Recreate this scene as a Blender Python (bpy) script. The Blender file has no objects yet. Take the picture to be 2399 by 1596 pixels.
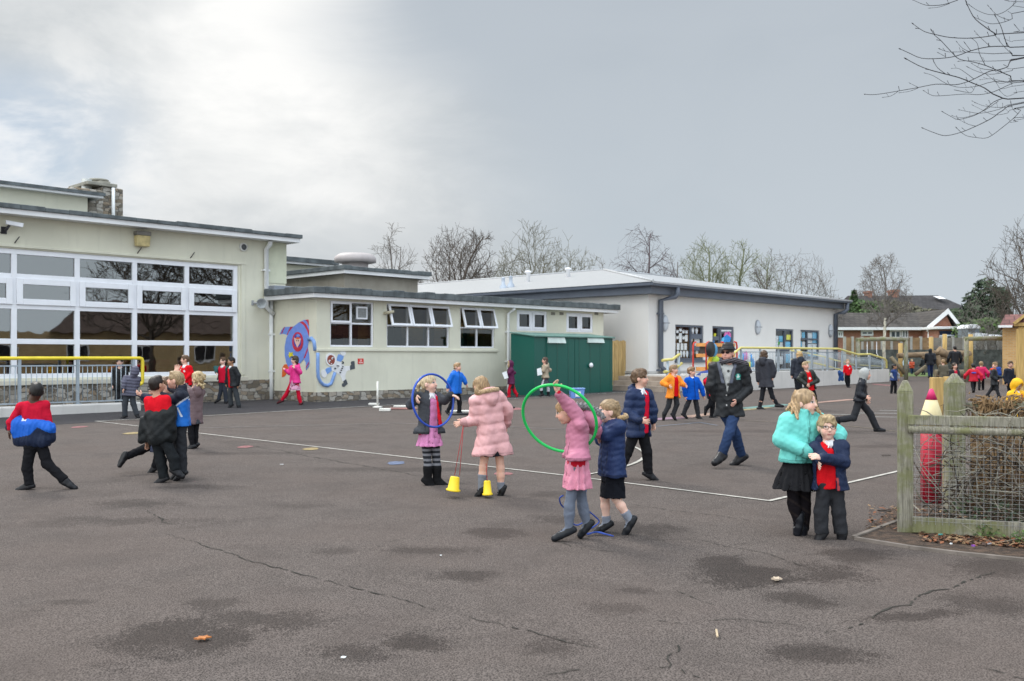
import bpy, bmesh, math, random
import numpy as np
from mathutils import Vector, Matrix
D = bpy.data
SC = bpy.context.scene
COL = SC.collection
# ---------------------------------------------------------------- camera model
F, CX, HY, H, SL = 2250.0, 1199.5, 835.0, 1.68, 0.009
def gz(y): return SL * max(y, -20.0)
def at(px, py, Y): return Vector(((px - CX) / F * Y, Y, H + (HY - py) / F * Y))
def gnd(px, py):
    Y = F * H / (py - HY + F * SL)
    return Vector(((px - CX) / F * Y, Y, SL * Y))
A0 = math.radians(43.7)
U = Vector((math.sin(A0), math.cos(A0), 0)); V = Vector((-math.cos(A0), math.sin(A0), 0))
ROT = math.atan2(U.y, U.x)
# ---------------------------------------------------------------- tagging
def tag(o, label=None, cat=None, group=None, kind=None):
    if label: o['label'] = label
    if cat: o['category'] = cat
    if group: o['group'] = group
    if kind: o['kind'] = kind
    return o
def empty(name, loc=(0, 0, 0), rz=0.0, label=None, cat=None, group=None):
    o = D.objects.new(name, None); COL.objects.link(o)
    o.location = loc; o.rotation_euler = (0, 0, rz); o.empty_display_size = .2
    return tag(o, label, cat, group)
def copy_tree(o, parent=None):
    c = o.copy(); COL.objects.link(c); c.parent = parent
    for ch in list(o.children): copy_tree(ch, c)
    return c
# ---------------------------------------------------------------- mesh builder
class MB:
    def __init__(s): s.bm = bmesh.new()
    def poly(s, pts, mi=0):
        try:
            f = s.bm.faces.new([s.bm.verts.new(p) for p in pts]); f.material_index = mi; return f
        except ValueError: return None
    def hexa(s, b, t, mi=0):            # bottom 4, top 4 (ccw from above)
        vb = [s.bm.verts.new(p) for p in b]; vt = [s.bm.verts.new(p) for p in t]
        fs = [s.bm.faces.new(vb[::-1]), s.bm.faces.new(vt)]
        n = len(b)
        for i in range(n): fs.append(s.bm.faces.new((vb[i], vb[(i + 1) % n], vt[(i + 1) % n], vt[i])))
        for f in fs: f.material_index = mi
        return vb + vt
    def box(s, x0, x1, y0, y1, z0, z1, mi=0):
        return s.hexa([(x0, y0, z0), (x1, y0, z0), (x1, y1, z0), (x0, y1, z0)], [(x0, y0, z1), (x1, y0, z1), (x1, y1, z1), (x0, y1, z1)], mi)
    def prism(s, pts, off, mi=0):       # extrude polygon by offset vector
        off = Vector(off); return s.hexa([Vector(p) for p in pts], [Vector(p) + off for p in pts], mi)
    def tube(s, pts, r, n=6, mi=0, cap=True):
        pts = [Vector(p) for p in pts]
        rs = r if isinstance(r, (list, tuple)) else [r] * len(pts)
        rings = []; side = None
        for i, p in enumerate(pts):
            d = (pts[min(i + 1, len(pts) - 1)] - pts[max(i - 1, 0)])
            if d.length < 1e-9: d = Vector((0, 0, 1))
            d.normalize()
            if side is None:
                side = d.cross(Vector((0, 0, 1)))
                if side.length < .05: side = d.cross(Vector((1, 0, 0)))
            side = side - d * side.dot(d)
            if side.length < 1e-6: side = d.orthogonal()
            side.normalize(); b = d.cross(side)
            rings.append([s.bm.verts.new(p + (side * math.cos(2 * math.pi * k / n) + b * math.sin(2 * math.pi * k / n)) * rs[i]) for k in range(n)])
        for a, b in zip(rings, rings[1:]):
            for k in range(n):
                f = s.bm.faces.new((a[k], a[(k + 1) % n], b[(k + 1) % n], b[k])); f.smooth = n > 4; f.material_index = mi
        if cap and n > 2:
            s.bm.faces.new(rings[0][::-1]).material_index = mi; s.bm.faces.new(rings[-1]).material_index = mi
    def lathe(s, prof, c=(0, 0, 0), n=20, mi=0, M=None):   # prof [(r,z)]
        c = Vector(c); rings = []
        for r, z in prof:
            ring = []
            for k in range(n):
                p = Vector((r * math.cos(2 * math.pi * k / n), r * math.sin(2 * math.pi * k / n), z))
                if M is not None: p = M @ p
                ring.append(s.bm.verts.new(c + p))
            rings.append(ring)
        for a, b in zip(rings, rings[1:]):
            for k in range(n):
                f = s.bm.faces.new((a[k], a[(k + 1) % n], b[(k + 1) % n], b[k])); f.smooth = True; f.material_index = mi
        s.bm.faces.new(rings[0][::-1]).material_index = mi; s.bm.faces.new(rings[-1]).material_index = mi
    def build(s, name, mats, parent=None, bevel=0, loc=None, rz=None, smooth=False, label=None, cat=None, group=None, kind=None):
        if not isinstance(mats, (list, tuple)): mats = [mats]
        bmesh.ops.recalc_face_normals(s.bm, faces=s.bm.faces)
        me = D.meshes.new(name); s.bm.to_mesh(me); s.bm.free()
        if smooth:
            for p in me.polygons: p.use_smooth = True
        for m in mats: me.materials.append(m)
        o = D.objects.new(name, me); COL.objects.link(o)
        if parent is not None: o.parent = parent
        if loc is not None: o.location = loc
        if rz is not None: o.rotation_euler = (0, 0, rz)
        if bevel:
            b = o.modifiers.new('bevel', 'BEVEL'); b.width = bevel; b.segments = 2; b.limit_method = 'ANGLE'; b.angle_limit = .6
        return tag(o, label, cat, group, kind)
# ---------------------------------------------------------------- materials
MATS = {}
def nt_new(name):
    m = D.materials.new(name); m.use_nodes = True
    nt = m.node_tree; nt.nodes.clear()
    out = nt.nodes.new('ShaderNodeOutputMaterial'); p = nt.nodes.new('ShaderNodeBsdfPrincipled')
    nt.links.new(p.outputs[0], out.inputs[0])
    return m, nt, p
class NB:
    def __init__(s, nt): s.nt = nt
    def n(s, t, **kw):
        nd = s.nt.nodes.new(t)
        for k, v in kw.items(): setattr(nd, k, v)
        return nd
    def link(s, a, b): s.nt.links.new(a, b)
    def inp(s, sock, v):
        if isinstance(v, bpy.types.NodeSocket): s.nt.links.new(v, sock)
        elif v is not None:
            if sock.type == 'RGBA' and len(v) == 3: v = (*v, 1)
            sock.default_value = v
    def math(s, op, a, b=None, c=None, clamp=False):
        nd = s.n('ShaderNodeMath', operation=op); nd.use_clamp = clamp
        s.inp(nd.inputs[0], a); s.inp(nd.inputs[1], b)
        if c is not None: s.inp(nd.inputs[2], c)
        return nd.outputs[0]
    def mix(s, f, a, b, bt='MIX'):
        nd = s.n('ShaderNodeMix', data_type='RGBA', blend_type=bt)
        s.inp(nd.inputs[0], f); s.inp(nd.inputs[6], a); s.inp(nd.inputs[7], b); return nd.outputs[2]
    def ramp(s, f, lo, hi):                 # smooth step
        nd = s.n('ShaderNodeMapRange', interpolation_type='SMOOTHSTEP'); s.inp(nd.inputs[0], f)
        nd.inputs[1].default_value = lo; nd.inputs[2].default_value = hi; return nd.outputs[0]
    def obj(s, scale=None):
        t = s.n('ShaderNodeTexCoord'); o = t.outputs['Object']
        if scale:
            m = s.n('ShaderNodeMapping'); s.link(o, m.inputs[0]); m.inputs['Scale'].default_value = scale; o = m.outputs[0]
        return o
    def noise(s, vec, scale, detail=3, rough=.55, dist=0):
        nd = s.n('ShaderNodeTexNoise'); s.inp(nd.inputs['Vector'], vec); nd.inputs['Scale'].default_value = scale
        nd.inputs['Detail'].default_value = detail; nd.inputs['Roughness'].default_value = rough; nd.inputs['Distortion'].default_value = dist
        return nd.outputs[0]
    def bump(s, h, strength, dist=.01, nrm=None):
        nd = s.n('ShaderNodeBump'); s.inp(nd.inputs['Height'], h); nd.inputs['Strength'].default_value = strength; nd.inputs['Distance'].default_value = dist
        if nrm: s.link(nrm, nd.inputs['Normal'])
        return nd.outputs[0]
    def facade(s):                          # (x+y, z) along walls of the local frame
        o = s.obj(); sp = s.n('ShaderNodeSeparateXYZ'); s.link(o, sp.inputs[0])
        c = s.n('ShaderNodeCombineXYZ'); s.link(s.math('ADD', sp.outputs[0], sp.outputs[1]), c.inputs[0]); s.link(sp.outputs[2], c.inputs[1])
        return c.outputs[0]
def M(name, col, rough=.7, var=.12, vs=2.5, bump=0, bs=60, spec=.4, metal=0, stain=0, scale=None):
    if name in MATS: return MATS[name]
    m, nt, p = nt_new(name); b = NB(nt)
    c = tuple(col)
    v = b.obj(scale)
    n = b.noise(v, vs, 4)
    lo = tuple(x * (1 - var) for x in c); hi = tuple(min(1, x * (1 + var)) for x in c)
    colr = b.mix(b.ramp(n, .3, .7), lo, hi)
    if stain:
        st = b.noise(b.obj((3, 3, .35)), 1.6, 5, .6)
        colr = b.mix(b.math('MULTIPLY', b.ramp(st, .52, .78), stain), colr, tuple(x * .55 for x in c))
    b.link(colr, p.inputs['Base Color'])
    p.inputs['Roughness'].default_value = rough; p.inputs['Metallic'].default_value = metal
    p.inputs['Specular IOR Level'].default_value = spec
    if bump: b.link(b.bump(b.noise(v, bs, 3), bump), p.inputs['Normal'])
    MATS[name] = m; return m
def srgb(r, g, b):
    f = lambda c: (c / 255 / 12.92) if c / 255 <= .04045 else ((c / 255 + .055) / 1.055) ** 2.4
    return (f(r), f(g), f(b))
# ================================================================ camera, sun, sky
cam = D.cameras.new('camera'); camo = D.objects.new('camera', cam); COL.objects.link(camo); SC.camera = camo
camo.location = (0, 0, H); camo.rotation_euler = (math.pi / 2, 0, 0)
cam.sensor_width = 36; cam.lens = F / 2399 * 36; cam.shift_y = (HY - 797.5) / 2399; cam.clip_end = 3000; cam.clip_start = .1
cam.dof.use_dof = True; cam.dof.focus_distance = 10.5; cam.dof.aperture_fstop = 4.0
sun = D.lights.new('sun', 'SUN'); so = D.objects.new('sun', sun); COL.objects.link(so)
SUN_EL, SUN_AZ = math.radians(48), math.radians(-38)     # azimuth clockwise from the view axis
so.rotation_euler = (math.pi / 2 - SUN_EL, 0, math.pi - SUN_AZ)
sun.energy = 2.0; sun.angle = math.radians(14); sun.color = (1, .96, .9)
SC.view_settings.view_transform = 'Standard'; SC.view_settings.look = 'None'; SC.view_settings.exposure = 0.0
w = D.worlds.new('World'); SC.world = w; w.use_nodes = True
nt = w.node_tree; nt.nodes.clear(); b = NB(nt)
wo = b.n('ShaderNodeOutputWorld'); bg = b.n('ShaderNodeBackground')
sky = b.n('ShaderNodeTexSky', sky_type='NISHITA'); sky.sun_disc = False; sky.sun_elevation = SUN_EL; sky.sun_rotation = SUN_AZ
tc = b.n('ShaderNodeTexCoord'); dv = tc.outputs['Generated']
sp = b.n('ShaderNodeSeparateXYZ'); b.link(dv, sp.inputs[0])
az = b.math('ARCTAN2', sp.outputs[0], sp.outputs[1]); el = b.math('ARCSINE', sp.outputs[2])
# cloud field: soft billows stretched along the horizon, warped by coarser noise
mp = b.n('ShaderNodeMapping'); b.link(dv, mp.inputs[0]); mp.inputs['Scale'].default_value = (1, 1, 2.2)
n1 = b.noise(mp.outputs[0], 2.3, 6, .55, .6); n2 = b.noise(mp.outputs[0], 6.0, 6, .6, .3); n0 = b.noise(mp.outputs[0], 1.1, 3, .5)
# the bright torn cloud left of a slanting edge, the even grey sheet right of it
edge = b.math('ADD', b.math('ADD', az, b.math('MULTIPLY', el, .55)), b.math('MULTIPLY', b.math('SUBTRACT', n1, .5), .34))
bright = b.math('SUBTRACT', 1.0, b.ramp(edge, -.05, .17), clamp=True)
core = b.math('MULTIPLY', b.ramp(el, .04, .30), b.math('SUBTRACT', 1.0, b.ramp(b.math('ABSOLUTE', b.math('ADD', az, .24)), .02, .24), clamp=True))
grey = b.mix(b.ramp(el, 0, .40), (.53, .60, .655), (.395, .45, .515))
grey = b.mix(b.math('MULTIPLY', b.ramp(b.math('ADD', b.math('MULTIPLY', n0, .6), b.math('MULTIPLY', n1, .4)), .38, .62), .5), grey, (.60, .65, .70))
lum = b.math('ADD', b.math('MULTIPLY', b.ramp(n2, .38, .68), .30), b.math('MULTIPLY', b.ramp(n1, .38, .66), .36))
white = b.mix(b.math('ADD', lum, b.math('MULTIPLY', core, .62), clamp=True), (.55, .59, .62), (1.0, 1.0, .985))
cloud = b.mix(bright, grey, white)
# a gap of blue low at the left
gap = b.math('MULTIPLY', b.math('SUBTRACT', 1.0, b.ramp(az, -.46, -.32), clamp=True), b.math('SUBTRACT', 1.0, b.ramp(b.math('ABSOLUTE', b.math('SUBTRACT', el, .195)), .02, .10), clamp=True))
gap = b.math('MULTIPLY', gap, b.ramp(b.math('ADD', b.math('MULTIPLY', n2, .7), b.math('MULTIPLY', n1, .3)), .66, .44), clamp=True)
skc = b.n('ShaderNodeMix', data_type='RGBA', blend_type='MULTIPLY'); skc.inputs[0].default_value = 1
b.link(sky.outputs[0], skc.inputs[6]); skc.inputs[7].default_value = (.10, .10, .10, 1)
puff = b.math('MULTIPLY', b.math('SUBTRACT', 1.0, b.ramp(az, -.48, -.30), clamp=True), b.math('MULTIPLY', b.ramp(b.math('ADD', n2, b.math('MULTIPLY', el, -.9)), .26, .40), b.ramp(el, .30, .20)))
cloud = b.mix(b.math('MULTIPLY', puff, .8), cloud, (1.0, 1.0, 1.0))
blue = b.mix(.6, skc.outputs[2], (.40, .53, .68))
cloud = b.mix(b.math('MULTIPLY', gap, .7), cloud, blue)
# an overcast sky is brightest overhead; unseen sky behind the viewer is boosted as frontal fill
up = b.math('MULTIPLY_ADD', b.ramp(el, .36, 1.1), 1.0, 1.0)
back = b.math('MULTIPLY_ADD', b.ramp(b.math('ABSOLUTE', az), .75, 2.0), 1.7, 1.0)
fac = b.math('MULTIPLY', up, back)
mul = b.n('ShaderNodeVectorMath', operation='SCALE'); b.link(cloud, mul.inputs[0]); b.link(fac, mul.inputs['Scale'])
b.link(mul.outputs[0], bg.inputs[0]); bg.inputs[1].default_value = 1.0
b.link(bg.outputs[0], wo.inputs[0])

# ================================================================ ground
def grid_sheet(name, pts, dz, mat, label=None, kind='structure'):
    mb = MB(); mb.poly([(p[0], p[1], gz(p[1]) + dz) for p in pts])
    return mb.build(name, mat, kind=kind, label=label)
def asphalt(name, base, patches, dark=.5, gain=1.0):
    m, nt, p = nt_new(name); b = NB(nt)
    g = b.n('ShaderNodeNewGeometry').outputs['Position']
    fine = b.noise(g, 150, 2, .7); mid = b.noise(g, 26, 4, .65); big = b.noise(g, .45, 5, .6); med = b.noise(g, 1.7, 5, .65, .4)
    vor = b.n('ShaderNodeTexVoronoi'); b.link(g, vor.inputs[0]); vor.inputs['Scale'].default_value = 95
    grit = b.math('ADD', b.math('MULTIPLY', fine, .5), b.math('MULTIPLY', vor.outputs['Distance'], .7))
    c = b.mix(b.ramp(grit, .28, .78), tuple(x * .22 for x in base), tuple(x * 1.8 for x in base)); c = b.mix(b.math('MULTIPLY', b.ramp(b.noise(g, 55, 2, .8), .62, .70), .45), c, tuple(x * 2.6 for x in base))
    c = b.mix(b.math('MULTIPLY', b.ramp(mid, .62, .72), .35), c, tuple(x * 1.9 for x in base))
    c = b.mix(b.math('MULTIPLY', b.ramp(med, .42, .68), .30), c, tuple(x * .62 for x in base))
    c = b.mix(b.math('MULTIPLY', b.ramp(big, .40, .66), .28), c, tuple(x * y for x, y in zip(base, (1.42, 1.30, 1.24))))
    # damp hollows, each a world-space patch with a frayed edge
    sp = b.n('ShaderNodeSeparateXYZ'); b.link(g, sp.inputs[0])
    wob = b.math('MULTIPLY', b.math('SUBTRACT', b.math('ADD', b.math('MULTIPLY', b.noise(g, 2.2, 6, .7, .6), .66), b.math('MULTIPLY', b.noise(g, 22, 5, .8), .34)), .5), 3.9)
    wet = None
    for (x, y, rx, ry, rot, s) in patches:
        ca, sa = math.cos(rot), math.sin(rot)
        dx = b.math('SUBTRACT', sp.outputs[0], x); dy = b.math('SUBTRACT', sp.outputs[1], y)
        ex = b.math('DIVIDE', b.math('ADD', b.math('MULTIPLY', dx, ca), b.math('MULTIPLY', dy, sa)), rx)
        ey = b.math('DIVIDE', b.math('SUBTRACT', b.math('MULTIPLY', dy, ca), b.math('MULTIPLY', dx, sa)), ry)
        q = b.math('SQRT', b.math('ADD', b.math('MULTIPLY', ex, ex), b.math('MULTIPLY', ey, ey)))
        k = b.math('MULTIPLY', b.ramp(b.math('ADD', b.math('ADD', q, wob), b.math('MULTIPLY', b.math('SUBTRACT', grit, .5), 1.1)), 1.12, .62), s)
        wet = k if wet is None else b.math('MAXIMUM', wet, k)
    if wet is not None:
        c = b.mix(wet, c, b.mix(1.0, c, (.42, .40, .39), 'MULTIPLY'))
        b.link(b.math('MULTIPLY_ADD', wet, -.25, .9), p.inputs['Roughness'])
    else: p.inputs['Roughness'].default_value = .9
    b.link(c, p.inputs['Base Color']); p.inputs['Specular IOR Level'].default_value = .12
    b.link(b.bump(grit, .7, .008), p.inputs['Normal'])
    return m
def patch(px, py, wpx, hpx, s=.9, rot=0):
    c = gnd(px, py); c2 = gnd(px + wpx / 2, py); c3 = gnd(px, py - hpx / 2); c4 = gnd(px, py + hpx / 2)
    return (c.x, c.y, abs(c2.x - c.x), max(.06, abs(c3.y - c4.y) / 2), rot, s)
PATCH = [patch(430, 1495, 470, 120, 1), patch(620, 1450, 330, 60, .8), patch(505, 1415, 150, 35, .7), patch(830, 1530, 250, 60, .85), patch(960, 1500, 240, 60, .9),
         patch(1780, 1350, 380, 70, .95), patch(1690, 1322, 160, 60, .9), patch(1930, 1345, 240, 70, .85), patch(1870, 1400, 190, 60, .8), patch(2010, 1300, 240, 40, .8),
         patch(1920, 1535, 280, 60, .8), patch(2170, 1440, 420, 24, .75, .30), patch(2330, 1330, 380, 60, .6), patch(2330, 1420, 260, 80, .6), patch(1310, 1520, 190, 50, .7),
         patch(1100, 1350, 220, 34, .8), patch(990, 1290, 260, 26, .7), patch(1160, 1250, 160, 34, .75), patch(1480, 1240, 260, 50, .75), patch(1330, 1215, 220, 30, .6), patch(780, 1290, 140, 22, .6),
         patch(280, 1220, 520, 24, .6), patch(320, 1180, 300, 26, .7), patch(120, 1225, 260, 26, .5), patch(480, 1140, 220, 14, .6), patch(700, 1185, 240, 16, .5),
         patch(560, 1062, 700, 10, .5), patch(960, 1100, 560, 14, .55), patch(700, 1035, 400, 7, .4), patch(1290, 1160, 160, 20, .6), patch(1700, 1010, 500, 8, .35), patch(2080, 1045, 260, 10, .5),
         patch(1450, 1425, 200, 34, .5), patch(1500, 1385, 120, 20, .6), patch(170, 1410, 160, 20, .6), patch(2060, 1250, 260, 20, .4)]
ASPH = asphalt('asphalt', (.081, .068, .0615), PATCH)
DARKA = asphalt('dark_asphalt', (.046, .043, .0445), [])
mb = MB()
ys = [-20, 0, 20, 60, 140, 600]
for y0, y1 in zip(ys, ys[1:]): mb.poly([(-600, y0, gz(y0)), (600, y0, gz(y0)), (600, y1, gz(y1)), (-600, y1, gz(y1))])
mb.build('ground', ASPH, kind='structure', label='worn grey asphalt playground with damp patches')
q = lambda *pp: [gnd(*p) for p in pp]
# newer dark tarmac along the buildings
grid_sheet('tarmac_strip', q((-90, 1010), (224, 989), (329, 980), (875, 952), (1188, 935), (1500, 917), (1500, 897), (1180, 900), (740, 922), (560, 935), (330, 940), (-90, 950)), .004, DARKA, 'dark newer tarmac strip along the school walls')
WHITE_P = M('worn_white_paint', (.40, .38, .34), .8, .22, 9, .2, 120)
def stripe(pts, w, dz=.008):
    mb = MB()
    for a, c in zip(pts, pts[1:]):
        a = Vector(a); c = Vector(c); d = (c - a); d.z = 0; L = d.length; d.normalize(); s = Vector((-d.y, d.x, 0)) * w / 2
        n = max(1, int(L / 1.5)); e = d * w * .3
        P = [a - e + (c + e - (a - e)) * i / n for i in range(n + 1)]
        for i in range(n):
            p0, p1 = P[i], P[i + 1]
            f = lambda v: (v.x, v.y, gz(v.y) + dz)
            mb.poly([f(p0 - s), f(p1 - s), f(p1 + s), f(p0 + s)])
    return mb
def seg(*pp): return [gnd(*p) for p in pp]
stripe(seg((224, 987), (467, 975), (875, 951), (1188, 934.5), (1500, 917)), .075).build('court_line', WHITE_P, kind='structure', label='white painted line beside the dark tarmac')
stripe(seg((224, 987), (758, 1049), (1313, 1113), (1802, 1174)), .055).build('court_line', WHITE_P, kind='structure', label='long white court line across the playground')
stripe(seg((1802, 1174.6), (2125, 1100)), .055, .0095).build('court_line', WHITE_P, kind='structure', label='white line running to the wooden fence')
stripe(seg((470, 1003), (920, 992), (1107, 996), (1330, 1007)), .05).build('court_line', M('faded_white_paint', (.16, .15, .145), .85, .3, 9), kind='structure', label='faded white line in the middle of the playground')
cc = Vector((-2.23, 15.59, 0)); arc = [Vector((cc.x + 4.34 * math.cos(math.radians(t)), cc.y + 4.34 * math.sin(math.radians(t)), 0)) for t in range(-44, 22, 4)]
stripe(arc, .055, .012).build('court_line', WHITE_P, kind='structure', label='white curved court line near the boy in the navy jacket')
stripe(seg((1530, 1000), (1640, 990), (1680, 997)), .05).build('court_line', M('pale_blue_paint', (.16, .19, .23), .85, .2, 9), kind='structure', label='faded pale line behind the man')
stripe(seg((1730, 985), (1960, 995), (2110, 1012)), .05).build('court_line', M('faded_yellow_paint', (.17, .14, .095), .85, .3, 9), kind='structure', label='faded yellowish line beyond the turquoise girl')
def blob(px, py, wpx, hpx, col, lab, n=18, seed=1):
    r = random.Random(seed + px); c = gnd(px, py); e = gnd(px + wpx / 2, py); f1 = gnd(px, py - hpx / 2); f2 = gnd(px, py + hpx / 2)
    rx, ry = e.x - c.x, (f1.y - f2.y) / 2
    mb = MB(); mb.poly([(c.x + rx * math.cos(t) * k, c.y + ry * math.sin(t) * k, gz(c.y + ry * math.sin(t) * k) + .006) for t, k in [(2 * math.pi * i / n, r.uniform(.85, 1.1)) for i in range(n)]])
    col = tuple(.45 * c + .035 for c in col); mb.build('paint_spot', M('spot_%s' % lab.split()[0], col, .85, .35, 14), kind='structure', label=lab)
blob(186, 1000.5, 32, 5, (.42, .13, .13), 'red painted spot on the tarmac')
blob(312, 1015, 40, 6, (.5, .36, .12), 'yellow painted spot behind the two boys')
blob(575, 1047, 34, 6, (.30, .12, .11), 'red painted spot on the asphalt')
blob(727, 1052, 36, 6, (.42, .31, .11), 'yellow painted spot on the asphalt')
blob(928, 1085, 42, 8, (.14, .20, .36), 'blue painted spot on the asphalt')
blob(1180, 1110, 46, 8, (.36, .15, .14), 'red painted spot by the pink coat')
blob(1205, 958, 40, 6, (.30, .10, .10), 'red painted spot near the shed')
blob(2065, 901.5, 26, 4, (.55, .05, .08), 'red painted patch by the ramp wall')
def band(pts, w, col, lab):
    col = tuple(.5 * c + .04 for c in col); stripe(seg(*pts), w, .008).build('painted_band', M('band_' + lab.split()[0], col, .85, .22, 7), kind='structure', label=lab)
band([(1530, 983), (1600, 978)], .42, (.44, .25, .36), 'pink end of the painted rainbow track')
band([(1600, 978), (1700, 966)], .42, (.48, .29, .20), 'orange stretch of the painted rainbow track')
band([(1737, 961), (1800, 955)], .25, (.50, .38, .16), 'yellow stretch of the painted rainbow track')
band([(1745, 957), (1840, 948)], .45, (.17, .36, .32), 'teal stretch of the painted rainbow track')
band([(1885, 946), (1995, 936)], .35, (.52, .30, .22), 'peach stretch of the painted rainbow track')
for i, (x, y, wd) in enumerate([(1975, 971, 70), (2055, 968, 90), (2090, 962, 50), (2080, 977, 60)]):
    band([(x - wd / 2, y), (x + wd / 2, y + .8)], .16, (.40, .40, .36), ['white', 'ivory', 'cream', 'chalky'][i] + ' painted marking on the asphalt beyond the gatepost')
# cracks
CRK = M('crack_dirt', (.030, .028, .022), .95, .5, 20)
crk = MB(); rr = random.Random(5)
def crack(pts, w0=.012):
    w0 *= .45
    P = seg(*pts); out = []
    for a, c in zip(P, P[1:]):
        n = max(2, int((c - a).length / .05))
        for i in range(n): out.append(a + (c - a) * i / n)
    out.append(P[-1])
    prev = None; off = 0.0
    for i, p in enumerate(out):
        off = off * .8 + rr.gauss(0, .012); t = (out[min(i + 1, len(out) - 1)] - out[max(0, i - 1)]); s = Vector((-t.y, t.x, 0)).normalized()
        c = p + s * off; ww = w0 * rr.uniform(.25, 1.2) * min(1, .3 + 4 * min(i, len(out) - 1 - i) / len(out))
        cur = (c - s * ww, c + s * ww)
        if prev and rr.random() > .2:
            f = lambda v: (v.x, v.y, gz(v.y) + .005)
            crk.poly([f(prev[0]), f(cur[0]), f(cur[1]), f(prev[1])])
        prev = cur
crack([(350, 1196), (375, 1225), (440, 1233)], .016); crack([(390, 1252), (520, 1294), (600, 1315), (700, 1340), (840, 1380), (950, 1402), (1020, 1433)], .017)
crack([(1085, 1438), (1130, 1457), (1230, 1478), (1330, 1506), (1420, 1518)], .014); crack([(1500, 1457), (1620, 1460), (1720, 1452), (1830, 1459), (1900, 1473)], .012)
crack([(1600, 1492), (1585, 1520), (1565, 1530), (1572, 1565), (1510, 1575)], .016); crack([(1572, 1565), (1640, 1590), (1680, 1605)], .013); crack([(1580, 1385), (1640, 1404), (1680, 1418)], .01)
crack([(1930, 1485), (2000, 1470), (2060, 1440), (2130, 1418), (2160, 1395), (2240, 1370), (2330, 1340)], .022); crack([(1560, 1262), (1640, 1266), (1700, 1280), (1800, 1300), (1860, 1320), (1930, 1333)], .01)
crack([(1700, 1277), (1800, 1268), (1900, 1267)], .008); crack([(1290, 1262), (1340, 1280), (1400, 1288), (1470, 1297)], .01); crack([(1470, 1180), (1560, 1195), (1680, 1207), (1770, 1222)], .015)
crack([(2300, 1565), (2350, 1580), (2420, 1600)], .012); crack([(0, 1438), (90, 1430), (180, 1398)], .008); crack([(860, 1290), (920, 1270), (1010, 1255)], .007)
crack([(470, 1030), (600, 1046), (760, 1075), (960, 1110), (1180, 1150)], .02); crack([(1260, 1590), (1330, 1570), (1400, 1562)], .012)
crk.build('asphalt_cracks', CRK, kind='structure', label='thin dirt-filled cracks in the asphalt')
# ================================================================ wall-plane helper
class Wall:
    """a vertical plane through the local frame of a root: y = depth; pixel -> (s, z)"""
    def __init__(s, root, y=0.0, side=False, x=0.0):
        s.o = Vector((root[0], root[1], 0)); s.side = side
        s.p = s.o + (U * x if side else V * y); s.d = V if side else U; s.base = 0.0
    def sz(s, px, py):
        k = (px - CX) / F          # X = k Y
        t = (k * s.p.y - s.p.x) / (s.d.x - k * s.d.y)
        Y = s.p.y + s.d.y * t
        return t, H + (HY - py) / F * Y
    def s(s_, px): return s_.sz(px, 800)[0]
def walled(mb, W, x0, x1, z0, z1, opens, y=0.0, rev=.12, mi=0):
    """front skin of a facade at depth y with openings (x0,x1,z0,z1) and their reveals"""
    xs = sorted(set([x0, x1] + [v for o in opens for v in o[:2]])); zs = sorted(set([z0, z1] + [v for o in opens for v in o[2:4]]))
    for a, c in zip(xs, xs[1:]):
        for e, f in zip(zs, zs[1:]):
            mx, mz = (a + c) / 2, (e + f) / 2
            if mx < x0 or mx > x1 or mz < z0 or mz > z1: continue
            if any(o[0] < mx < o[1] and o[2] < mz < o[3] for o in opens): continue
            mb.poly([(a, y, e), (c, y, e), (c, y, f), (a, y, f)], mi)
    for o in opens:
        a, c, e, f = o[:4]; y2 = y + rev
        mb.poly([(a, y, e), (a, y2, e), (a, y2, f), (a, y, f)], mi); mb.poly([(c, y, e), (c, y2, e), (c, y2, f), (c, y, f)], mi)
        mb.poly([(a, y, e), (c, y, e), (c, y2, e), (a, y2, e)], mi); mb.poly([(a, y, f), (c, y, f), (c, y2, f), (a, y2, f)], mi)
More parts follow.
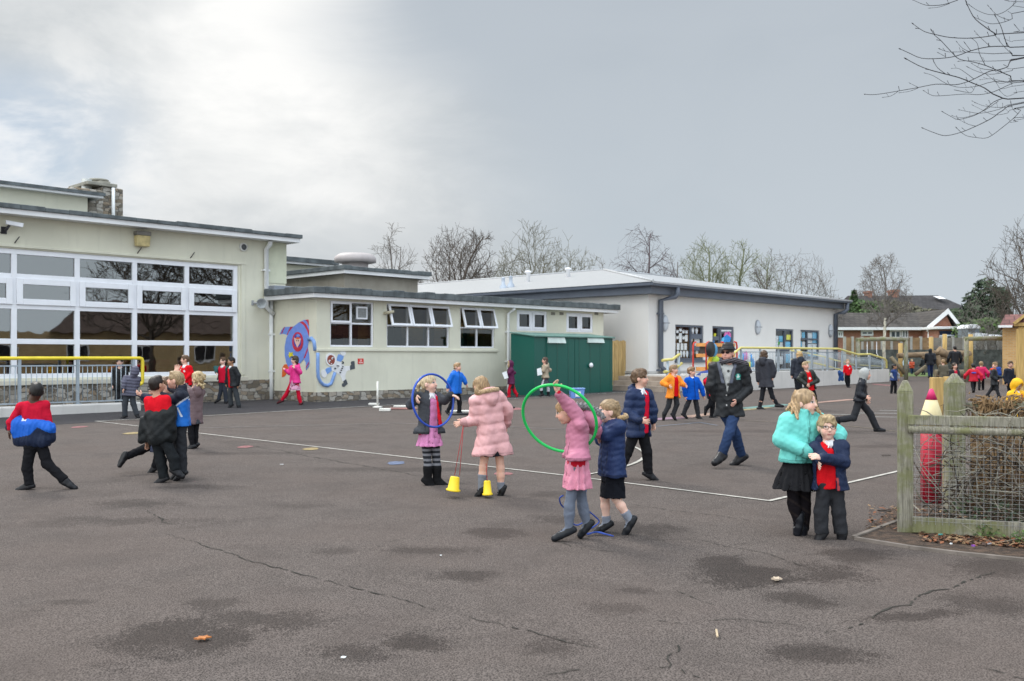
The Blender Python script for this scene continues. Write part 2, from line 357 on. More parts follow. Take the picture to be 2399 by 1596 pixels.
# ---------------------------------------------------------------- materials
CREAM = M('cream_render', (.66, .645, .525), .85, .07, .6, .35, 45, .2, 0, .22)
GREYREND = M('grey_render', (.33, .30, .25), .9, .14, 1.2, .4, 50, .2, 0, .5)
FELT = M('roof_felt', (.105, .118, .122), .9, .3, 3, .6, 14, .2)
UPVC = M('white_frame', (.78, .79, .82), .35, .03, 3)
FASCIA = M('white_fascia', (.72, .72, .72), .5, .07, .7, 0, 60, .4, 0, .15)
SLATEG = M('dark_grey_metal', (.090, .105, .135), .45, .10, 1.5)
NEWREND = M('white_render', (.68, .665, .64), .85, .03, .4, .2, 60, .2, 0, .08)
WROOF = None
def stone_mat():
    m, nt, p = nt_new('rubble_stone'); b = NB(nt); v = b.facade()
    warp = b.n('ShaderNodeVectorMath', operation='ADD')
    nn = b.n('ShaderNodeTexNoise'); b.link(v, nn.inputs['Vector']); nn.inputs['Scale'].default_value = 3.5; nn.inputs['Detail'].default_value = 2
    sc = b.n('ShaderNodeVectorMath', operation='SCALE'); b.link(nn.outputs['Color'], sc.inputs[0]); sc.inputs['Scale'].default_value = .10
    b.link(v, warp.inputs[0]); b.link(sc.outputs[0], warp.inputs[1])
    mp = b.n('ShaderNodeMapping'); b.link(warp.outputs[0], mp.inputs[0]); mp.inputs['Scale'].default_value = (1, 1.9, 1)
    vo = b.n('ShaderNodeTexVoronoi', distance='CHEBYCHEV'); b.link(mp.outputs[0], vo.inputs[0]); vo.inputs['Scale'].default_value = 4.2; vo.inputs['Randomness'].default_value = .75
    v2 = b.n('ShaderNodeTexVoronoi', distance='CHEBYCHEV', feature='F2'); b.link(mp.outputs[0], v2.inputs[0]); v2.inputs['Scale'].default_value = 4.2; v2.inputs['Randomness'].default_value = .75
    gap = b.math('SUBTRACT', v2.outputs['Distance'], vo.outputs['Distance'])
    joint = b.ramp(gap, .015, .07)
    sp = b.n('ShaderNodeSeparateColor'); b.link(vo.outputs['Color'], sp.inputs[0])
    c = b.mix(b.ramp(sp.outputs[0], .15, .85), (.16, .135, .10), (.42, .39, .34)); c = b.mix(b.math('MULTIPLY', b.ramp(sp.outputs[1], .6, .9), .6), c, (.33, .24, .15))
    c = b.mix(b.math('MULTIPLY', b.ramp(b.noise(v, 22, 4), .35, .75), .35), c, (.10, .095, .085))
    c = b.mix(joint, (.11, .10, .088), c)
    b.link(c, p.inputs['Base Color']); p.inputs['Roughness'].default_value = .9
    b.link(b.bump(b.math('ADD', joint, b.math('MULTIPLY', b.noise(v, 18, 3), .5)), .8, .03), p.inputs['Normal']); return m
STONE = stone_mat()
def brick_mat(name, c1, c2, mort, bw=.225, bh=.075, ms=.010):
    m, nt, p = nt_new(name); b = NB(nt); v = b.facade()
    br = b.n('ShaderNodeTexBrick'); b.link(v, br.inputs['Vector']); br.inputs['Scale'].default_value = 1
    br.inputs['Brick Width'].default_value = bw; br.inputs['Row Height'].default_value = bh; br.inputs['Mortar Size'].default_value = ms
    br.inputs['Color1'].default_value = (*c1, 1); br.inputs['Color2'].default_value = (*c2, 1); br.inputs['Mortar'].default_value = (*mort, 1); br.inputs['Bias'].default_value = 0
    c = b.mix(b.math('MULTIPLY', b.ramp(b.noise(v, 1.2, 4), .35, .7), .3), br.outputs['Color'], tuple(x * .6 for x in c1))
    b.link(c, p.inputs['Base Color']); p.inputs['Roughness'].default_value = .85
    b.link(b.bump(br.outputs['Fac'], -.4, .01), p.inputs['Normal']); return m
GREYBRICK = brick_mat('grey_brick', (.10, .105, .12), (.17, .175, .19), (.33, .32, .31))
REDBRICK = brick_mat('red_brick', (.26, .085, .05), (.34, .12, .07), (.36, .26, .2))
BUFFBRICK = brick_mat('buff_brick', (.40, .27, .12), (.52, .36, .18), (.45, .38, .27))
def rib_mat(name, col, period, axis=0, depth=.6, rough=.4, metal=0):
    m, nt, p = nt_new(name); b = NB(nt); o = b.obj(); sp = b.n('ShaderNodeSeparateXYZ'); b.link(o, sp.inputs[0])
    t = b.math('FRACT', b.math('DIVIDE', sp.outputs[axis] if axis < 2 else b.math('ADD', sp.outputs[0], sp.outputs[1]), period))
    k = b.ramp(b.math('ABSOLUTE', b.math('SUBTRACT', t, .5)), .40, .48)
    c = b.mix(b.math('MULTIPLY', k, depth), col, tuple(x * .45 for x in col))
    c = b.mix(b.math('MULTIPLY', b.ramp(b.noise(o, .8, 4), .35, .75), .18), c, tuple(x * .75 for x in col))
    b.link(c, p.inputs['Base Color']); p.inputs['Roughness'].default_value = rough; p.inputs['Metallic'].default_value = metal
    b.link(b.bump(k, .5, .02), p.inputs['Normal']); return m
WROOFX = rib_mat('white_sheet_roof_front', (.36, .365, .37), .33, 0, .4)
WROOFY = rib_mat('white_sheet_roof_side', (.36, .358, .352), .33, 1, .4)
def glass_mat(name, tint, trans=.5, gain=.8, base=.02):
    m, nt, p = nt_new(name); b = NB(nt)
    out = [n for n in nt.nodes if n.type == 'OUTPUT_MATERIAL'][0]; nt.nodes.remove(p)
    t = b.n('ShaderNodeBsdfTransparent'); t.inputs[0].default_value = (*[x * trans for x in tint], 1)
    g = b.n('ShaderNodeBsdfGlossy'); g.inputs['Roughness'].default_value = .015
    o = b.obj()
    g.inputs['Color'].default_value = (.86, .90, .92, 1)
    b.link(b.bump(b.noise(o, 1.1, 2), .04, .05), g.inputs['Normal'])
    lw = b.n('ShaderNodeLayerWeight'); lw.inputs[0].default_value = .5; fz = b.math('MULTIPLY_ADD', b.math('POWER', lw.outputs['Facing'], 5.0), .96, .04)
    mx = b.n('ShaderNodeMixShader'); b.link(b.math('MULTIPLY_ADD', fz, gain, base, clamp=True), mx.inputs[0]); b.link(t.outputs[0], mx.inputs[1]); b.link(g.outputs[0], mx.inputs[2])
    b.link(mx.outputs[0], out.inputs[0]); return m
GLASS = glass_mat('window_glass', (.8, .78, .72), .62)
HGLASS = glass_mat('hall_glass', (.8, .76, .68), .6, 1.2, .12)
ROOM = M('room_wall', (.62, .47, .21), .9, .25, 1.1)
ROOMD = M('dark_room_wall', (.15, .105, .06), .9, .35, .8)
PIPEW = M('white_pipe', (.72, .73, .72), .4, .05, 2)
def casement(name, parent, x0, x1, z0, z1, cols, rows, y, fw=.055, mats=None, kind='fixed', glass=None, depth=.07):
    """window frame with a child pane per light; cols / rows are inner division positions"""
    fm = mats or UPVC; mb = MB()
    X = [x0] + list(cols) + [x1]; Z = [z0] + list(rows) + [z1]
    def bar(a, c, e, f, yy=0): mb.box(a, c, y - .012 + yy, y + depth, e, f)
    bar(x0, x0 + fw, z0, z1); bar(x1 - fw, x1, z0, z1); bar(x0 + fw, x1 - fw, z0, z0 + fw); bar(x0 + fw, x1 - fw, z1 - fw, z1)
    for c in cols: bar(c - fw * .5, c + fw * .5, z0 + fw, z1 - fw, .002)
    for r in rows:
        for a, c in zip(X, X[1:]):
            l = a + (fw if a == x0 else fw * .5); rr = c - (fw if c == x1 else fw * .5)
            bar(l, rr, r - fw * .5, r + fw * .5, .004)
    o = mb.build(name, fm, parent, bevel=.006)
    return o
def pane(parent, a, c, e, f, y, name='pane', m=None):
    mb = MB(); mb.box(a, c, y, y + .008, e, f); return mb.build(name, m or GLASS, parent)
def downpipe(parent, pts, r, mat, name='downpipe', clips=()):
    mb = MB(); mb.tube(pts, r, 10)
    for p in clips: mb.box(p[0] - r * 1.5, p[0] + r * 1.5, p[1] - r * 1.2, p[1] + r * 1.6, p[2] - .03, p[2] + .03)
    return mb.build(name, mat, parent)
# ================================================================ low classroom block
P0 = (-6.05, 29.76)
low = empty('classroom_block', (P0[0], P0[1], 0), ROT, 'long single-storey cream classroom block with white windows and stone base behind the playing children', 'school building')
Wl = Wall(P0)
R3 = lambda x, y: (600 + x / 3.92, 580 + y / 3.92); R4 = lambda x, y: (1150 + x / 3.92, 580 + y / 3.92)
Wf = Wall(P0, -.35)                       # fascia plane
zf0 = Wf.sz(*R3(560, 455))[1]; zf1 = Wf.sz(*R3(560, 412))[1]; zr = Wf.sz(*R3(560, 352))[1]
zpl = Wl.sz(*R3(1440, 1300))[1]
LEN = 14.28; DEP = 9.0; ztop = zf0 + .02
def win(x0, y0, x1, y1, R=R3):
    a, z1_ = Wl.sz(*R(x0, y0)); c, z0_ = Wl.sz(*R(x1, y1)); return [a, c, z0_, z1_]
w1 = win(680, 483, 1080, 913); w2 = win(1200, 508, 1775, 913); w3 = win(1875, 550, 2190, 920)
w4 = win(238, 572, 515, 768, R4); w5 = win(693, 592, 937, 780, R4)
for o in (w2, w3): o[2] = w1[2]; o[3] = w1[3]
w5[2] = w4[2]; w5[3] = w4[3]
mb = MB()
walled(mb, Wl, 0, LEN, zpl, ztop, [w1, w2, w3, w4, w5], 0, .10)
mb.poly([(0, 0, zpl), (0, DEP, zpl), (0, DEP, ztop), (0, 0, ztop)]); mb.poly([(LEN, 0, zpl), (LEN, DEP, zpl), (LEN, DEP, ztop), (LEN, 0, ztop)])
mb.poly([(0, DEP, zpl), (LEN, DEP, zpl), (LEN, DEP, ztop), (0, DEP, ztop)])
mb.build('wall', CREAM, low)
mb = MB(); mb.box(-.03, LEN + .03, -.03, DEP + .03, -.3, zpl); mb.build('stone_plinth', STONE, low)
mb = MB(); mb.box(-.02, w3[1] + .15, -.045, 0.0, w1[2] - .14, w1[2] - .06); mb.build('window_sill', CREAM, low, bevel=.01)
mb = MB(); mb.box(-.35, LEN + .55, -.35, -.32, zf0, zf1); mb.box(-.35, -.32, -.32, 2.40, zf0, zf1); mb.box(LEN + .52, LEN + .55, -.32, DEP, zf0, zf1)
mb.box(-.32, LEN + .52, -.32, -.0, zf0 + .02, zf0 + .04); mb.box(-.32, 0, 0, 2.40, zf0 + .02, zf0 + .04); mb.build('fascia', FASCIA, low, bevel=.006)
mb = MB(); rng = random.Random(3)
mb.box(-.31, LEN + .51, -.31, DEP, zf0 + .05, zr - .10)
n = 34; xs = [-.42 + (LEN + 1.05) * i / n for i in range(n + 1)]
for a, c in zip(xs, xs[1:]): mb.box(a, c, -.42, .25, zf1 - .01, zr + rng.uniform(-.025, .03))
for i in range(7): mb.box(-.42, .2, -.0 + .25 + i * .3, .25 + (i + 1) * .3, zf1 - .01, zr + rng.uniform(-.02, .03))
mb.build('roof', FELT, low, bevel=.02)
# interior seen through the panes
mb = MB(); mb.poly([(.3, 2.4, zpl), (LEN - .3, 2.4, zpl), (LEN - .3, 2.4, ztop), (.3, 2.4, ztop)])
for x in (w1[1] + .25, w2[1] + .3, w3[1] + .4, w4[1] + .5): mb.poly([(x, .3, zpl), (x, 3.2, zpl), (x, 3.2, ztop), (x, .3, ztop)])
mb.poly([(.3, .3, .4), (LEN - .3, .3, .4), (LEN - .3, 3.2, .4), (.3, 3.2, .4)]); mb.poly([(.3, .3, ztop - .02), (LEN - .3, .3, ztop - .02), (LEN - .3, 3.2, ztop - .02), (.3, 3.2, ztop - .02)])
mb.build('interior', ROOM, low)
mb = MB(); rng = random.Random(8)
for (a, c) in ((w1[0], w1[1]), (w2[0], w2[1]), (w3[0], w3[1])):
    x = a
    while x < c:
        ww = rng.uniform(.25, .6); hh = rng.uniform(.3, 1.1); mb.box(x, min(x + ww, c), 1.0 + .6 * rng.random(), 1.7 + .5 * rng.random(), w1[2] - .3, w1[2] + hh, rng.randrange(4)); x += ww + rng.uniform(.05, .4)
mb.build('furniture', [M('shelf_wood', (.28, .19, .09)), M('dark_cupboard', (.06, .05, .04)), M('pale_paper', (.5, .5, .46)), M('green_tray', (.08, .14, .07))], low)
# curtains and boards close behind the panes
def cw(w_, a, c, e, f, y=.22):
    mb = MB(); mb.box(w_[0] + (w_[1] - w_[0]) * a, w_[0] + (w_[1] - w_[0]) * c, y, y + .02, w_[2] + (w_[3] - w_[2]) * e, w_[2] + (w_[3] - w_[2]) * f); mb.build('curtain', M('tan_curtain', (.40, .27, .10), .9, .3, 1.6, .3, 10), low)
cw(w1, .0, 1, .5, 1.0); cw(w1, .76, 1, 0, .5, .3); cw(w2, .48, .72, .18, .55, .5); cw(w2, .84, 1, 0, .6, .3); cw(w3, .1, .4, .25, .6, .6); cw(w3, .55, 1, .3, .6, .5); cw(w5, .5, 1, 0, 1, .4)
# windows
zm1 = Wl.sz(*R3(1080, 702))[1]; xm1 = Wl.s(R3(880, 0)[0])
f1 = casement('window', low, *w1, [xm1], [zm1], .05)
g = .05
pane(f1, w1[0] + g, xm1 - g, w1[2] + g, zm1 - g, .085); pane(f1, xm1 + g, w1[1] - g, w1[2] + g, zm1 - g, .085); pane(f1, xm1 + g, w1[1] - g, zm1 + g, w1[3] - g, .085)
pane(f1, w1[0] + g, xm1 - g, zm1 + g, w1[3] - g, .075)
mb = MB(); a, c, e, f = w1[0] + .03, xm1 - .01, zm1 + .01, w1[3] - .03
mb.box(a, a + .07, .0, .03, e, f); mb.box(c - .07, c, .0, .03, e, f); mb.box(a + .07, c - .07, 0, .03, e, e + .07); mb.box(a + .07, c - .07, 0, .03, f - .07, f); mb.build('sash', UPVC, f1, bevel=.005)
a, z_ = Wl.sz(*R3(928, 540)); c, z0_ = Wl.sz(*R3(1028, 658))
mb = MB(); mb.box(a, c, .03, .07, z0_, z_); mb.box(a + .05, c - .05, .02, .03, z0_ + .05, z_ - .05, 1); mb.build('extractor_fan', [UPVC, M('fan_grille', (.22, .23, .23), .6, .2, 30)], f1)
def open_sashes(parent, x0, x1, z0, z1, n, tilt=.30):
    ww = (x1 - x0) / n; hgt = z1 - z0
    for i in range(n):
        a, c = x0 + i * ww + .01, x0 + (i + 1) * ww - .01
        e = D.objects.new('sash', None)
        mb = MB(); mb.box(a, a + .075, -.025, .025, -hgt, 0); mb.box(c - .075, c, -.025, .025, -hgt, 0); mb.box(a + .075, c - .075, -.025, .025, -hgt, -hgt + .075); mb.box(a + .075, c - .075, -.025, .025, -.075, 0)
        mb.poly([(a + .07, .0, -hgt + .07), (c - .07, .0, -hgt + .07), (c - .07, .0, -.07), (a + .07, .0, -.07)], 1)
        o = mb.build('sash', [UPVC, GLASS], parent); o.location = (0, .0, z1); o.rotation_euler = (-tilt, 0, 0)
for w_, n in ((w2, 3), (w3, 2)):
    cols = [w_[0] + (w_[1] - w_[0]) * i / n for i in range(1, n)]
    zm = zm1 - .03
    fr = casement('window', low, *w_, cols, [zm], .05)
    X = [w_[0]] + cols + [w_[1]]
    for a, c in zip(X, X[1:]): pane(fr, a + g, c - g, w_[2] + g, zm - g, .085)
    open_sashes(fr, w_[0] + .05, w_[1] - .02, zm - .03, w_[3] - .02, n, .28)
for w_ in (w4, w5):
    xm = (w_[0] + w_[1]) / 2; fr = casement('window', low, *w_, [xm], [], .03, .10)
    for a, c in ((w_[0], xm), (xm, w_[1])):
        pane(fr, a + .12, c - .12, w_[2] + .14, w_[3] - .12, .06)
        mb = MB(); e, f = w_[2] + .05, w_[3] - .05; a += .05; c -= .05
        mb.box(a, a + .1, .0, .03, e, f); mb.box(c - .1, c, .0, .03, e, f); mb.box(a + .1, c - .1, 0, .03, e, e + .1); mb.box(a + .1, c - .1, 0, .03, f - .1, f); mb.build('sash', UPVC, fr, bevel=.005)
for px in (570, 648, 968):
    s_, z_ = Wl.sz(*R4(px, 605)); mb = MB(); mb.box(s_ - .12, s_ + .12, -.01, .01, z_ - .06, z_ + .05); mb.build('air_vent', M('vent_grey', (.20, .19, .16), .8), low)
# downpipes of this block
s_ = Wl.s(R4(143, 0)[0]); downpipe(low, [(s_ + .12, -.30, zf0 - .02), (s_ + .12, -.22, zf0 - .08), (s_, -.09, zf0 - .22), (s_, -.09, zpl), (s_, -.09, gz(34) - .02)], .055, PIPEW, clips=[(s_, -.06, 1.5), (s_, -.06, 2.6)])
Ws = Wall(P0, side=True)
t_ = Ws.s(R3(160, 0)[0]); downpipe(low, [(-.10, t_ - .02, zf0), (-.10, t_ - .02, 1.0), (-.10, t_ - .02, gz(31))], .07, PIPEW, clips=[(-.08, t_, 1.2), (-.08, t_, 2.4)])
# clerestory box on the roof
Wc = Wall(P0, 2.6); zc0 = Wc.sz(*R3(800, 232))[1]; zc1 = Wc.sz(*R3(800, 196))[1]; zc2 = Wc.sz(*R3(800, 160))[1]
xa = Wc.s(R3(812, 0)[0]); xb = Wc.s(R3(1540, 0)[0])
mb = MB(); mb.box(xa + .25, xb, 2.95, 8.4, zr - .1, zc0 + .02); mb.build('clerestory_wall', GREYREND, low)
mb = MB(); mb.box(xa, xb + .3, 2.6, 2.64, zc0, zc1); mb.box(xa, xa + .04, 2.64, 8.6, zc0, zc1); mb.box(xb + .26, xb + .3, 2.64, 8.6, zc0, zc1); mb.build('clerestory_fascia', FASCIA, low)
mb = MB(); mb.box(xa + .05, xb + .25, 2.66, 8.6, zc0 + .04, zc1 - .02)
n = 12; xs = [xa - .06 + (xb - xa + .42) * i / n for i in range(n + 1)]
for a, c in zip(xs, xs[1:]): mb.box(a, c, 2.54, 8.7, zc1 - .01, zc2 + rng.uniform(-.02, .02))
mb.build('clerestory_roof', FELT, low, bevel=.02)
Wv = Wall(P0, 5.0); xv0, zv1 = Wv.sz(*R3(812, 90)); xv1, zv0 = Wv.sz(*R3(1122, 150)); xm = (xv0 + xv1) / 2; hw = (xv1 - xv0) / 2
mb = MB(); c = [(xm, 5.0 + hw * .55)]
zz = zv0
mb.lathe([(hw * .62, zc2 - .1), (hw * .62, zz + .02)], (xm, 5 + hw * .5, 0), 12)
mb.lathe([(hw * .80, zz), (hw, zz + .03), (hw, zz + .18), (hw * .93, zz + .27), (hw * .75, zz + .36), (.02, zz + .40)], (xm, 5 + hw * .5, 0), 24)
mb.build('roof_vent', M('vent_cowl', (.40, .36, .35), .6, .08, 2), low)
# small fittings on this wall
def fit(name, label, cat, root_, build, group=None): ...
s_, z_ = Wl.sz(*R3(1172, 600))
mb = MB(); mb.box(s_ - .02, s_ + .10, -.12, 0, z_ - .04, z_ + .04); mb.tube([(s_ + .02, -.10, z_), (s_ + .25, -.22, z_ + .05)], .055, 10)
mb.build('security_light', M('beige_plastic', (.42, .38, .27), .5), loc=(P0[0], P0[1], 0), rz=ROT, label='small beige security light on the wall left of the open windows', cat='light')
s0, z1_ = Wl.sz(*R3(933, 1018)); s1, z0_ = Wl.sz(*R3(985, 1068))
sg = MB(); sg.box(s0, s1, -.012, -.001, z0_, z1_); sgo = sg.build('sign', M('sign_red', (.62, .035, .025), .4, .03), loc=(P0[0], P0[1], 0), rz=ROT, label='small square red sign with white lines of text on the cream wall', cat='sign')
mb = MB(); wd = s1 - s0; hd = z1_ - z0_
for k, (a, c, zz) in enumerate([(.32, .68, .72), (.42, .58, .58), (.30, .70, .46), (.16, .84, .26), (.20, .80, .16)]):
    x = s0 + wd * a
    while x < s0 + wd * c:
        l = rng.uniform(.012, .03); mb.box(x, x + l, -.016, -.0125, z0_ + hd * zz, z0_ + hd * (zz + .07)); x += l + .006
mb.build('lettering', M('sign_white', (.8, .75, .72)), sgo)

# ================================================================ murals on the low block
PAL = dict(blue=(.16, .27, .68), red=(.52, .03, .06), dred=(.42, .03, .08), navy=(.04, .05, .38), white=(.74, .74, .74), orange=(.75, .13, .02), yellow=(.78, .66, .03), brown=(.26, .055, .035), black=(.03, .035, .04), grey=(.07, .08, .09), hose=(.20, .33, .62), sleeve=(.17, .32, .66), pink=(.72, .48, .42), green=(.06, .12, .05), line=(.05, .12, .35))
def PM(k): return M('mural_' + k, PAL[k], .7, .06, 6)
RM = lambda x, y: (620 + x / 6.031, 700 + y / 6.031)
class Mural:
    def __init__(s, name, label, wall): s.l = {}; s.w = wall; s.k = 0; s.root = empty(name, (P0[0], P0[1], 0), ROT, label, 'mural')
    def shape(s, part, col, pts, thick=.018):
        s.k += 1; off = .004 + s.k * .0024
        P = []
        for x, y in pts:
            a, z = s.w.sz(*RM(x, y)); P.append((-off, a, z) if s.w.side else (a, -off, z))
        mb = MB(); mb.prism(P, (off - .002, 0, 0) if s.w.side else (0, off - .002, 0)); mb.build(part, PM(col), s.root)
def ell(cx, cy, rx, ry, n=20, rot=0):
    ca, sa = math.cos(rot), math.sin(rot)
    return [(cx + rx * math.cos(t) * ca - ry * math.sin(t) * sa, cy + rx * math.cos(t) * sa + ry * math.sin(t) * ca) for t in [2 * math.pi * i / n for i in range(n)]]
mu = Mural('rocket_mural', 'painted blue rocket mural with red stripes and an orange flame on the cream side wall', Ws)
mu.shape('fin', 'blue', [(415, 390), (275, 398), (238, 440), (213, 505), (260, 492), (322, 512)]); mu.shape('stripe', 'dred', [(275, 400), (290, 398), (250, 488), (232, 492)]); mu.shape('stripe', 'dred', [(365, 394), (405, 392), (330, 512), (315, 505)])
mu.shape('flame', 'orange', [(330, 925), (285, 925), (255, 965), (247, 1108), (285, 1095), (310, 1060), (318, 1000), (345, 970)])
mu.shape('hull', 'blue', [(622, 290), (560, 298), (500, 325), (420, 385), (350, 465), (310, 560), (288, 680), (290, 800), (310, 900), (345, 970), (400, 985), (480, 940), (550, 860), (600, 740), (625, 600), (630, 440)])
mu.shape('stripe', 'red', [(548, 316), (500, 330), (560, 372), (605, 445), (628, 520), (630, 440), (595, 365)]); mu.shape('nose', 'red', [(622, 290), (580, 296), (608, 325), (627, 380)])
mu.shape('fin', 'blue', [(612, 680), (558, 842), (590, 900), (592, 1005), (622, 960), (638, 910), (630, 780)]); mu.shape('stripe', 'dred', [(614, 690), (558, 838), (578, 838), (620, 730)]); mu.shape('stripe', 'dred', [(636, 885), (594, 955), (594, 985), (634, 915)])
mu.shape('porthole', 'red', ell(476, 606, 77, 138, 26)); mu.shape('porthole_glass', 'navy', ell(476, 596, 52, 104, 24))
mu.shape('collar', 'red', [(428, 660), (478, 690), (525, 660), (500, 712), (452, 712)]); mu.shape('pilot_face', 'pink', [(425, 545), (450, 560), (505, 560), (525, 560), (515, 620), (475, 690), (440, 610)]); mu.shape('cap', 'blue', ell(485, 518, 26, 20)); mu.shape('hair', 'orange', [(448, 558), (470, 540), (505, 545), (512, 562), (480, 572)])
mu.shape('eye', 'black', ell(467, 590, 5, 9, 8)); mu.shape('eye', 'black', ell(492, 592, 5, 9, 8))
mu.shape('star', 'yellow', [(360, 752), (385, 768), (408, 752), (402, 785), (415, 806), (385, 808), (365, 832), (362, 800), (343, 795), (362, 780)])
mu = Mural('astronaut_mural', 'painted astronaut mural in a white suit tumbling under the window, tethered by a blue hose', Wl)
hose = [(748, 640), (735, 760), (708, 850), (705, 920), (722, 1010), (752, 1100), (785, 1170), (830, 1215), (885, 1225), (935, 1200), (960, 1130), (990, 1040)]
hs = [Wl.sz(*RM(*p)) for p in hose]
hs = [(max(a, .03), z) for a, z in hs]
mb = MB(); zt = Ws.sz(*RM(628, 572))
side = [(-.02, zt[0], zt[1]), (-.02, zt[0] * .6, zt[1] + .03), (-.02, zt[0] * .25, zt[1] - .08), (-.02, .05, zt[1] - .35)]
mb.tube(side, .065, 8)
mb.tube([(a, -.012, z) for a, z in hs[1:]], .055, 8); mb.build('hose', PM('hose'), mu.root)
mu.shape('suit', 'white', [(1005, 885), (950, 950), (945, 1010), (1010, 1040), (1070, 1082), (1085, 1120), (1100, 1168), (1140, 1140), (1140, 1075), (1160, 1020), (1205, 1005), (1205, 945), (1130, 950), (1085, 900), (1030, 860)])
mu.shape('boot', 'grey', [(1202, 948), (1222, 930), (1215, 900), (1230, 880), (1268, 878), (1275, 985), (1205, 1006)]); mu.shape('boot', 'grey', [(1110, 1160), (1148, 1135), (1172, 1200), (1120, 1245), (1092, 1235), (1090, 1200), (1115, 1185)])
mu.shape('sleeve', 'sleeve', [(1040, 780), (1115, 805), (1105, 850), (1075, 890), (1010, 870), (1025, 820)]); mu.shape('glove', 'white', [(1062, 745), (1085, 733), (1120, 732), (1138, 742), (1146, 770), (1130, 800), (1100, 805), (1070, 780)])
mu.shape('sleeve', 'sleeve', [(935, 962), (945, 1015), (895, 1055), (862, 1068), (848, 1010), (880, 975)]); mu.shape('glove', 'white', [(855, 1010), (875, 1060), (866, 1095), (835, 1115), (805, 1095), (792, 1050), (805, 1008), (835, 1000)])
mu.shape('helmet', 'white', ell(935, 858, 76, 96, 26, -.25)); mu.shape('face', 'brown', ell(932, 862, 54, 70, 22, -.1)); mu.shape('eye', 'white', ell(953, 840, 15, 20, 12)); mu.shape('eye', 'white', ell(912, 880, 16, 20, 12)); mu.shape('pupil', 'black', ell(958, 845, 7, 11, 10)); mu.shape('pupil', 'black', ell(918, 884, 7, 11, 10)); mu.shape('mouth', 'white', [(925, 912), (945, 905), (938, 925)])
for x, y in ((1100, 958), (1088, 982), (1075, 1008), (1062, 1040)): mu.shape('button', 'black', ell(x, y, 7, 9, 8))
mu.shape('badge', 'grey', [(985, 970), (1000, 975), (995, 992), (980, 990)]); mu.shape('strap', 'grey', [(1015, 935), (1045, 945), (1044, 952), (1014, 942)]); mu.shape('strap', 'grey', [(1095, 880), (1108, 895), (1105, 915), (1085, 920), (1086, 912), (1098, 908), (1100, 896), (1090, 886)])

# ================================================================ hall
Q0 = (P0[0] + V.x * 2.45, P0[1] + V.y * 2.45)
hall = empty('school_hall', (Q0[0], Q0[1], 0), ROT, 'tall cream school hall at the left with a wall of white-framed windows', 'school building')
Wh = Wall(Q0); RH = lambda x, y: (x / 3.267, 380 + y / 3.267)
OV = .6; Wo = Wall(Q0, -OV)
hz0 = Wo.sz(*RH(2190, 605))[1]; hz1 = Wo.sz(*RH(2190, 572))[1]; hz2 = Wo.sz(*RH(2190, 545))[1]
hx1 = Wh.s(RH(2185, 0)[0]); hxo = Wo.s(RH(2298, 0)[0]); hx0 = -13.0
hpl = Wh.sz(560, 888)[1]
colx = [Wh.s(RH(x, 0)[0]) for x in (114, 598, 1038, 1438)]; wx1 = Wh.s(RH(1825, 0)[0])
step = colx[2] - colx[1]
colx = [colx[0] - step * 2, colx[0] - step] + colx; wx0 = colx[0] - step
ztp = Wh.sz(*RH(598, 697))[1]; r1 = Wh.sz(*RH(598, 897))[1]; r2 = Wh.sz(*RH(598, 1118))[1]; r3 = Wh.sz(*RH(598, 1375))[1]; zbt = Wh.sz(183, 884)[1]
hzp = Wh.sz(560, 890)[1]
mb = MB(); walled(mb, Wh, hx0, hx1, hzp, hz0 + .02, [(wx0, wx1, zbt, ztp)], 0, .2)
mb.poly([(hx0, 0, hzp), (hx0, 12, hzp), (hx0, 12, hz0), (hx0, 0, hz0)]); mb.poly([(hx1, 0, hzp), (hx1, 12, hzp), (hx1, 12, hz0), (hx1, 0, hz0)]); mb.poly([(hx0, 12, hzp), (hx1, 12, hzp), (hx1, 12, hz0), (hx0, 12, hz0)])
mb.build('wall', CREAM, hall)
mb = MB(); xq = Wh.s(RH(2035, 0)[0]); mb.box(xq, hx1 + .02, -.03, 0, zr + .25, hz0); mb.build('roughcast_panel', M('roughcast', (.565, .575, .44), .9, .08, 2, 1.0, 30), hall)
mb = MB(); mb.box(hx0 - .02, hx1 + .03, -.05, .3, -.5, hzp); mb.build('stone_plinth', STONE, hall)
mb = MB(); mb.box(hx0, hxo, -OV, -OV + .03, hz0, hz1); mb.box(hxo - .03, hxo, -OV + .03, 12, hz0, hz1); mb.box(hx0, hxo - .03, -OV + .03, 0, hz0 + .02, hz0 + .04); mb.build('fascia', FASCIA, hall, bevel=.006)
mb = MB(); rng = random.Random(4); n = 22; xs = [hx0 + (hxo + .06 - hx0) * i / n for i in range(n + 1)]
for a, c in zip(xs, xs[1:]): mb.box(a, c, -OV - .06, 12, hz1 - .005, hz2 + rng.uniform(-.02, .02))
mb.build('roof', FELT, hall, bevel=.015)
mb = MB(); mb.box(wx0 - .1, wx1 + .25, -.05, 0, ztp + .03, ztp + .10); mb.box(wx1 + .08, wx1 + .22, -.04, .0, zbt, ztp + .03); mb.build('window_surround', CREAM, hall, bevel=.01)
mb = MB(); mb.box(wx0 - .1, wx1 + .3, -.10, .0, zbt - .19, zbt - .06); mb.build('stone_sill', M('pale_sill', (.55, .52, .43), .8, .1, 2), hall, bevel=.012)
fr = casement('window', hall, wx0, wx1, zbt - .02, ztp, colx, [r1, r2, r3], .06, .14, depth=.1)
X = [wx0] + colx + [wx1]; Zr = [zbt, r3, r2, r1, ztp]
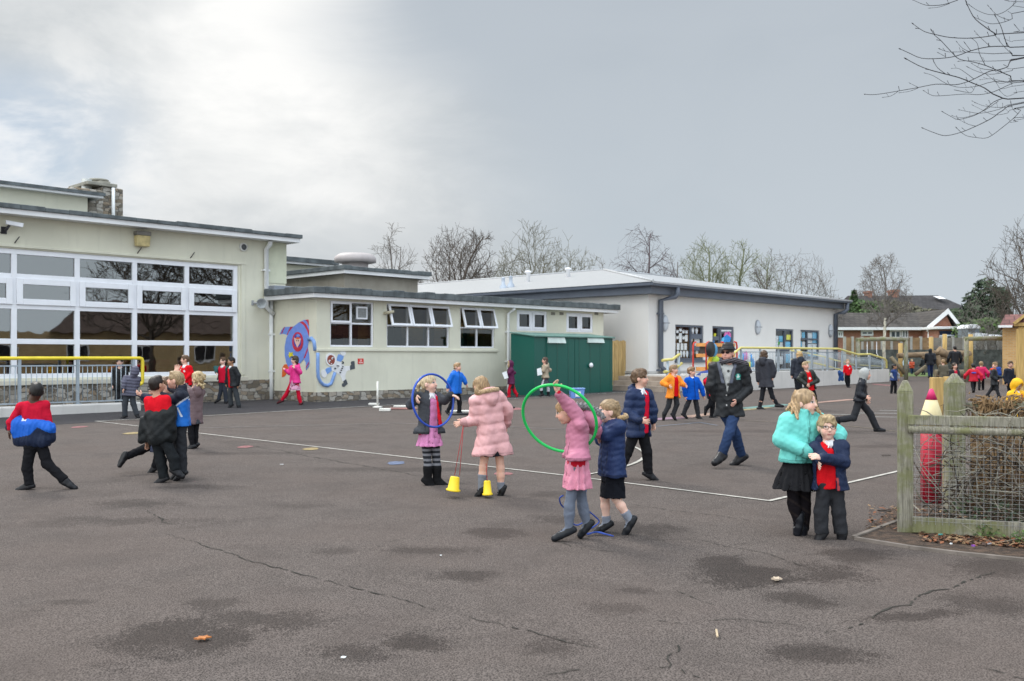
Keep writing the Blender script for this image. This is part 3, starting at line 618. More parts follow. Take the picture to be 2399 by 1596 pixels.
for a, c in zip(X, X[1:]):
    for k, (e, f) in enumerate(zip(Zr, Zr[1:])):
        if k == 2:      # opening light in a deeper sash
            mb = MB(); a2, c2, e2, f2 = a + .05, c - .05, e + .05, f - .05; sw = .16
            mb.box(a2, a2 + sw, .0, .045, e2, f2); mb.box(c2 - sw, c2, .0, .045, e2, f2); mb.box(a2 + sw, c2 - sw, 0, .045, e2, e2 + sw); mb.box(a2 + sw, c2 - sw, 0, .045, f2 - sw, f2); mb.build('sash', UPVC, fr, bevel=.01)
            pane(fr, a + .18, c - .18, e + .18, f - .18, .05, m=HGLASS)
        else: pane(fr, a + .06, c - .06, e + .06, f - .06, .11, m=HGLASS)
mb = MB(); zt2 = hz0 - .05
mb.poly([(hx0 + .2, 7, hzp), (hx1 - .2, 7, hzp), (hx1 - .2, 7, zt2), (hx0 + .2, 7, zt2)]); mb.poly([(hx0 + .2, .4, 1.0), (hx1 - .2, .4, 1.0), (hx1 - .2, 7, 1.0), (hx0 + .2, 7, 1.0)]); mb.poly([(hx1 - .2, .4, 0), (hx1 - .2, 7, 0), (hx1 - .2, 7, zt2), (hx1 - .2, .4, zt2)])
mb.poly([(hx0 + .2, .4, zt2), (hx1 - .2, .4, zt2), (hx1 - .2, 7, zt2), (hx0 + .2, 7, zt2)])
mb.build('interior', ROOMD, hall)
mb = MB(); rng = random.Random(11); x = hx0 + 1
while x < -1.2:
    wd = rng.uniform(.3, 1.0); mb.box(x, x + wd, .8 + rng.random() * 1.5, 1.4 + rng.random() * 2, 1.0, zbt + rng.uniform(.1, .65), rng.randrange(5)); x += wd + rng.uniform(.0, .35)
mb.build('furniture', [M('chair_red', (.30, .02, .03)), M('chair_green', (.03, .16, .06)), M('tray_blue', (.03, .07, .24)), M('box_yellow', (.45, .32, .03)), M('dark_bench', (.05, .04, .035))], hall)
# hall rainwater pipe: down the corner, then across to the stack in the angle
xp = Wh.s(RH(2026, 0)[0]); zb_ = Wh.sz(*RH(2020, 1110))[1]; xe = Wh.s(RH(2090, 0)[0])
downpipe(hall, [(xp, -.35, hz0), (xp, -.30, hz0 - .12), (xp, -.10, hz0 - .25), (xp, -.10, zb_), (xe - .05, -.10, zb_ - .22)], .075, PIPEW, clips=[(xp, -.06, zb_ + 1.2)])
mb = MB(); a, z1_ = Wh.sz(*RH(2036, 935)); z0_ = Wh.sz(*RH(2036, 975))[1]; mb.box(a, hx1 + .05, -.5, -.03, z0_ - .1, z1_ - .05); mb.build('lead_flashing', M('lead', (.22, .24, .27), .6), hall, bevel=.02)
# upper block
Wu = Wall(Q0, 4.0); uz1 = Wu.sz(*RH(790, 275))[1]; uz2 = Wu.sz(*RH(790, 258))[1]; uz3 = Wu.sz(*RH(790, 236))[1]; ux1 = Wu.s(RH(792, 0)[0])
mb = MB(); mb.box(-20, ux1 - .35, 4.4, 11, hz2 - .1, uz1 + .02); mb.build('upper_wall', CREAM, hall)
mb = MB(); mb.box(-20, ux1, 4.0, 4.04, uz1, uz2); mb.box(ux1 - .04, ux1, 4.04, 11, uz1, uz2); mb.box(-20, ux1 - .04, 4.04, 4.4, uz1 + .02, uz1 + .04); mb.build('upper_fascia', FASCIA, hall)
mb = MB(); mb.box(-20, ux1 + .05, 3.94, 11, uz2 - .005, uz3); mb.build('upper_roof', FELT, hall)
# chimney stack
Wk = Wall(Q0, 5.2); ck = MB(); a, z1_ = Wk.sz(*RH(775, 182)); c = Wk.s(RH(868, 0)[0]); d_, z2_ = Wk.sz(*RH(958, 200))
ch = empty('chimney', (0, 0, 0)); ch.parent = hall
mb = MB(); mb.box(a, c, 5.2, 6.6, hz2 - .1, z1_); mb.box(c, d_, 5.32, 6.5, hz2 - .1, z2_); mb.build('stack', STONE, ch, bevel=.06)
zc = Wk.sz(*RH(800, 170))[1]; mb = MB(); mb.box(a - .5, c + .1, 5.1, 6.7, z1_, zc + .05); mb.box(a + .0, c - .05, 5.3, 6.5, zc + .05, zc + .14); mb.lathe([(.26, zc + .14), (.26, zc + .2), (.34, zc + .21), (.33, zc + .27), (.05, zc + .29)], ((a + c) / 2, 5.9, 0), 16); mb.build('cap', M('concrete_cap', (.26, .25, .21), .9, .2, 3), ch, bevel=.02)
mb = MB(); p = Wk.sz(*RH(702, 120)); mb.tube([(p[0], 5.6, z1_ - 1), (p[0], 5.6, p[1])], .17, 12); p2 = Wk.sz(*RH(760, 100)); mb.tube([(p2[0], 6.2, z1_ - 1), (p2[0], 6.2, p2[1])], .12, 12); mb.build('flue', M('steel_flue', (.34, .35, .33), .45, .2, 2, metal=.3), ch)
mb = MB(); mb.tube([(c - .04, 5.12, hz2), (c - .04, 5.12, z1_ - .02)], .06, 8); mb.build('flue', PIPEW, ch)
mb = MB(); pz = Wu.sz(*RH(640, 208)); mb.box(pz[0], a, 5.0, 6.4, hz2 + .8, Wk.sz(*RH(700, 212))[1]); mb.build('shoulder', STONE, ch, bevel=.04)
# another roof beyond the hall's end
Wb = Wall(P0, 9.2); bx0 = Wb.s(640); bx1, bz1 = Wb.sz(*R3(715, 165)); bz0 = Wb.sz(*R3(715, 178))[1]; bz2 = Wb.sz(*R3(715, 140))[1]
back = empty('rear_block', (P0[0], P0[1], 0), ROT, 'flat-roofed cream block just showing beyond the hall end', 'school building')
mb = MB(); mb.box(bx0 - 1, bx1 - .3, 9.6, 16, .3, bz0 + .01); mb.build('wall', CREAM, back)
mb = MB(); mb.box(bx0 - 1, bx1, 9.2, 9.24, bz0, bz1 + .03); mb.box(bx1 - .04, bx1, 9.24, 16, bz0, bz1 + .03); mb.build('fascia', FASCIA, back)
mb = MB(); mb.box(bx0 - 1, bx1 + .2, 9.1, 16, bz1 + .03, bz2 + .1); mb.build('roof', FELT, back)
# hall fittings
HL = dict(loc=(Q0[0], Q0[1], 0), rz=ROT)
s_, z_ = Wh.sz(*RH(1075, 590)); fl = empty('floodlight', (Q0[0], Q0[1], 0), ROT, 'square yellowed floodlight fixed high on the hall wall', 'light')
mb = MB(); mb.box(s_ - .22, s_ + .22, -.25, 0, z_ + .10, z_ + .22); mb.build('housing', M('dull_metal', (.20, .19, .17), .6), fl, bevel=.02)
mb = MB(); mb.hexa([(s_ - .20, -.20, z_ - .22), (s_ + .20, -.20, z_ - .22), (s_ + .20, -.02, z_ - .22), (s_ - .20, -.02, z_ - .22)], [(s_ - .21, -.24, z_ + .10), (s_ + .21, -.24, z_ + .10), (s_ + .21, -.0, z_ + .10), (s_ - .21, -.0, z_ + .10)]); mb.build('diffuser', M('yellowed_plastic', (.52, .43, .21), .35, .25, 5), fl, bevel=.03)
s_, z_ = Wh.sz(*RH(1857, 650)); mb = MB(); Mx = Matrix.Rotation(math.pi / 2, 3, 'X'); mb.lathe([(.13, 0), (.14, .04), (.13, .08), (.10, .085)], (s_, 0, z_), 20, 0, Mx); sn = mb.build('alarm_sounder', M('white_plastic', (.65, .65, .62), .4), label='small round grey sounder on the hall wall beside the drainpipe', cat='alarm', **HL)
mb = MB(); mb.lathe([(.095, .086), (.09, .092), (.02, .094)], (s_, 0, z_), 18, 0, Mx); mb.build('grille', M('dark_grille', (.07, .075, .08), .6), sn)
s_, z_ = Wh.sz(*RH(1980, 1085)); ho = empty('horn_loudspeaker', (Q0[0], Q0[1], 0), ROT, 'grey horn loudspeaker beside the white downpipe on the hall wall', 'loudspeaker')
Mh = Matrix.Rotation(-.35, 3, 'Z') @ Matrix.Rotation(math.pi / 2, 3, 'X')
mb = MB(); mb.lathe([(.04, -.02), (.05, .10), (.09, .22), (.16, .32), (.165, .335), (.14, .30), (.06, .16), (.02, .14)], (s_, -.05, z_), 20, 0, Mh); mb.build('horn', M('horn_grey', (.40, .42, .42), .5), ho)
mb = MB(); mb.tube([(s_ - .22, 0, z_ + .03), (s_ - .1, -.08, z_ + .02), (s_, -.08, z_)], .03, 8); mb.box(s_ - .27, s_ - .18, -.02, 0, z_ - .05, z_ + .11); mb.build('bracket', M('bracket_grey', (.35, .36, .36)), ho)
s_, z_ = Wh.sz(*RH(65, 480)); cm = empty('security_camera', (Q0[0], Q0[1], 0), ROT, 'white security camera on a bracket at the top left of the hall wall', 'camera')
mb = MB(); mb.hexa([(s_ - .16, -.30, z_ - .02), (s_ + .22, -.42, z_ - .08), (s_ + .24, -.30, z_ - .08), (s_ - .14, -.18, z_ - .02)], [(s_ - .16, -.30, z_ + .09), (s_ + .24, -.43, z_ + .03), (s_ + .26, -.30, z_ + .03), (s_ - .14, -.18, z_ + .09)]); mb.build('housing', UPVC, cm, bevel=.015)
mb = MB(); mb.tube([(s_ - .12, 0, z_ - .15), (s_ - .12, -.2, z_ - .15), (s_ - .06, -.25, z_ - .03)], .035, 8); mb.box(s_ - .19, s_ - .05, -.03, 0, z_ - .25, z_ - .06); mb.build('bracket', M('black_plastic', (.03, .03, .035), .5), cm)
mb = MB(); mb.tube([(s_ - .30, -.02, z_), (s_ - .34, -.04, z_ - .12), (s_ - .25, -.05, z_ - .22), (s_ - .1, -.05, z_ - .2)], .012, 5); mb.build('cable', MATS['black_plastic'], cm)
for x, y in ((125, 598), (1062, 678), (1467, 714)):
    s_, z_ = Wh.sz(*RH(x, y)); mb = MB(); mb.tube([(s_ - .05, -.02, z_ - .08), (s_ + .05, -.09, z_ + .10)], .014, 5); mb.build('wall_hook', MATS['black_plastic'], hall)

# ================================================================ white building with sheet roof
C0 = (5.72, 40.2)
wb = empty('nursery_building', (C0[0], C0[1], 0), ROT, 'modern white rendered school building with grey eaves and pale sheet roof', 'school building')
Ww = Wall(C0); Wg = Wall(C0, -.75)
ez1 = Wg.sz(1530, 659)[1]; ez0 = Wg.sz(*R4(1490, 345))[1]; sf = Wg.sz(*R4(1480, 412))[1]
WL, WD = 17.4, 30.0; wpl = Ww.sz(*R4(1440, 1140))[1]
R6 = lambda x, y: (1540 + x / 9.065, 730 + y / 9.065); R5 = lambda x, y: (1700 + x / 3.336, 580 + y / 3.336)
def wwin(R, x0, y0, x1, y1):
    a, z1_ = Ww.sz(*R(x0, y0)); c, z0_ = Ww.sz(*R(x1, y1)); return [a, c, z0_, z1_]
va = wwin(R6, 380, 270, 980, 1030); vb = wwin(R6, 1170, 302, 1625, 800); vc = wwin(R5, 392, 636, 530, 950); vd = wwin(R5, 585, 646, 733, 870)
vb[2] = va[2] - 1.1; vb[3] = va[3]; vc[2] = vb[2]; vc[3] = va[3]; vd[2] = va[2]; vd[3] = va[3]
mb = MB(); walled(mb, Ww, 0, WL, wpl, ez0, [va, vb, vc, vd], 0, .14)
mb.poly([(0, 0, wpl), (0, WD, wpl), (0, WD, ez0), (0, 0, ez0)]); mb.poly([(WL, 0, wpl), (WL, WD, wpl), (WL, WD, ez0 + 1.8), (WL, 11, ez0 + 1.8), (WL, 0, ez0)]); mb.poly([(0, WD, wpl), (WL, WD, wpl), (WL, WD, ez0), (0, WD, ez0)])
mb.build('wall', NEWREND, wb)
mb = MB(); mb.box(-.0, WL, .0, .5, -.4, wpl - .08); mb.box(0, .5, .5, WD, -.4, wpl - .08); mb.build('brick_base', GREYBRICK, wb)
mb = MB(); mb.box(-.06, WL + .04, -.06, 0, wpl - .08, wpl + .02); mb.box(-.06, 0, 0, WD, wpl - .08, wpl + .02); mb.build('render_bead', M('bead_grey', (.42, .41, .39)), wb)
# eaves: gutter board out at .75, soffit beam stepping back
mb = MB(); mb.box(-.75, WL + .5, -.75, -.62, ez0, ez1); mb.box(-.75, -.62, -.62, WD, ez0, ez1); mb.box(WL + .38, WL + .5, -.62, WD, ez0, ez1); mb.build('gutter', SLATEG, wb, bevel=.03)
mb = MB(); mb.box(-.45, WL + .2, -.45, -.0, sf, ez0 + .03); mb.box(-.45, 0, 0, WD, sf, ez0 + .03); mb.box(-.62, WL + .38, -.62, -.45, ez0 + .01, ez0 + .04); mb.box(-.62, -.45, -.45, WD, ez0 + .01, ez0 + .04); mb.build('soffit', M('soffit_grey', (.115, .132, .165), .5, .08, 1.2), wb, bevel=.01)
dd = 11.2; ap = 6.73; e = -.78; zt3 = ez1 + .0
mb = MB(); mb.poly([(e, e, zt3), (WL + .55, e, zt3), (WL + .55, dd, ap), (dd, dd, ap)]); mb.poly([(WL + .55, dd, ap), (WL + .55, WD, ap), (dd, WD, ap), (dd, dd, ap)])
mb.poly([(e, e, zt3 + .02), (e, e, zt3 - .06), (WL + .55, e, zt3 - .06), (WL + .55, e, zt3 + .02)]); mb.build('roof', WROOFX, wb)
mb = MB(); mb.poly([(e, e, zt3), (dd, dd, ap), (dd, WD, ap), (e, WD, zt3)]); mb.build('roof', WROOFY, wb)
mb = MB(); mb.tube([(e, e, zt3 + .03), (dd, dd, ap + .03)], .06, 6); mb.tube([(dd, dd, ap + .03), (dd, WD, ap + .03)], .05, 6); mb.tube([(dd, dd, ap + .03), (WL + .5, dd, ap + .03)], .05, 6); mb.build('ridge_capping', M('ridge_grey', (.42, .43, .44), .5), wb)
for x, y, h_ in ((710, 258, .55), (342, 285, .5)):
    mb = MB()
    k = at(*R4(x, y), 52); l = ((k.x - C0[0]) * U.x + (k.y - C0[1]) * U.y, (k.x - C0[0]) * V.x + (k.y - C0[1]) * V.y)
    mb.lathe([(.11, k.z - .9), (.11, k.z + .30), (.19, k.z + .33), (.17, k.z + .42), (.03, k.z + .45)], (l[0], l[1], 0), 12); mb.build('roof_vent', UPVC, wb)
for x, y in ((113, 350), (183, 335)):
    mb = MB()
    k = at(*R4(x, y), 48); l = ((k.x - C0[0]) * U.x + (k.y - C0[1]) * U.y, (k.x - C0[0]) * V.x + (k.y - C0[1]) * V.y)
    mb.lathe([(.20, k.z - .6), (.19, k.z - .05), (.09, k.z + .08), (.09, k.z + .36), (.11, k.z + .38), (.03, k.z + .42)], (l[0], l[1], 0), 12); mb.build('roof_flue', M('blue_white_steel', (.40, .45, .52), .3), wb)
# corner and far downpipes
xk = Ww.s(R4(1605, 0)[0]); xk2 = Ww.s(R4(1540, 0)[0]); zA = Wg.sz(*R4(1605, 440))[1]; zB = Ww.sz(*R4(1540, 485))[1]; zC = Ww.sz(*R4(1540, 1090))[1]
mb = MB(); mb.tube([(xk - .1, -.66, ez0 + .02), (xk - .1, -.66, zA + .1), (xk - .15, -.60, zA), (xk2, -.12, zB), (xk2, -.12, zC), (xk2 + .30, -.32, zC - .3), (xk2 + .32, -.34, 0.2)], .11, 10); mb.box(xk2 - .16, xk2 + .16, -.18, 0, zB - .6, zB - .52); mb.box(xk2 - .16, xk2 + .16, -.18, 0, zB - 3, zB - 2.92); mb.build('downpipe', SLATEG, wb)
xr = Ww.s(R5(845, 0)[0]); zD = Ww.sz(*R5(845, 520))[1]
mb = MB(); mb.tube([(WL + .1, -.66, ez0), (WL + .1, -.66, ez0 - .35), (WL - .1, -.6, ez0 - .5), (xr, -.12, zD), (xr, -.12, .3)], .11, 10); mb.build('downpipe', SLATEG, wb)
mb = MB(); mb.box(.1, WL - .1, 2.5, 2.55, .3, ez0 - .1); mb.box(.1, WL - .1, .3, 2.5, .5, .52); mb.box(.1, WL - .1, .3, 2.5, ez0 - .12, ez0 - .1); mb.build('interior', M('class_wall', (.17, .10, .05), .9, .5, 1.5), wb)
def panel_window(w_, cols, rows, door=False):
    fr = casement('door' if door else 'window', wb, *w_, cols, rows, .05, .09, SLATEG, depth=.09)
    X = [w_[0]] + list(cols) + [w_[1]]; Z = [w_[2]] + list(rows) + [w_[3]]
    for a, c in zip(X, X[1:]):
        for e_, f_ in zip(Z, Z[1:]): pane(fr, a + .05, c - .05, e_ + .05, f_ - .05, .10, m=GLASS2)
    return fr
GLASS2 = glass_mat('clear_glass', (1, 1, 1), .96, .7, .0)
PAPER = M('paper_white', (.76, .79, .80), .8, .06, 8)
def lx(R, x): return Ww.s(R(x, 0)[0])
def lz(R, x, y): return Ww.sz(*R(x, y))[1]
wa = panel_window(va, [lx(R6, 735)], []); mb = MB()
xa_ = lx(R6, 735)
for y in (525, 775): mb.box(xa_ + .02, va[1] - .05, .03, .13, lz(R6, 860, y) - .11, lz(R6, 860, y) + .11)
mb.build('transom', SLATEG, wa)
mb = MB(); mb.box(va[0] - .05, va[1] + .15, -.10, .05, va[2] - .10, va[2]); mb.build('sill', SLATEG, wa)
cut = MB()
def paper(R, pts, y=.115):
    P = []
    for x, yy in pts: a, z = Ww.sz(*R(x, yy)); P.append((a, y, z))
    cut.prism(P, (0, .006, 0))
def rectp(R, x0, y0, x1, y1): paper(R, [(x0, y1), (x1, y1), (x1, y0), (x0, y0)])
for x0, y0, x1, y1 in [(388, 470, 440, 620), (508, 455, 568, 655), (635, 490, 692, 632), (390, 668, 440, 808), (462, 668, 520, 812), (542, 670, 600, 812), (618, 672, 675, 815), (836, 568, 900, 728)]: rectp(R6, x0, y0, x1, y1)
for x, y in [(415, 375), (475, 415), (540, 380), (602, 420), (668, 425), (475, 540), (605, 548)]:
    paper(R6, [(x - 28, y + 30), (x, y + 42), (x + 28, y + 30), (x + 24, y), (x + 30, y - 38), (x + 4, y - 6), (x, y - 50), (x - 6, y - 8), (x - 30, y - 38), (x - 24, y)])
for x, y, s_ in [(405, 890, 1), (485, 895, 1), (550, 895, 1), (615, 895, 1), (680, 897, 1), (805, 400, 1), (882, 412, 1), (780, 600, .6), (922, 635, .9), (805, 885, 1.1), (888, 885, 1.1)]:
    paper(R6, [(x - 8 * s_, y + 72 * s_), (x + 10 * s_, y + 75 * s_), (x + 26 * s_, y), (x + 25 * s_, y - 45 * s_), (x + 5 * s_, y - 72 * s_), (x - 18 * s_, y - 60 * s_), (x - 27 * s_, y - 10 * s_)])
cut.build('paper_cutouts', PAPER, wa)
ob = MB(); rng = random.Random(2)
for i in range(9):
    x = va[0] + .1 + (va[1] - va[0] - .3) * i / 9; ob.box(x, x + rng.uniform(.2, .4), .5, .9, va[2] - .1, va[2] + rng.uniform(.1, 1.5), rng.randrange(3))
ob.build('classroom_shelves', [M('orange_shelf', (.40, .18, .05)), M('brown_shelf', (.20, .11, .05)), M('dark_shelf', (.05, .045, .05))], wb)
xb_ = lx(R6, 1325); wbd = panel_window(vb, [xb_], [], True)
mb = MB(); a, c, e_, f_ = xb_ + .02, vb[1] - .06, vb[2] + .05, vb[3] - .1; mb.box(a, a + .16, .0, .08, e_, f_); mb.box(c - .16, c, .0, .08, e_, f_); mb.box(a + .16, c - .16, .0, .08, f_ - .22, f_); mb.box(a + .16, c - .16, 0, .08, e_, e_ + .5); mb.box(vb[0] + .08, xb_ - .04, .03, .13, lz(R6, 1240, 565) - .09, lz(R6, 1240, 565) + .09); mb.build('door_leaf', SLATEG, wbd, bevel=.005)
COLS = dict(pink=(.62, .17, .40), purple=(.35, .16, .45), yel=(.75, .72, .05), blu=(.03, .25, .62), cyan=(.12, .45, .68), wht=(.66, .70, .72), grn=(.05, .45, .06), mag=(.55, .06, .30))
def sticker(parent, col, R, pts, y=.015):
    global cut; cut = MB(); paper(R, pts, y); return cut.build('window_picture', M('pic_' + col, COLS[col], .7, .15, 9), parent)
def rc(x0, y0, x1, y1): return [(x0, y1), (x1, y1), (x1, y0), (x0, y0)]
sticker(wbd, 'purple', R6, rc(1172, 345, 1222, 410), .112); sticker(wbd, 'yel', R6, rc(1175, 430, 1218, 480), .112); sticker(wbd, 'pink', R6, rc(1175, 490, 1218, 525), .112)
sticker(wbd, 'yel', R6, [(1240, 525), (1290, 535), (1298, 465), (1248, 450)], .11); sticker(wbd, 'blu', R6, rc(1190, 605, 1265, 660), .112)
sticker(wbd, 'wht', R6, rc(1360, 388, 1570, 418), -.004); sticker(wbd, 'pink', R6, [(1410, 500), (1440, 430), (1470, 440), (1500, 420), (1530, 430), (1560, 470), (1565, 540), (1500, 560), (1420, 540)], -.004)
sticker(wbd, 'blu', R6, [(1340, 640), (1370, 560), (1430, 520), (1470, 480), (1530, 520), (1560, 560), (1540, 640), (1450, 660)], -.012); sticker(wbd, 'cyan', R6, [(1340, 640), (1365, 570), (1410, 530), (1420, 600), (1380, 650)], -.02); sticker(wbd, 'mag', R6, [(1490, 430), (1515, 425), (1520, 480), (1490, 490)], -.02)
xc_ = lx(R5, 470); wcd = panel_window(vc, [xc_], [lz(R5, 460, 800)], True)
for args in (('wht', rc(396, 690, 428, 790)), ('cyan', rc(432, 690, 462, 735)), ('wht', rc(432, 740, 462, 790)), ('grn', rc(425, 735, 440, 760)), ('yel', rc(492, 680, 524, 720)), ('cyan', rc(482, 735, 522, 790)), ('wht', rc(400, 850, 428, 900)), ('wht', rc(432, 850, 462, 910)), ('cyan', rc(480, 830, 520, 900))): sticker(wcd, args[0], R5, args[1], .112)
xd_ = lx(R5, 645); wdd = panel_window(vd, [xd_], [lz(R5, 660, 715)])
for args in (('wht', rc(592, 655, 608, 705)), ('cyan', rc(612, 660, 636, 705)), ('cyan', rc(592, 730, 612, 775)), ('wht', rc(614, 735, 636, 780)), ('wht', rc(652, 665, 690, 745)), ('cyan', rc(694, 660, 728, 745)), ('wht', rc(655, 752, 690, 815)), ('wht', rc(694, 752, 726, 820)), ('cyan', rc(655, 820, 726, 850))): sticker(wdd, args[0], R5, args[1], .112)
for i, (R, x, y, lab) in enumerate([(R6, 145, 245, 'oval bulkhead wall light beside the grey corner downpipe'), (R6, 2120, 330, 'oval bulkhead wall light in the middle of the white wall'), (R5, 815, 650, 'oval bulkhead wall light at the far end of the white wall')]):
    s_, z_ = Ww.sz(*R(x, y)); lt = empty('wall_light', (C0[0], C0[1], 0), ROT, lab, 'wall light', 'bulkhead lights on the white building')
    mb = MB(); Ms = Matrix.Rotation(math.pi / 2, 3, 'X') @ Matrix.Diagonal((.21, .34, 1)); mb.lathe([(1.05, 0), (1.05, .05), (.98, .06)], (s_, 0, z_), 24, 0, Ms); mb.box(s_ - .215, s_ + .215, -.155, -.06, z_ - .015, z_ + .03); mb.build('rim', M('silver_rim', (.30, .32, .35), .4), lt)
    mb = MB(); mb.lathe([(.97, .05), (.95, .09), (.7, .13), (.3, .15), (.02, .152)], (s_, 0, z_), 24, 0, Ms); mb.build('diffuser', M('frosted_cover', (.46, .49, .53), .3, .08, 6), lt)
# ================================================================ brick terrace across the road (seen in the hall glass)
tb = empty('brick_terrace', (40, 6, gz(6)), math.radians(-115), 'buff brick terrace facing the school hall, mirrored in its windows', 'building')
mb = MB(); mb.box(-18, 18, 0, 8, -1, 3.6); mb.build('wall', BUFFBRICK, tb)
mb = MB(); mb.hexa([(-18.5, -.5, 3.6), (2, -.5, 3.6), (2, 8.5, 3.6), (-18.5, 8.5, 3.6)], [(-14, 4, 6.4), (-1, 4, 6.4), (-1, 4.1, 6.4), (-14, 4.1, 6.4)]); mb.build('roof', M('brown_tile', (.10, .07, .06), .9, .2, 3), tb)
for x in range(-16, 16, 5):
    mb = MB(); mb.box(x, x + 1.6, -.06, .05, 1.2, 2.5); wn = mb.build('window', UPVC, tb); mb = MB(); mb.box(x + .1, x + .75, -.08, -.065, 1.3, 2.4); mb.box(x + .85, x + 1.5, -.08, -.065, 1.3, 2.4); mb.build('pane', M('dark_pane', (.02, .02, .025), .1), wn)
# ================================================================ ramps with yellow rails
YEL = M('yellow_rail', (.72, .56, .035), .4, .08, 5); GALV = M('galvanised', (.34, .39, .43), .45, .1, 6, metal=.3); CONC = M('pale_concrete', (.56, .54, .51), .85, .08, .8, .25, 30, .2, 0, .3)
def vseg(W, y, pts, R): return [(a, y, z) for a, z in (W.sz(*R(*p)) for p in pts)]
RA = lambda x, y: (x / 3.92, 780 + y / 3.92)
Wr = Wall(Q0, -2.5); wl0, wl1 = -13.0, Wr.s(RA(1300, 0)[0]); wt = Wr.sz(*RA(700, 655))[1]
mb = MB(); mb.box(wl0, wl1, -2.5, -2.25, -.1, wt); mb.build('ramp_wall', CONC, loc=(Q0[0], Q0[1], 0), rz=ROT, bevel=.04, label='low white rendered ramp wall with a mossy foot in front of the hall', cat='wall')
mb = MB(); mb.box(wl0, wl1 - .3, -2.25, -.05, -.1, wt - .12); mb.build('ramp_path', MATS.get('dark_asphalt') or DARKA, loc=(Q0[0], Q0[1], 0), rz=ROT, kind='structure')
rail = empty('ramp_railing', (Q0[0], Q0[1], 0), ROT, 'steel bar railing with a thick yellow handrail on the hall ramp', 'railing')
top = [(wl0, -2.38, Wr.sz(*RA(0, 232))[1])] + vseg(Wr, -2.38, [(0, 232), (1310, 280)], RA); zt_ = top[1][2]; xe_ = Wr.s(RA(1328, 0)[0]); zlow = Wr.sz(*RA(1300, 472))[1]
mb = MB(); mb.tube([(wl0, -2.38, zt_), (xe_ - .08, -2.38, zt_), (xe_ - .02, -2.38, zt_ - .02), (xe_, -2.38, zt_ - .08), (xe_, -2.38, zlow + .08), (xe_ - .02, -2.38, zlow + .02), (xe_ - .08, -2.38, zlow), (xe_ - .35, -2.38, zlow)], .046, 10); mb.build('handrail', YEL, rail)
zb0 = Wr.sz(*RA(700, 632))[1]; zb1 = Wr.sz(*RA(700, 300))[1]; xpst = [Wr.s(RA(x, 0)[0]) for x in (195, 730, 1245)]; dxp = xpst[1] - xpst[0]; xpst = [xpst[0] - dxp * 2, xpst[0] - dxp] + xpst
for x in xpst:
    mb = MB(); mb.box(x - .035, x + .035, -2.41, -2.35, wt, zt_ - .03); mb.box(x - .07, x + .07, -2.45, -2.31, wt, wt + .015); mb.build('post', GALV, rail)
mb = MB(); mb.box(wl0, xpst[-1], -2.395, -2.365, zb0 - .02, zb0 + .015); mb.box(wl0, xpst[-1], -2.395, -2.365, zb1 - .015, zb1 + .02)
x = wl0
while x < xpst[-1]: mb.tube([(x, -2.38, zb0), (x, -2.38, zb1)], .011, 6); x += .125
mb.build('bars', GALV, rail)
WR2 = Wall(C0, -4.2); rx0, rx1 = WR2.s(1655), WR2.s(R5(1280, 0)[0]); rt = WR2.sz(*R5(190, 975))[1]
mb = MB(); mb.box(rx0, rx1, -4.2, -3.95, .1, rt); n = 7
for i in range(1, n): x = rx0 + (rx1 - rx0) * i / n; mb.box(x - .006, x + .006, -4.203, -4.19, .15, rt - .01, 1)
mb.build('ramp_wall', [CONC, M('joint_grey', (.28, .27, .26))], loc=(C0[0], C0[1], 0), rz=ROT, bevel=.01, label='long pale concrete ramp wall in front of the white building', cat='wall')
mb = MB(); mb.box(rx0 + .5, rx1 - .2, -3.95, -.05, .1, rt - .1); mb.build('ramp_path', CONC, loc=(C0[0], C0[1], 0), rz=ROT, kind='structure')
rail = empty('ramp_railing', (C0[0], C0[1], 0), ROT, 'long bar railing with a yellow handrail sloping down beside the white building', 'railing')
YEL2 = M('pale_yellow_rail', (.62, .54, .17), .45, .08, 5)
tp = [(10, 905), (80, 830), (140, 782), (500, 785), (900, 790), (1050, 835), (1150, 832), (1262, 868), (1276, 885), (1277, 942)]
TP = vseg(WR2, -4.08, tp, R5); mb = MB(); mb.tube(TP, .045, 8); mb.build('handrail', YEL2, rail)
tx = [p[0] for p in TP[:-2]]; tz = [p[2] for p in TP[:-2]]; base_z = rt + .10; mb = MB(); x = TP[2][0]; i = 0
while x < TP[-3][0]:
    z = float(np.interp(x, tx, tz)) - .16
    if z > base_z + .05:
        if i % 12 == 0:
            m2 = MB(); m2.box(x - .035, x + .035, -4.11, -4.05, rt, z + .14); m2.build('post', GALV, rail)
        else: mb.tube([(x, -4.08, base_z), (x, -4.08, z)], .012, 5)
    x += .125; i += 1
for a, c in zip(range(2, len(tx) - 1), range(3, len(tx))): mb.tube([(tx[a], -4.08, tz[a] - .16), (tx[c], -4.08, tz[c] - .16)], .018, 5)
mb.tube([(tx[2], -4.08, base_z), (tx[-1], -4.08, base_z)], .018, 5); mb.build('bars', GALV, rail)
Wi = Wall(C0, -1.7); mb = MB(); ip = vseg(Wi, -1.7, [(505, 803), (600, 815), (760, 850), (860, 880), (1000, 915), (1240, 930)], R5); mb.tube(ip, .035, 8); mb.tube([(a, y, z - .42) for a, y, z in ip[:5]], .04, 8)
rail2 = empty('ramp_railing', (C0[0], C0[1], 0), ROT, 'inner yellow handrail on the far side of the ramp', 'railing'); mb.build('handrail', YEL2, rail2)
for p in ip[::1]:
    m2 = MB(); m2.tube([(p[0], p[1], .2), (p[0], p[1], p[2])], .03, 6); m2.build('post', GALV, rail2)
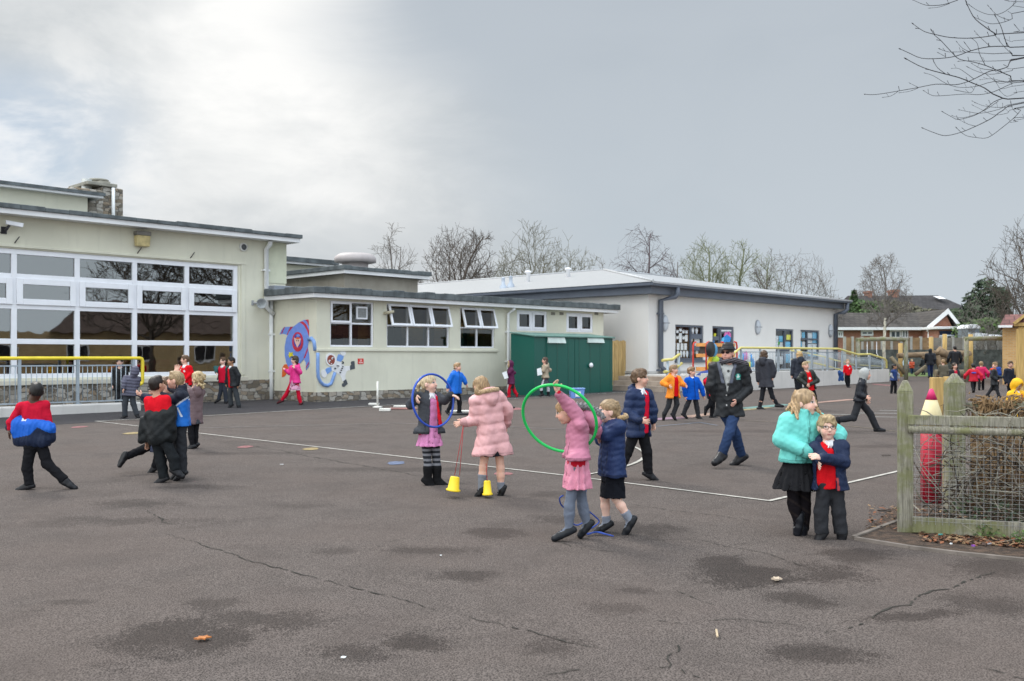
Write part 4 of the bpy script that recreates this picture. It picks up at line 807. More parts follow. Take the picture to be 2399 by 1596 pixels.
# short stair rails by the corner window
W7 = Wall(C0, -2.6); rail3 = empty('stair_rail', (C0[0], C0[1], 0), ROT, 'short yellow stair rails on grey posts under the cut-out window', 'railing')
for pts in ([(105, 1035), (325, 1012), (470, 905)], [(150, 1278), (270, 1268)], [(420, 1172), (520, 1095)]):
    mb = MB(); mb.tube(vseg(W7, -2.6, pts, R6), .055, 8); mb.build('handrail', YEL2, rail3)
for (x, y) in ((215, 1040), (455, 915)):
    a, z = W7.sz(*R6(x, y)); mb = MB(); mb.tube([(a, -2.6, gz(40)), (a, -2.6, z)], .05, 8); mb.build('post', GALV, rail3)
mb = MB(); a0 = W7.s(R6(90, 0)[0]); a1 = W7.s(1690)
for k in range(3): mb.box(a0 + k * .35, a1, -2.7 + k * .001, -.02, .2, gz(40) + .18 * (k + 1) - .03 * 0)
mb.build('steps', M('step_brick', (.33, .27, .22), .9, .2, 2), loc=(C0[0], C0[1], 0), rz=ROT, label='low brick-edged steps below the cut-out window', cat='steps')
# ================================================================ storage trolley, rack and bundle
W8 = Wall(C0, -3.3); tr = empty('storage_trolley', (C0[0], C0[1], 0), ROT, 'red-framed storage trolley with orange shelves of play equipment behind the man', 'trolley')
def sz8(x, y): return W8.sz(*R6(x, y))
xa, zt8 = sz8(1040, 660); xb8, zb8 = sz8(1690, 1250); REDM = M('red_tube', (.55, .045, .03), .4, .08, 5)
for yy in (-3.3, -2.7):
    mb = MB(); mb.tube([(xa, yy, gz(38)), (xa, yy, zt8 - .12), (xa + .05, yy, zt8), (xa + .2, yy, zt8 + .04)], .035, 8); mb.tube([(xb8, yy, gz(38)), (xb8, yy, zt8 - .1), (xb8 - .05, yy, zt8 + .04), (xb8 - .2, yy, zt8 + .06)], .035, 8); mb.build('frame', REDM, tr)
for y0, y1 in ((740, 668), (965, 893), (1255, 1175)):
    z0, z1 = sz8(1300, y0)[1], sz8(1300, y1)[1]; mb = MB(); n = 9
    for i in range(n): x = xa + .12 + (xb8 - xa - .2) * i / n; mb.box(x, x + (xb8 - xa - .2) / n - .02, -3.28, -2.75, z0, z1)
    mb.build('shelf', M('orange_panel', (.72, .33, .10), .6, .12, 4), tr)
mb = MB(); z0, z1 = sz8(1300, 890)[1], sz8(1300, 742)[1]; mb.box(xa + .3, xb8 - .1, -3.2, -2.8, z0, z1); mb.build('crate', M('dark_crate', (.09, .08, .075)), tr)
Mq = Matrix.Rotation(math.pi / 2, 3, 'X')
for (x, y, rad, col, nm) in ((1045, 800, .30, (.02, .02, .022), 'black_hoop'), (1110, 815, .26, (.10, .35, .60), 'blue_disc'), (1130, 840, .16, (.6, .62, .66), 'white_disc')):
    a, z = sz8(x, y); mb = MB(); mb.lathe([(rad, -.03), (rad, .03), (.02, .035)], (a, -3.42 - rad * .2, z), 20, 0, Mq); mb.build(nm, M('tro_' + nm, col, .5), tr)
mb = MB(); P8 = [sz8(*p) for p in ((1060, 1250), (1050, 1180), (1120, 950), (1180, 915), (1200, 960), (1130, 1010), (1110, 1250))]; mb.prism([(a, -3.36, z) for a, z in P8], (0, .12, 0)); mb.build('yellow_slide', M('yellow_plastic', (.75, .55, .02), .4), tr)
a, z = sz8(1200, 1020); mb = MB(); mb.lathe([(.02, -.2), (.2, -.1), (.22, .05), (.1, .16), (.02, .18)], (a, -3.3, z), 14); mb.build('ball', M('lime_ball', (.38, .55, .05), .5), tr)
a, z = sz8(980, 1310); S = None
mb = MB(); mb.lathe([(.05, -.28), (.5, -.22), (.55, -.05), (.35, .1), (.05, .16)], (a, -3.6, z - .02), 16); ob_ = mb.build('blue_bundle', M('blue_sheet', (.015, .05, .24), .7, .3, 6), loc=(C0[0], C0[1], 0), rz=ROT, label='dark blue cloth bundle lying on the step beside the trolley', cat='bundle')
W9 = Wall(C0, -2.9); rk = empty('toy_rack', (C0[0], C0[1], 0), ROT, 'white wire rack of coloured bottles and toys seen through the ramp bars', 'rack')
def s9(x, y): a, z = W9.sz(*R6(x, y)); return (a, -2.9, z)
mb = MB()
for a, c in (((1730, 990), (2010, 900)), ((2010, 900), (2100, 1250)), ((1730, 990), (1800, 1260)), ((1800, 1260), (2100, 1250)), ((1770, 1120), (2055, 1070)), ((1900, 935), (1960, 1255))): mb.tube([s9(*a), s9(*c)], .02, 5)
mb.build('frame', UPVC, rk)
for x, y, c in ((1760, 985, 'cyan'), (1800, 965, 'blu'), (1845, 955, 'purple'), (1885, 935, 'pink'), (1930, 990, 'wht'), (1980, 985, 'blu'), (1825, 1010, 'mag'), (1935, 1110, 'yel'), (1985, 1100, 'cyan'), (2025, 1095, 'blu')):
    a, y_, z = s9(x, y); mb = MB(); mb.lathe([(.06, -.16), (.08, -.14), (.08, .10), (.03, .16), (.03, .2)], (a, y_, z), 10); mb.build('bottle', M('pic_' + c, COLS[c], .7, .15, 9), rk)
# ================================================================ green shed, gate, crate
sh = empty('storage_shed', (P0[0], P0[1], 0), ROT, 'green metal storage shed with double doors against the cream block', 'shed'); GRN = rib_mat('green_steel', (.0025, .088, .066), .62, 0, .3, .42); GRN2 = None
x0, x1, y0, y1 = 7.5, 11.95, -2.28, -1.15; zb_s, zf_s, zk_s = .18, 2.37, 2.50
mb = MB(); mb.hexa([(x0, y0, zb_s), (x1, y0, zb_s), (x1, y1, zb_s), (x0, y1, zb_s)], [(x0, y0, zf_s), (x1, y0, zf_s), (x1, y1, zk_s), (x0, y1, zk_s)]); mb.build('body', GRN, sh)
mb = MB(); mb.hexa([(x0 - .05, y0 - .08, zf_s + .0), (x1 + .06, y0 - .08, zf_s), (x1 + .06, y1 + .03, zk_s + .02), (x0 - .05, y1 + .03, zk_s + .02)], [(x0 - .05, y0 - .08, zf_s + .05), (x1 + .06, y0 - .08, zf_s + .05), (x1 + .06, y1 + .03, zk_s + .06), (x0 - .05, y1 + .03, zk_s + .06)]); mb.build('roof', M('pale_green_roof', (.10, .20, .17), .4, .1, 2), sh, bevel=.01)
Wsd = Wall(P0, y0); ZQf = lambda x, y: (1160 + x / 6.547, 760 + y / 6.547)
xd = [Wsd.s(ZQf(x, 0)[0]) for x in (790, 1215, 1770)]
for a, c in ((xd[0], xd[1]), (xd[1], xd[2])):
    mb = MB(); mb.box(a + .01, c - .012, y0 - .022, y0 - .003, zb_s + .1, zf_s - .06); mb.build('door', GRN, sh, bevel=.006)
for a, c in ((790, 1060), (1400, 1650)):
    s0 = Wsd.s(ZQf(a, 0)[0]); s1 = Wsd.s(ZQf(c, 0)[0]); z1 = Wsd.sz(*ZQf(a, 188))[1]; z0 = z1 - .22
    mb = MB(); mb.hexa([(s0, y0 - .10, z0), (s1, y0 - .10, z0), (s1, y0 - .024, z0), (s0, y0 - .024, z0)], [(s0 + .02, y0 - .035, z1), (s1 - .02, y0 - .035, z1), (s1 - .02, y0 - .024, z1), (s0 + .02, y0 - .024, z1)]); mb.build('louvre_vent', M('vent_white', (.52, .60, .56), .5), sh)
s_, z_ = Wsd.sz(*ZQf(1438, 625)); mb = MB(); mb.lathe([(.03, 0), (.03, .05), (.09, .06), (.10, .1), (.06, .14), (.01, .15)], (s_, y0 - .02, z_), 14, 0, Mq); mb.build('handle', UPVC, sh)
GTW = M('larch_boards', (.52, .36, .16), .8, .18, 2, .3, 30, .2, scale=(6, 6, .8))
gt = empty('timber_gate', (P0[0], P0[1], 0), ROT, 'pale vertical-board timber gate between the shed and the white building', 'gate'); Wgt = Wall(P0, -.1)
g0, g1, g2, g3 = [Wgt.s(ZQf(x, 0)[0]) for x in (1775, 2030, 2085, 2185)]; zt = Wgt.sz(*ZQf(1990, 250))[1]; zbt_ = Wgt.sz(*ZQf(1990, 942))[1]
for a, c, d in ((g0 - .3, g2 - .06, 0), (g2 + .05, g3 + .1, .03)):
    mb = MB(); n = max(3, int((c - a) / .13)); 
    for i in range(n): x = a + (c - a) * i / n; mb.box(x, x + (c - a) / n - .012, -.12 + d + .012 * (i % 2), -.09 + d + .012 * (i % 2), zbt_ + (0 if d == 0 else -.2), zt + .02 * ((i * 7) % 3 - 1))
    mb.build('boards', GTW, gt)
mb = MB(); mb.box(g2 - .07, g2 + .06, -.16, -.03, .2, zt + .12); mb.build('post', GTW, gt, bevel=.01)
mb = MB(); mb.box(g0 - .3, g2 - .1, -.09, -.03, zbt_ + .1, zbt_ + .24); mb.box(g0 + .2, g0 + .36, -.16, -.12, zt - .2, zt - .16); mb.build('rail', GTW, gt)
cB = gnd(1351, 932); cr = empty('storage_crate', (cB.x, cB.y, cB.z), .12, 'pale blue plastic crate with a white paper label on the ground by the shed', 'crate')
mb = MB(); w2, d2, h2_ = .235, .17, .30
mb.hexa([(-w2 + .03, -d2, 0), (w2 - .03, -d2, 0), (w2 - .03, d2, 0), (-w2 + .03, d2, 0)], [(-w2, -d2 - .02, h2_), (w2, -d2 - .02, h2_), (w2, d2 + .02, h2_), (-w2, d2 + .02, h2_)]); mb.build('tub', M('crate_blue', (.16, .30, .66), .35, .08, 4), cr)
mb = MB(); mb.box(-w2 - .02, w2 + .02, -d2 - .04, d2 + .04, h2_, h2_ + .035); mb.build('lid', M('crate_lid', (.24, .40, .74), .35), cr, bevel=.008)
mb = MB(); mb.box(-.08, .10, -d2 - .032, -d2 - .025, .05, .22); mb.build('paper_label', PAPER, cr)
# ================================================================ play posts and bases left of the blue-coat boy
WP = M('white_paint_wood', (.66, .65, .60), .6, .1, 6)
g = gnd(884.5, 955); pp = empty('marker_post', (g.x, g.y, g.z), 0, 'thin white marker post standing on a white disc base by the stone wall', 'post')
mb = MB(); mb.tube([(0, 0, .03), (0, 0, .74)], .028, 10); mb.build('pole', WP, pp); mb = MB(); mb.lathe([(.14, 0), (.14, .03), (.05, .05)], (0, 0, 0), 18); mb.build('base', WP, pp)
def slab(px, py, w_, d_, h_, mat, lab, rz=0, name='base_block'):
    g = gnd(px, py); mb = MB(); mb.box(-w_ / 2, w_ / 2, -d_ / 2, d_ / 2, .0, h_); mb.build(name, mat, loc=(g.x, g.y, g.z + .004), rz=rz, bevel=.01, label=lab, cat='game base', group='pieces of the unfinished ground game')
RP = M('faded_red_pad', (.34, .17, .15), .8, .2, 5); BKP = M('black_pipe', (.015, .015, .017), .5)
slab(876, 949, .30, .2, .06, WP, 'small white block behind the marker post'); slab(902, 963, .30, .2, .07, WP, 'white block in front of the marker post'); slab(945, 959, .75, .22, .04, RP, 'flat reddish pad beside the white block', .1); slab(937, 954, .35, .2, .05, WP, 'white block on the far side of the reddish pad'); slab(1000, 962, .28, .2, .05, WP, 'white block behind the grey-coated girl')
slab(1072, 966, .62, .3, .05, WP, 'large white slab by the feet of the blue-coated boy', .1)
g = gnd(1085, 968)
for x0_, x1_, yy, lab in ((1050, 1110, 973, 'black pipe lying in front of the white slab'), (1192, 1205, 957.5, 'short black pipe lying right of the pink coat')):
    a, c = gnd(x0_, yy), gnd(x1_, yy - 1); mb = MB(); mb.tube([a + Vector((0, 0, .025)), c + Vector((0, 0, .025))], .025, 8); mb.build('pipe', BKP, label=lab, cat='pipe')
g = gnd(1031, 937); mb = MB(); mb.lathe([(.16, 0), (.17, .02), (.04, .05)], (0, 0, 0), 16); mb.build('spot_marker', M('green_spot', (.02, .22, .08), .5), loc=(g.x, g.y, g.z), label='green rubber spot on the ground by the stone base', cat='marker')
# ================================================================ hoops, stilts, rope, papers
def hoop(name, c, rad, n1, mat, lab, r=.0125):
    n1 = Vector(n1).normalized(); s = n1.orthogonal().normalized(); t = n1.cross(s)
    mb = MB(); P = [s * rad * math.cos(a) + t * rad * math.sin(a) for a in [2 * math.pi * i / 64 for i in range(65)]]; mb.tube(P, r, 10, cap=False); o = mb.build(name, mat, loc=c, label=lab, cat='hoop'); return o
zh = lambda x, y, Y: at(920 + x / 4.479, 840 + y / 4.479, Y)
hoop('hula_hoop', zh(425, 440, 11.52), .318, (.70, -.70, .13), M('hoop_blue', (.022, .075, .42), .3, .05, 5), 'blue plastic hoop held upright round the blonde girl in grey', .0135)
zp = lambda x, y, Y: at(1180 + x / 3.734, 870 + y / 3.734, Y)
hoop('hula_hoop', zp(486, 414, 8.36), .338, (-.36, -.80, -.46), M('hoop_green', (.012, .50, .10), .3, .05, 5), 'bright green hoop held high by the girl in dusty pink', .0135)
def cup(x, y, tilt, lab, sc=1.0, tz=0):
    c = zh(x, y, 10.75); root = empty('bucket_stilt', c, 0, lab, 'bucket stilt', 'yellow bucket stilts'); root.rotation_euler = (0, tilt, 0); YC = M('stilt_yellow', (.78, .55, .012), .35, .05, 5)
    mb = MB(); mb.lathe([(.078 * sc, -.085), (.082 * sc, -.08), (.080 * sc, -.068), (.066 * sc, -.062), (.052 * sc, .066), (.046 * sc, .074), (.01, .076)], (0, 0, 0), 24); mb.build('cup', YC, root)
    return root, c
RSTR = M('red_string', (.40, .03, .03), .7)
r1_, c1 = cup(645, 1308, .14, 'yellow bucket stilt swinging tilted on red strings', 1.0)
mb = MB()
hd_ = zh(742, 700, 10.75) - c1
for x, y in ((650, 1222), (702, 1226)): mb.tube([hd_, zh(x, y, 10.75) - c1], .0035, 5)
o_ = mb.build('string', RSTR, r1_); o_.rotation_euler = (0, 0, 0); o_.matrix_local = Matrix.Rotation(-.14, 4, 'Y')
r2_, c2_ = cup(993, 1350, -.03, 'yellow bucket stilt standing between the feet of the pink coat girl', .72)
mb = MB(); mb.tube([(0, 0, .074), zh(988, 1100, 10.75) - c2_], .0035, 5); mb.build('string', RSTR, r2_)
mb = MB(); RB = [(716, 1010, 8.5), (718, 1060, 8.52), (700, 1120, 8.56), (735, 1210, 8.62), (790, 1260, 8.68), (835, 1310, 8.72), (800, 1350, 8.70), (740, 1390, 8.62), (735, 1425, 8.55), (800, 1405, 8.6), (870, 1420, 8.58), (960, 1440, 8.52)]
pts = [zp(*p) for p in RB]
def crom(P, n=5):
    out = []
    for i in range(len(P) - 1):
        p0, p1, p2, p3 = P[max(i - 1, 0)], P[i], P[i + 1], P[min(i + 2, len(P) - 1)]
        for k in range(n):
            t = k / n; out.append(.5 * ((2 * p1) + (p2 - p0) * t + (2 * p0 - 5 * p1 + 4 * p2 - p3) * t * t + (3 * p1 - p0 - 3 * p2 + p3) * t ** 3))
    return out + [P[-1]]
mb.tube([Vector((p.x, p.y, max(p.z, gz(p.y) + .008))) for p in crom(pts)], .0065, 6)
for RBx in ([(520, 1085, 8.4), (490, 1110, 8.45), (500, 1160, 8.5), (540, 1210, 8.55), (600, 1320, 8.66), (640, 1345, 8.68), (690, 1325, 8.68)], [(735, 1420, 8.56), (830, 1405, 8.62), (900, 1425, 8.56), (940, 1435, 8.54)]):
    mb.tube([Vector((p.x, p.y, max(p.z, gz(p.y) + .014))) for p in crom([zp(*p) for p in RBx])], .0065, 6)
mb.build('skipping_rope', M('rope_blue', (.022, .07, .36), .6), label='blue skipping rope trailing round the feet of the hoop girl', cat='rope')
zq = lambda x, y, Y: at(1160 + x / 6.547, 760 + y / 6.547, Y)
for P_, Y_, lab in (([(105, 740), (165, 718), (195, 820), (145, 840)], 32.2, 'white worksheet held by the girl in the purple coat'), ([(640, 680), (695, 665), (715, 770), (650, 785)], 32.8, 'white worksheet held by the girl in the beige jacket')):
    mb = MB(); mb.prism([zq(x, y, Y_ + .0 * x) for x, y in P_[::-1]], (.02, .012, 0)); mb.build('worksheet', PAPER, label=lab, cat='paper')
# ================================================================ fence, bed and planting at the right
MOSSW = None
def oldwood():
    m, nt, p = nt_new('mossy_wood'); b = NB(nt); o = b.obj((1, 1, 1)); gr = b.noise(b.obj((30, 30, 2.2)), 2.2, 5, .65); bl = b.noise(o, 4.5, 5, .6); b2 = b.noise(o, 11, 4, .6)
    c = b.mix(b.ramp(gr, .3, .7), (.135, .125, .095), (.33, .31, .25)); c = b.mix(b.math('MULTIPLY', b.ramp(bl, .40, .64), .72), c, (.150, .160, .050)); c = b.mix(b.math('MULTIPLY', b.ramp(b2, .58, .72), .5), c, (.06, .06, .04)); c = b.mix(b.math('MULTIPLY', b.ramp(gr, .66, .72), .7), c, (.05, .04, .03))
    b.link(c, p.inputs['Base Color']); p.inputs['Roughness'].default_value = .9; b.link(b.bump(gr, .6, .01), p.inputs['Normal']); return m
MOSSW = oldwood(); NEWW = M('new_timber', (.46, .31, .12), .75, .2, 2, .35, 25, .2, scale=(14, 14, 1)); OLDW = M('grey_timber', (.20, .165, .11), .85, .25, 3, .4, 20, .2, scale=(8, 8, 1))
ZF = lambda x, y: (2000 + x / 3.2656, 860 + y / 3.2656)
fa = Vector((3.60, 8.74, 0)); fd_ = Vector((.936, -.352, 0)); fr_ang = math.atan2(fd_.y, fd_.x)
fn = empty('mesh_fence', (fa.x, fa.y, gz(fa.y)), fr_ang, 'mossy wooden fence with square wire mesh and a pointed end post at the right', 'fence')
def fpost(parent, x, y, w_, d_, h_, name='post', mat=None, z0=-.05):
    mb = MB(); mb.box(x - w_ / 2, x + w_ / 2, y - d_ / 2, y + d_ / 2, z0, h_ - .10); vt = mb.hexa([(x - w_ / 2, y - d_ / 2, h_ - .10), (x + w_ / 2, y - d_ / 2, h_ - .10), (x + w_ / 2, y + d_ / 2, h_ - .10), (x - w_ / 2, y + d_ / 2, h_ - .10)], [(x - .02, y - .02, h_), (x + .02, y - .02, h_), (x + .02, y + .02, h_), (x - .02, y + .02, h_)]); return mb.build(name, mat or MOSSW, parent, bevel=.007)
fpost(fn, -.02, 0, .135, .135, 1.385); fpost(fn, 2.3, 0, .135, .135, 1.385)
mb = MB(); mb.box(.0, 3.6, -.105, -.068, .985, 1.075); mb.build('top_rail', MOSSW, fn, bevel=.008)
mb = MB(); mb.tube([(.0, -.09, .945), (1.2, -.092, .94), (3.6, -.09, .945)], .036, 10); mb.build('round_rail', MOSSW, fn)
mb = MB(); mb.box(.035, 3.6, -.108, -.070, .02, .16); mb.build('gravel_board', MOSSW, fn, bevel=.006)
mb = MB()
for i in range(62): mb.tube([(.06 + i * .0555, -.113, .10), (.06 + i * .0555, -.113, 1.0)], .0017, 3, cap=False)
for i in range(23): mb.tube([(.04, -.1165, .13 + i * .0375), (3.5, -.1165, .13 + i * .0375)], .0016, 3, cap=False)
mb.build('wire_mesh', M('wire', (.30, .30, .29), .5, metal=.4), fn)
# second row: pointed post, hurdle and gate posts
g = at(2236, 835, 9.75); hp = empty('hurdle_fence', (g.x, g.y, gz(g.y)), -.10, 'woven hazel hurdle with a pointed mossy post behind the mesh fence', 'fence'); fpost(hp, 0, 0, .17, .15, 1.42)
mb = MB(); mb.tube([(.06, .02, 1.08), (.9, .03, 1.10), (3.2, .02, 1.12)], .045, 8); mb.build('rail', MOSSW, hp)
mb = MB(); rg = random.Random(21)
for i in range(330):
    x = .12 + rg.random() * 3.1; y = rg.uniform(-.07, .07); h_ = 1.12 + rg.uniform(-.05, .09) - .02 * x; lean = rg.gauss(0, .05); P = [(x, y * .3 + .02, .02), (x + lean * .4, -y, .5), (x + lean * .8, y, h_ - .1), (x + lean + rg.gauss(0, .03), y + rg.gauss(0, .04), h_)]
    mb.tube(P, [.012, .012, .011, .006], 5)
for i in range(420):
    x = .1 + rg.random() * 3.1; z = 1.12 + rg.gauss(0, .045); a = rg.gauss(0, .5); L_ = rg.uniform(.05, .16); mb.tube([(x, rg.uniform(-.09, .09), z), (x + math.cos(a) * L_, rg.uniform(-.10, .10), z + math.sin(a) * L_ * .6 + rg.uniform(-.02, .03))], [.008, .004], 4)
mb.build('woven_rods', M('hazel_rod', (.215, .135, .065), .85, .4, 26, .3, 60), hp)
for x, w_, h_, Yp, lab in ((2194.5, 27, 884, 11.2, 'pale timber gate post left of the pointed mossy post'), (2226, 25, 882, 11.4, 'pale timber gate post partly behind the pointed mossy post')):
    g = at(x, h_, Yp); mb = MB(); ww = w_ / 2250 * Yp / 2; mb.box(-ww, ww, -.05, .05, 0, g.z - gz(Yp)); mb.build('gate_post', NEWW, loc=(g.x, g.y, gz(Yp)), bevel=.008, label=lab, cat='post')
pc = empty('pencil_post', (gnd(2182, 1178).x, gnd(2182, 1178).y, gnd(2182, 1178).z), 0, 'giant red pencil post with a cream sharpened cone and pink tip', 'play post'); Yp = pc.location.y; rp = 26 / 2250 * Yp * .98
zz = lambda y: at(2182, y, Yp).z - gz(Yp); PR = M('pencil_red', (.42, .008, .03), .5, .12, 5)
mb = MB(); mb.lathe([(rp, 0), (rp, zz(999)), (.01, zz(999) + .001)], n=6); mb.build('barrel', PR, pc)
mb = MB(); mb.lathe([(rp * 1.0, zz(998)), (rp * .97, zz(975)), (rp * .50, zz(936)), (.01, zz(936) + .001)], n=20); mb.build('cone', M('pencil_cream', (.70, .60, .34), .6, .06, 8), pc)
mb = MB(); mb.lathe([(rp * .52, zz(936)), (.02, zz(911.5)), (.004, zz(910))], n=18); mb.build('tip', M('pencil_pink', (.66, .03, .15), .45, .05, 8), pc)
# bed
SOIL = None
def soilm():
    m, nt, p = nt_new('leaf_litter_soil'); b = NB(nt); g = b.n('ShaderNodeNewGeometry').outputs['Position']; n1 = b.noise(g, 14, 6, .7); n2 = b.noise(g, 60, 4, .7)
    c = b.mix(b.ramp(n1, .35, .7), (.035, .024, .017), (.12, .075, .05)); c = b.mix(b.math('MULTIPLY', b.ramp(n2, .6, .75), .7), c, (.24, .17, .11)); b.link(c, p.inputs['Base Color']); p.inputs['Roughness'].default_value = .95; b.link(b.bump(n2, 1, .02), p.inputs['Normal']); return m
SOIL = soilm()
bed = [gnd(*p) for p in ((2002, 1262), (2132, 1284), (2245, 1298), (2420, 1316))] + [Vector((7.4, 7.6, 0)), Vector((8.5, 11.5, 0)), gnd(2135, 1160)]
mb = MB(); mb.poly([(p.x, p.y, gz(p.y) + .012) for p in bed]); mb.build('soil_bed', SOIL, kind='structure', label='dark soil bed strewn with leaf litter')
def edging(pts, lab):
    P = [gnd(*p) if not isinstance(p, Vector) else p for p in pts]; mb = MB()
    for a, c in zip(P, P[1:]):
        d = c - a; d.z = 0; s = Vector((-d.y, d.x, 0)).normalized() * .022; f = lambda v, h_: (v.x, v.y, gz(v.y) + h_)
        mb.hexa([f(a - s, 0), f(c - s, 0), f(c + s, 0), f(a + s, 0)], [f(a - s, .026), f(c - s, .026), f(c + s, .026), f(a + s, .026)])
    mb.build('edging_kerb', M('edging_concrete', (.17, .145, .125), .9, .25, 5), kind='structure', label=lab)
edging([(2000, 1262), (2116, 1219)], 'concrete edging on the playground side of the bed'); edging([(2004, 1264), (2132, 1285), (2245, 1299), (2420, 1317)], 'concrete edging along the front of the bed')
lf = MB(); rg = random.Random(31)
fl_ = lambda t: Vector((fa.x, fa.y, 0)) + fd_ * t
for i in range(4200):
    t = rg.uniform(-.35, 3.4); d = rg.uniform(-1.4, .9) if rg.random() < .5 else rg.uniform(.0, .95)
    p = fl_(t) + Vector((.352, .936, 0)) * -d * (1 if d < 0 else .38) if d < 0 else fl_(t) - Vector((.352, .936, 0)) * d * .52
    if d > 0 and t < .1: continue
    a = rg.random() * 6.28; L_ = rg.uniform(.012, .035); u = Vector((math.cos(a), math.sin(a), rg.uniform(-.3, .5))) * L_; v = Vector((-math.sin(a), math.cos(a), rg.uniform(-.3, .5))) * L_ * .6; z = gz(p.y) + .016 + rg.random() * .02; c = Vector((p.x, p.y, z))
    lf.poly([c - u, c - v * .8, c + u, c + v], rg.randrange(4))
lf.build('leaf_litter', [M('leaf_brown', (.14, .075, .04), .8), M('leaf_tan', (.27, .17, .09), .8), M('leaf_dark', (.06, .035, .025), .8), M('leaf_rust', (.22, .085, .04), .8)], kind='stuff', label='dead brown leaves and bark scraps on the bed')
hg = MB(); rg = random.Random(41)
def wig(p, d, L_, r, n=5):
    P = [p.copy()]
    for i in range(n): d = (d + Vector((rg.gauss(0, .28), rg.gauss(0, .2), rg.gauss(0, .25)))).normalized(); P.append(P[-1] + d * L_ / n)
    return P
fb = Vector((.352, .936, 0))
for i in range(620):
    t = rg.uniform(.12, 3.3); p = fl_(t) + fb * rg.uniform(.02, .62); p.z = gz(p.y) + (rg.uniform(0, .2) if rg.random() < .45 else rg.uniform(.2, 1.0)); d = Vector((rg.gauss(0, 1), rg.gauss(0, .25), rg.gauss(.25, .6))).normalized(); L_ = rg.uniform(.35, 1.0); P = wig(p, d, L_, 0)
    for q in P: q.z = min(q.z, gz(q.y) + 1.10 + .04 * rg.random())
    if min((q - fa).x for q in P) < -.02: continue
    r_ = rg.uniform(.003, .008); hg.tube(P, [r_, r_, r_ * .9, r_ * .8, r_ * .6, r_ * .35], 4, rg.randrange(3))
for i in range(14):
    p = fl_(rg.uniform(.0, 1.2)) + fb * rg.uniform(-.17, .1); p.z = gz(p.y) + rg.uniform(.5, 1.1); P = wig(p, Vector((rg.gauss(-.3, .9), rg.gauss(-.1, .2), rg.gauss(.1, .4))).normalized(), rg.uniform(.15, .32), 0); hg.tube(P, [.003, .003, .0026, .002, .0015, .001], 4, rg.randrange(3))
hg.build('bare_hedge', [M('twig_grey', (.25, .23, .18), .9), M('twig_brown', (.085, .058, .038), .9), M('twig_dark', (.035, .027, .02), .9)], label='tangled bare thorny hedge behind the wire mesh', cat='hedge')
def leafy(name, lab, pos, n, rad, hgt, col, seed, leaf=.03, cat='plant', group=None):
    rg = random.Random(seed); mb = MB(); st = MB(); pos = Vector(pos)
    root = empty(name, pos, 0, lab, cat, group)
    for i in range(max(4, n // 12)):
        a = rg.random() * 6.28; e = Vector((math.cos(a) * rad * rg.uniform(.2, .8), math.sin(a) * rad * rg.uniform(.2, .8), hgt * rg.uniform(.4, .9))); st.tube([(0, 0, 0), e * .5 + Vector((0, 0, .02)), e], [.004, .003, .0015], 4)
    for i in range(n):
        a = rg.random() * 6.28; rr = rad * math.sqrt(rg.random()); c = Vector((math.cos(a) * rr, math.sin(a) * rr, hgt * rg.random() * (1 - .5 * rr / rad) + .01)); u = Vector((rg.gauss(0, 1), rg.gauss(0, 1), rg.gauss(0, .6))).normalized() * leaf; v = u.orthogonal().normalized() * leaf * .45; mb.poly([c - u, c - v, c + u, c + v], rg.randrange(2))
    mb.build('foliage', [M(name + '_leaf', col, .6, .25, 8), M(name + '_leaf_dark', tuple(x * .5 for x in col), .6, .25, 8)], root); st.build('stem', MATS['twig_brown'], root); return root
for k, (x, y, n, rd, hh) in enumerate([(2168, 1246, 70, .10, .12), (2236, 1250, 40, .07, .09), (2265, 1258, 30, .05, .08), (2330, 1262, 90, .13, .13), (2388, 1275, 40, .08, .12), (2300, 1262, 60, .09, .14)]):
    leafy('weed', ['bushy green weed at the foot of the gravel board near the end post', 'small green weed under the middle of the gravel board', 'tiny green weed right of the small weed', 'wide green weed at the right of the bed', 'green weed at the far right of the bed', 'upright green weed left of the wide weed'][k], gnd(x, y) + Vector((0, 0, .012)), n, rd, hh, (.075, .13, .025), k, .022, 'weed', 'green weeds along the gravel board')
ivy = leafy('bramble', 'dark green bramble growing low behind the wire mesh', fl_(.75) + fb * .35 + Vector((0, 0, gz(9))), 420, .42, .42, (.035, .065, .022), 77, .03)
leafy('bramble', 'dark green bramble at the right behind the wire mesh', fl_(1.7) + fb * .4 + Vector((0, 0, gz(9))), 420, .5, .40, (.030, .055, .022), 78, .03)
# litter
def litter(px, py, pts, mat, lab, cat, h_=.004, rz=0, dz=.014, name='litter'):
    g = gnd(px, py); k_ = .65 if 'scrap' in cat or 'wrapper' in cat else 1; mb = MB(); mb.prism([(x * k_, y * k_, 0) for x, y in pts], (0, 0, h_)); mb.build(name, mat, loc=(g.x, g.y, g.z + dz), rz=rz, label=lab, cat=cat)
leafp = [(x * .75, y * .75) for x, y in [(-.06, 0), (-.03, -.03), (-.005, -.022), (.02, -.05), (.03, -.015), (.07, -.01), (.04, .012), (.05, .04), (.01, .025), (-.02, .045), (-.025, .015)]]
litter(473, 1501, leafp, M('orange_leaf', (.42, .15, .04), .7, .2, 20), 'bright orange dead leaf on the dark damp patch', 'leaf', .008, .4, name='fallen_leaf'); litter(1819, 1362, leafp, M('pale_leaf', (.50, .40, .30), .7, .2, 20), 'curled pale leaf on the damp patch below the children', 'leaf', .012, 1.1, name='fallen_leaf')
litter(804, 1546, [(-.02, -.012), (.018, -.016), (.024, .012), (-.01, .018)], PAPER, 'small white paper scrap at the bottom left of the playground', 'paper scrap', name='paper_scrap'); litter(1033, 1305, [(-.012, -.01), (.012, -.01), (.01, .01), (-.01, .01)], PAPER, 'tiny white paper scrap in the middle of the playground', 'paper scrap', name='paper_scrap')
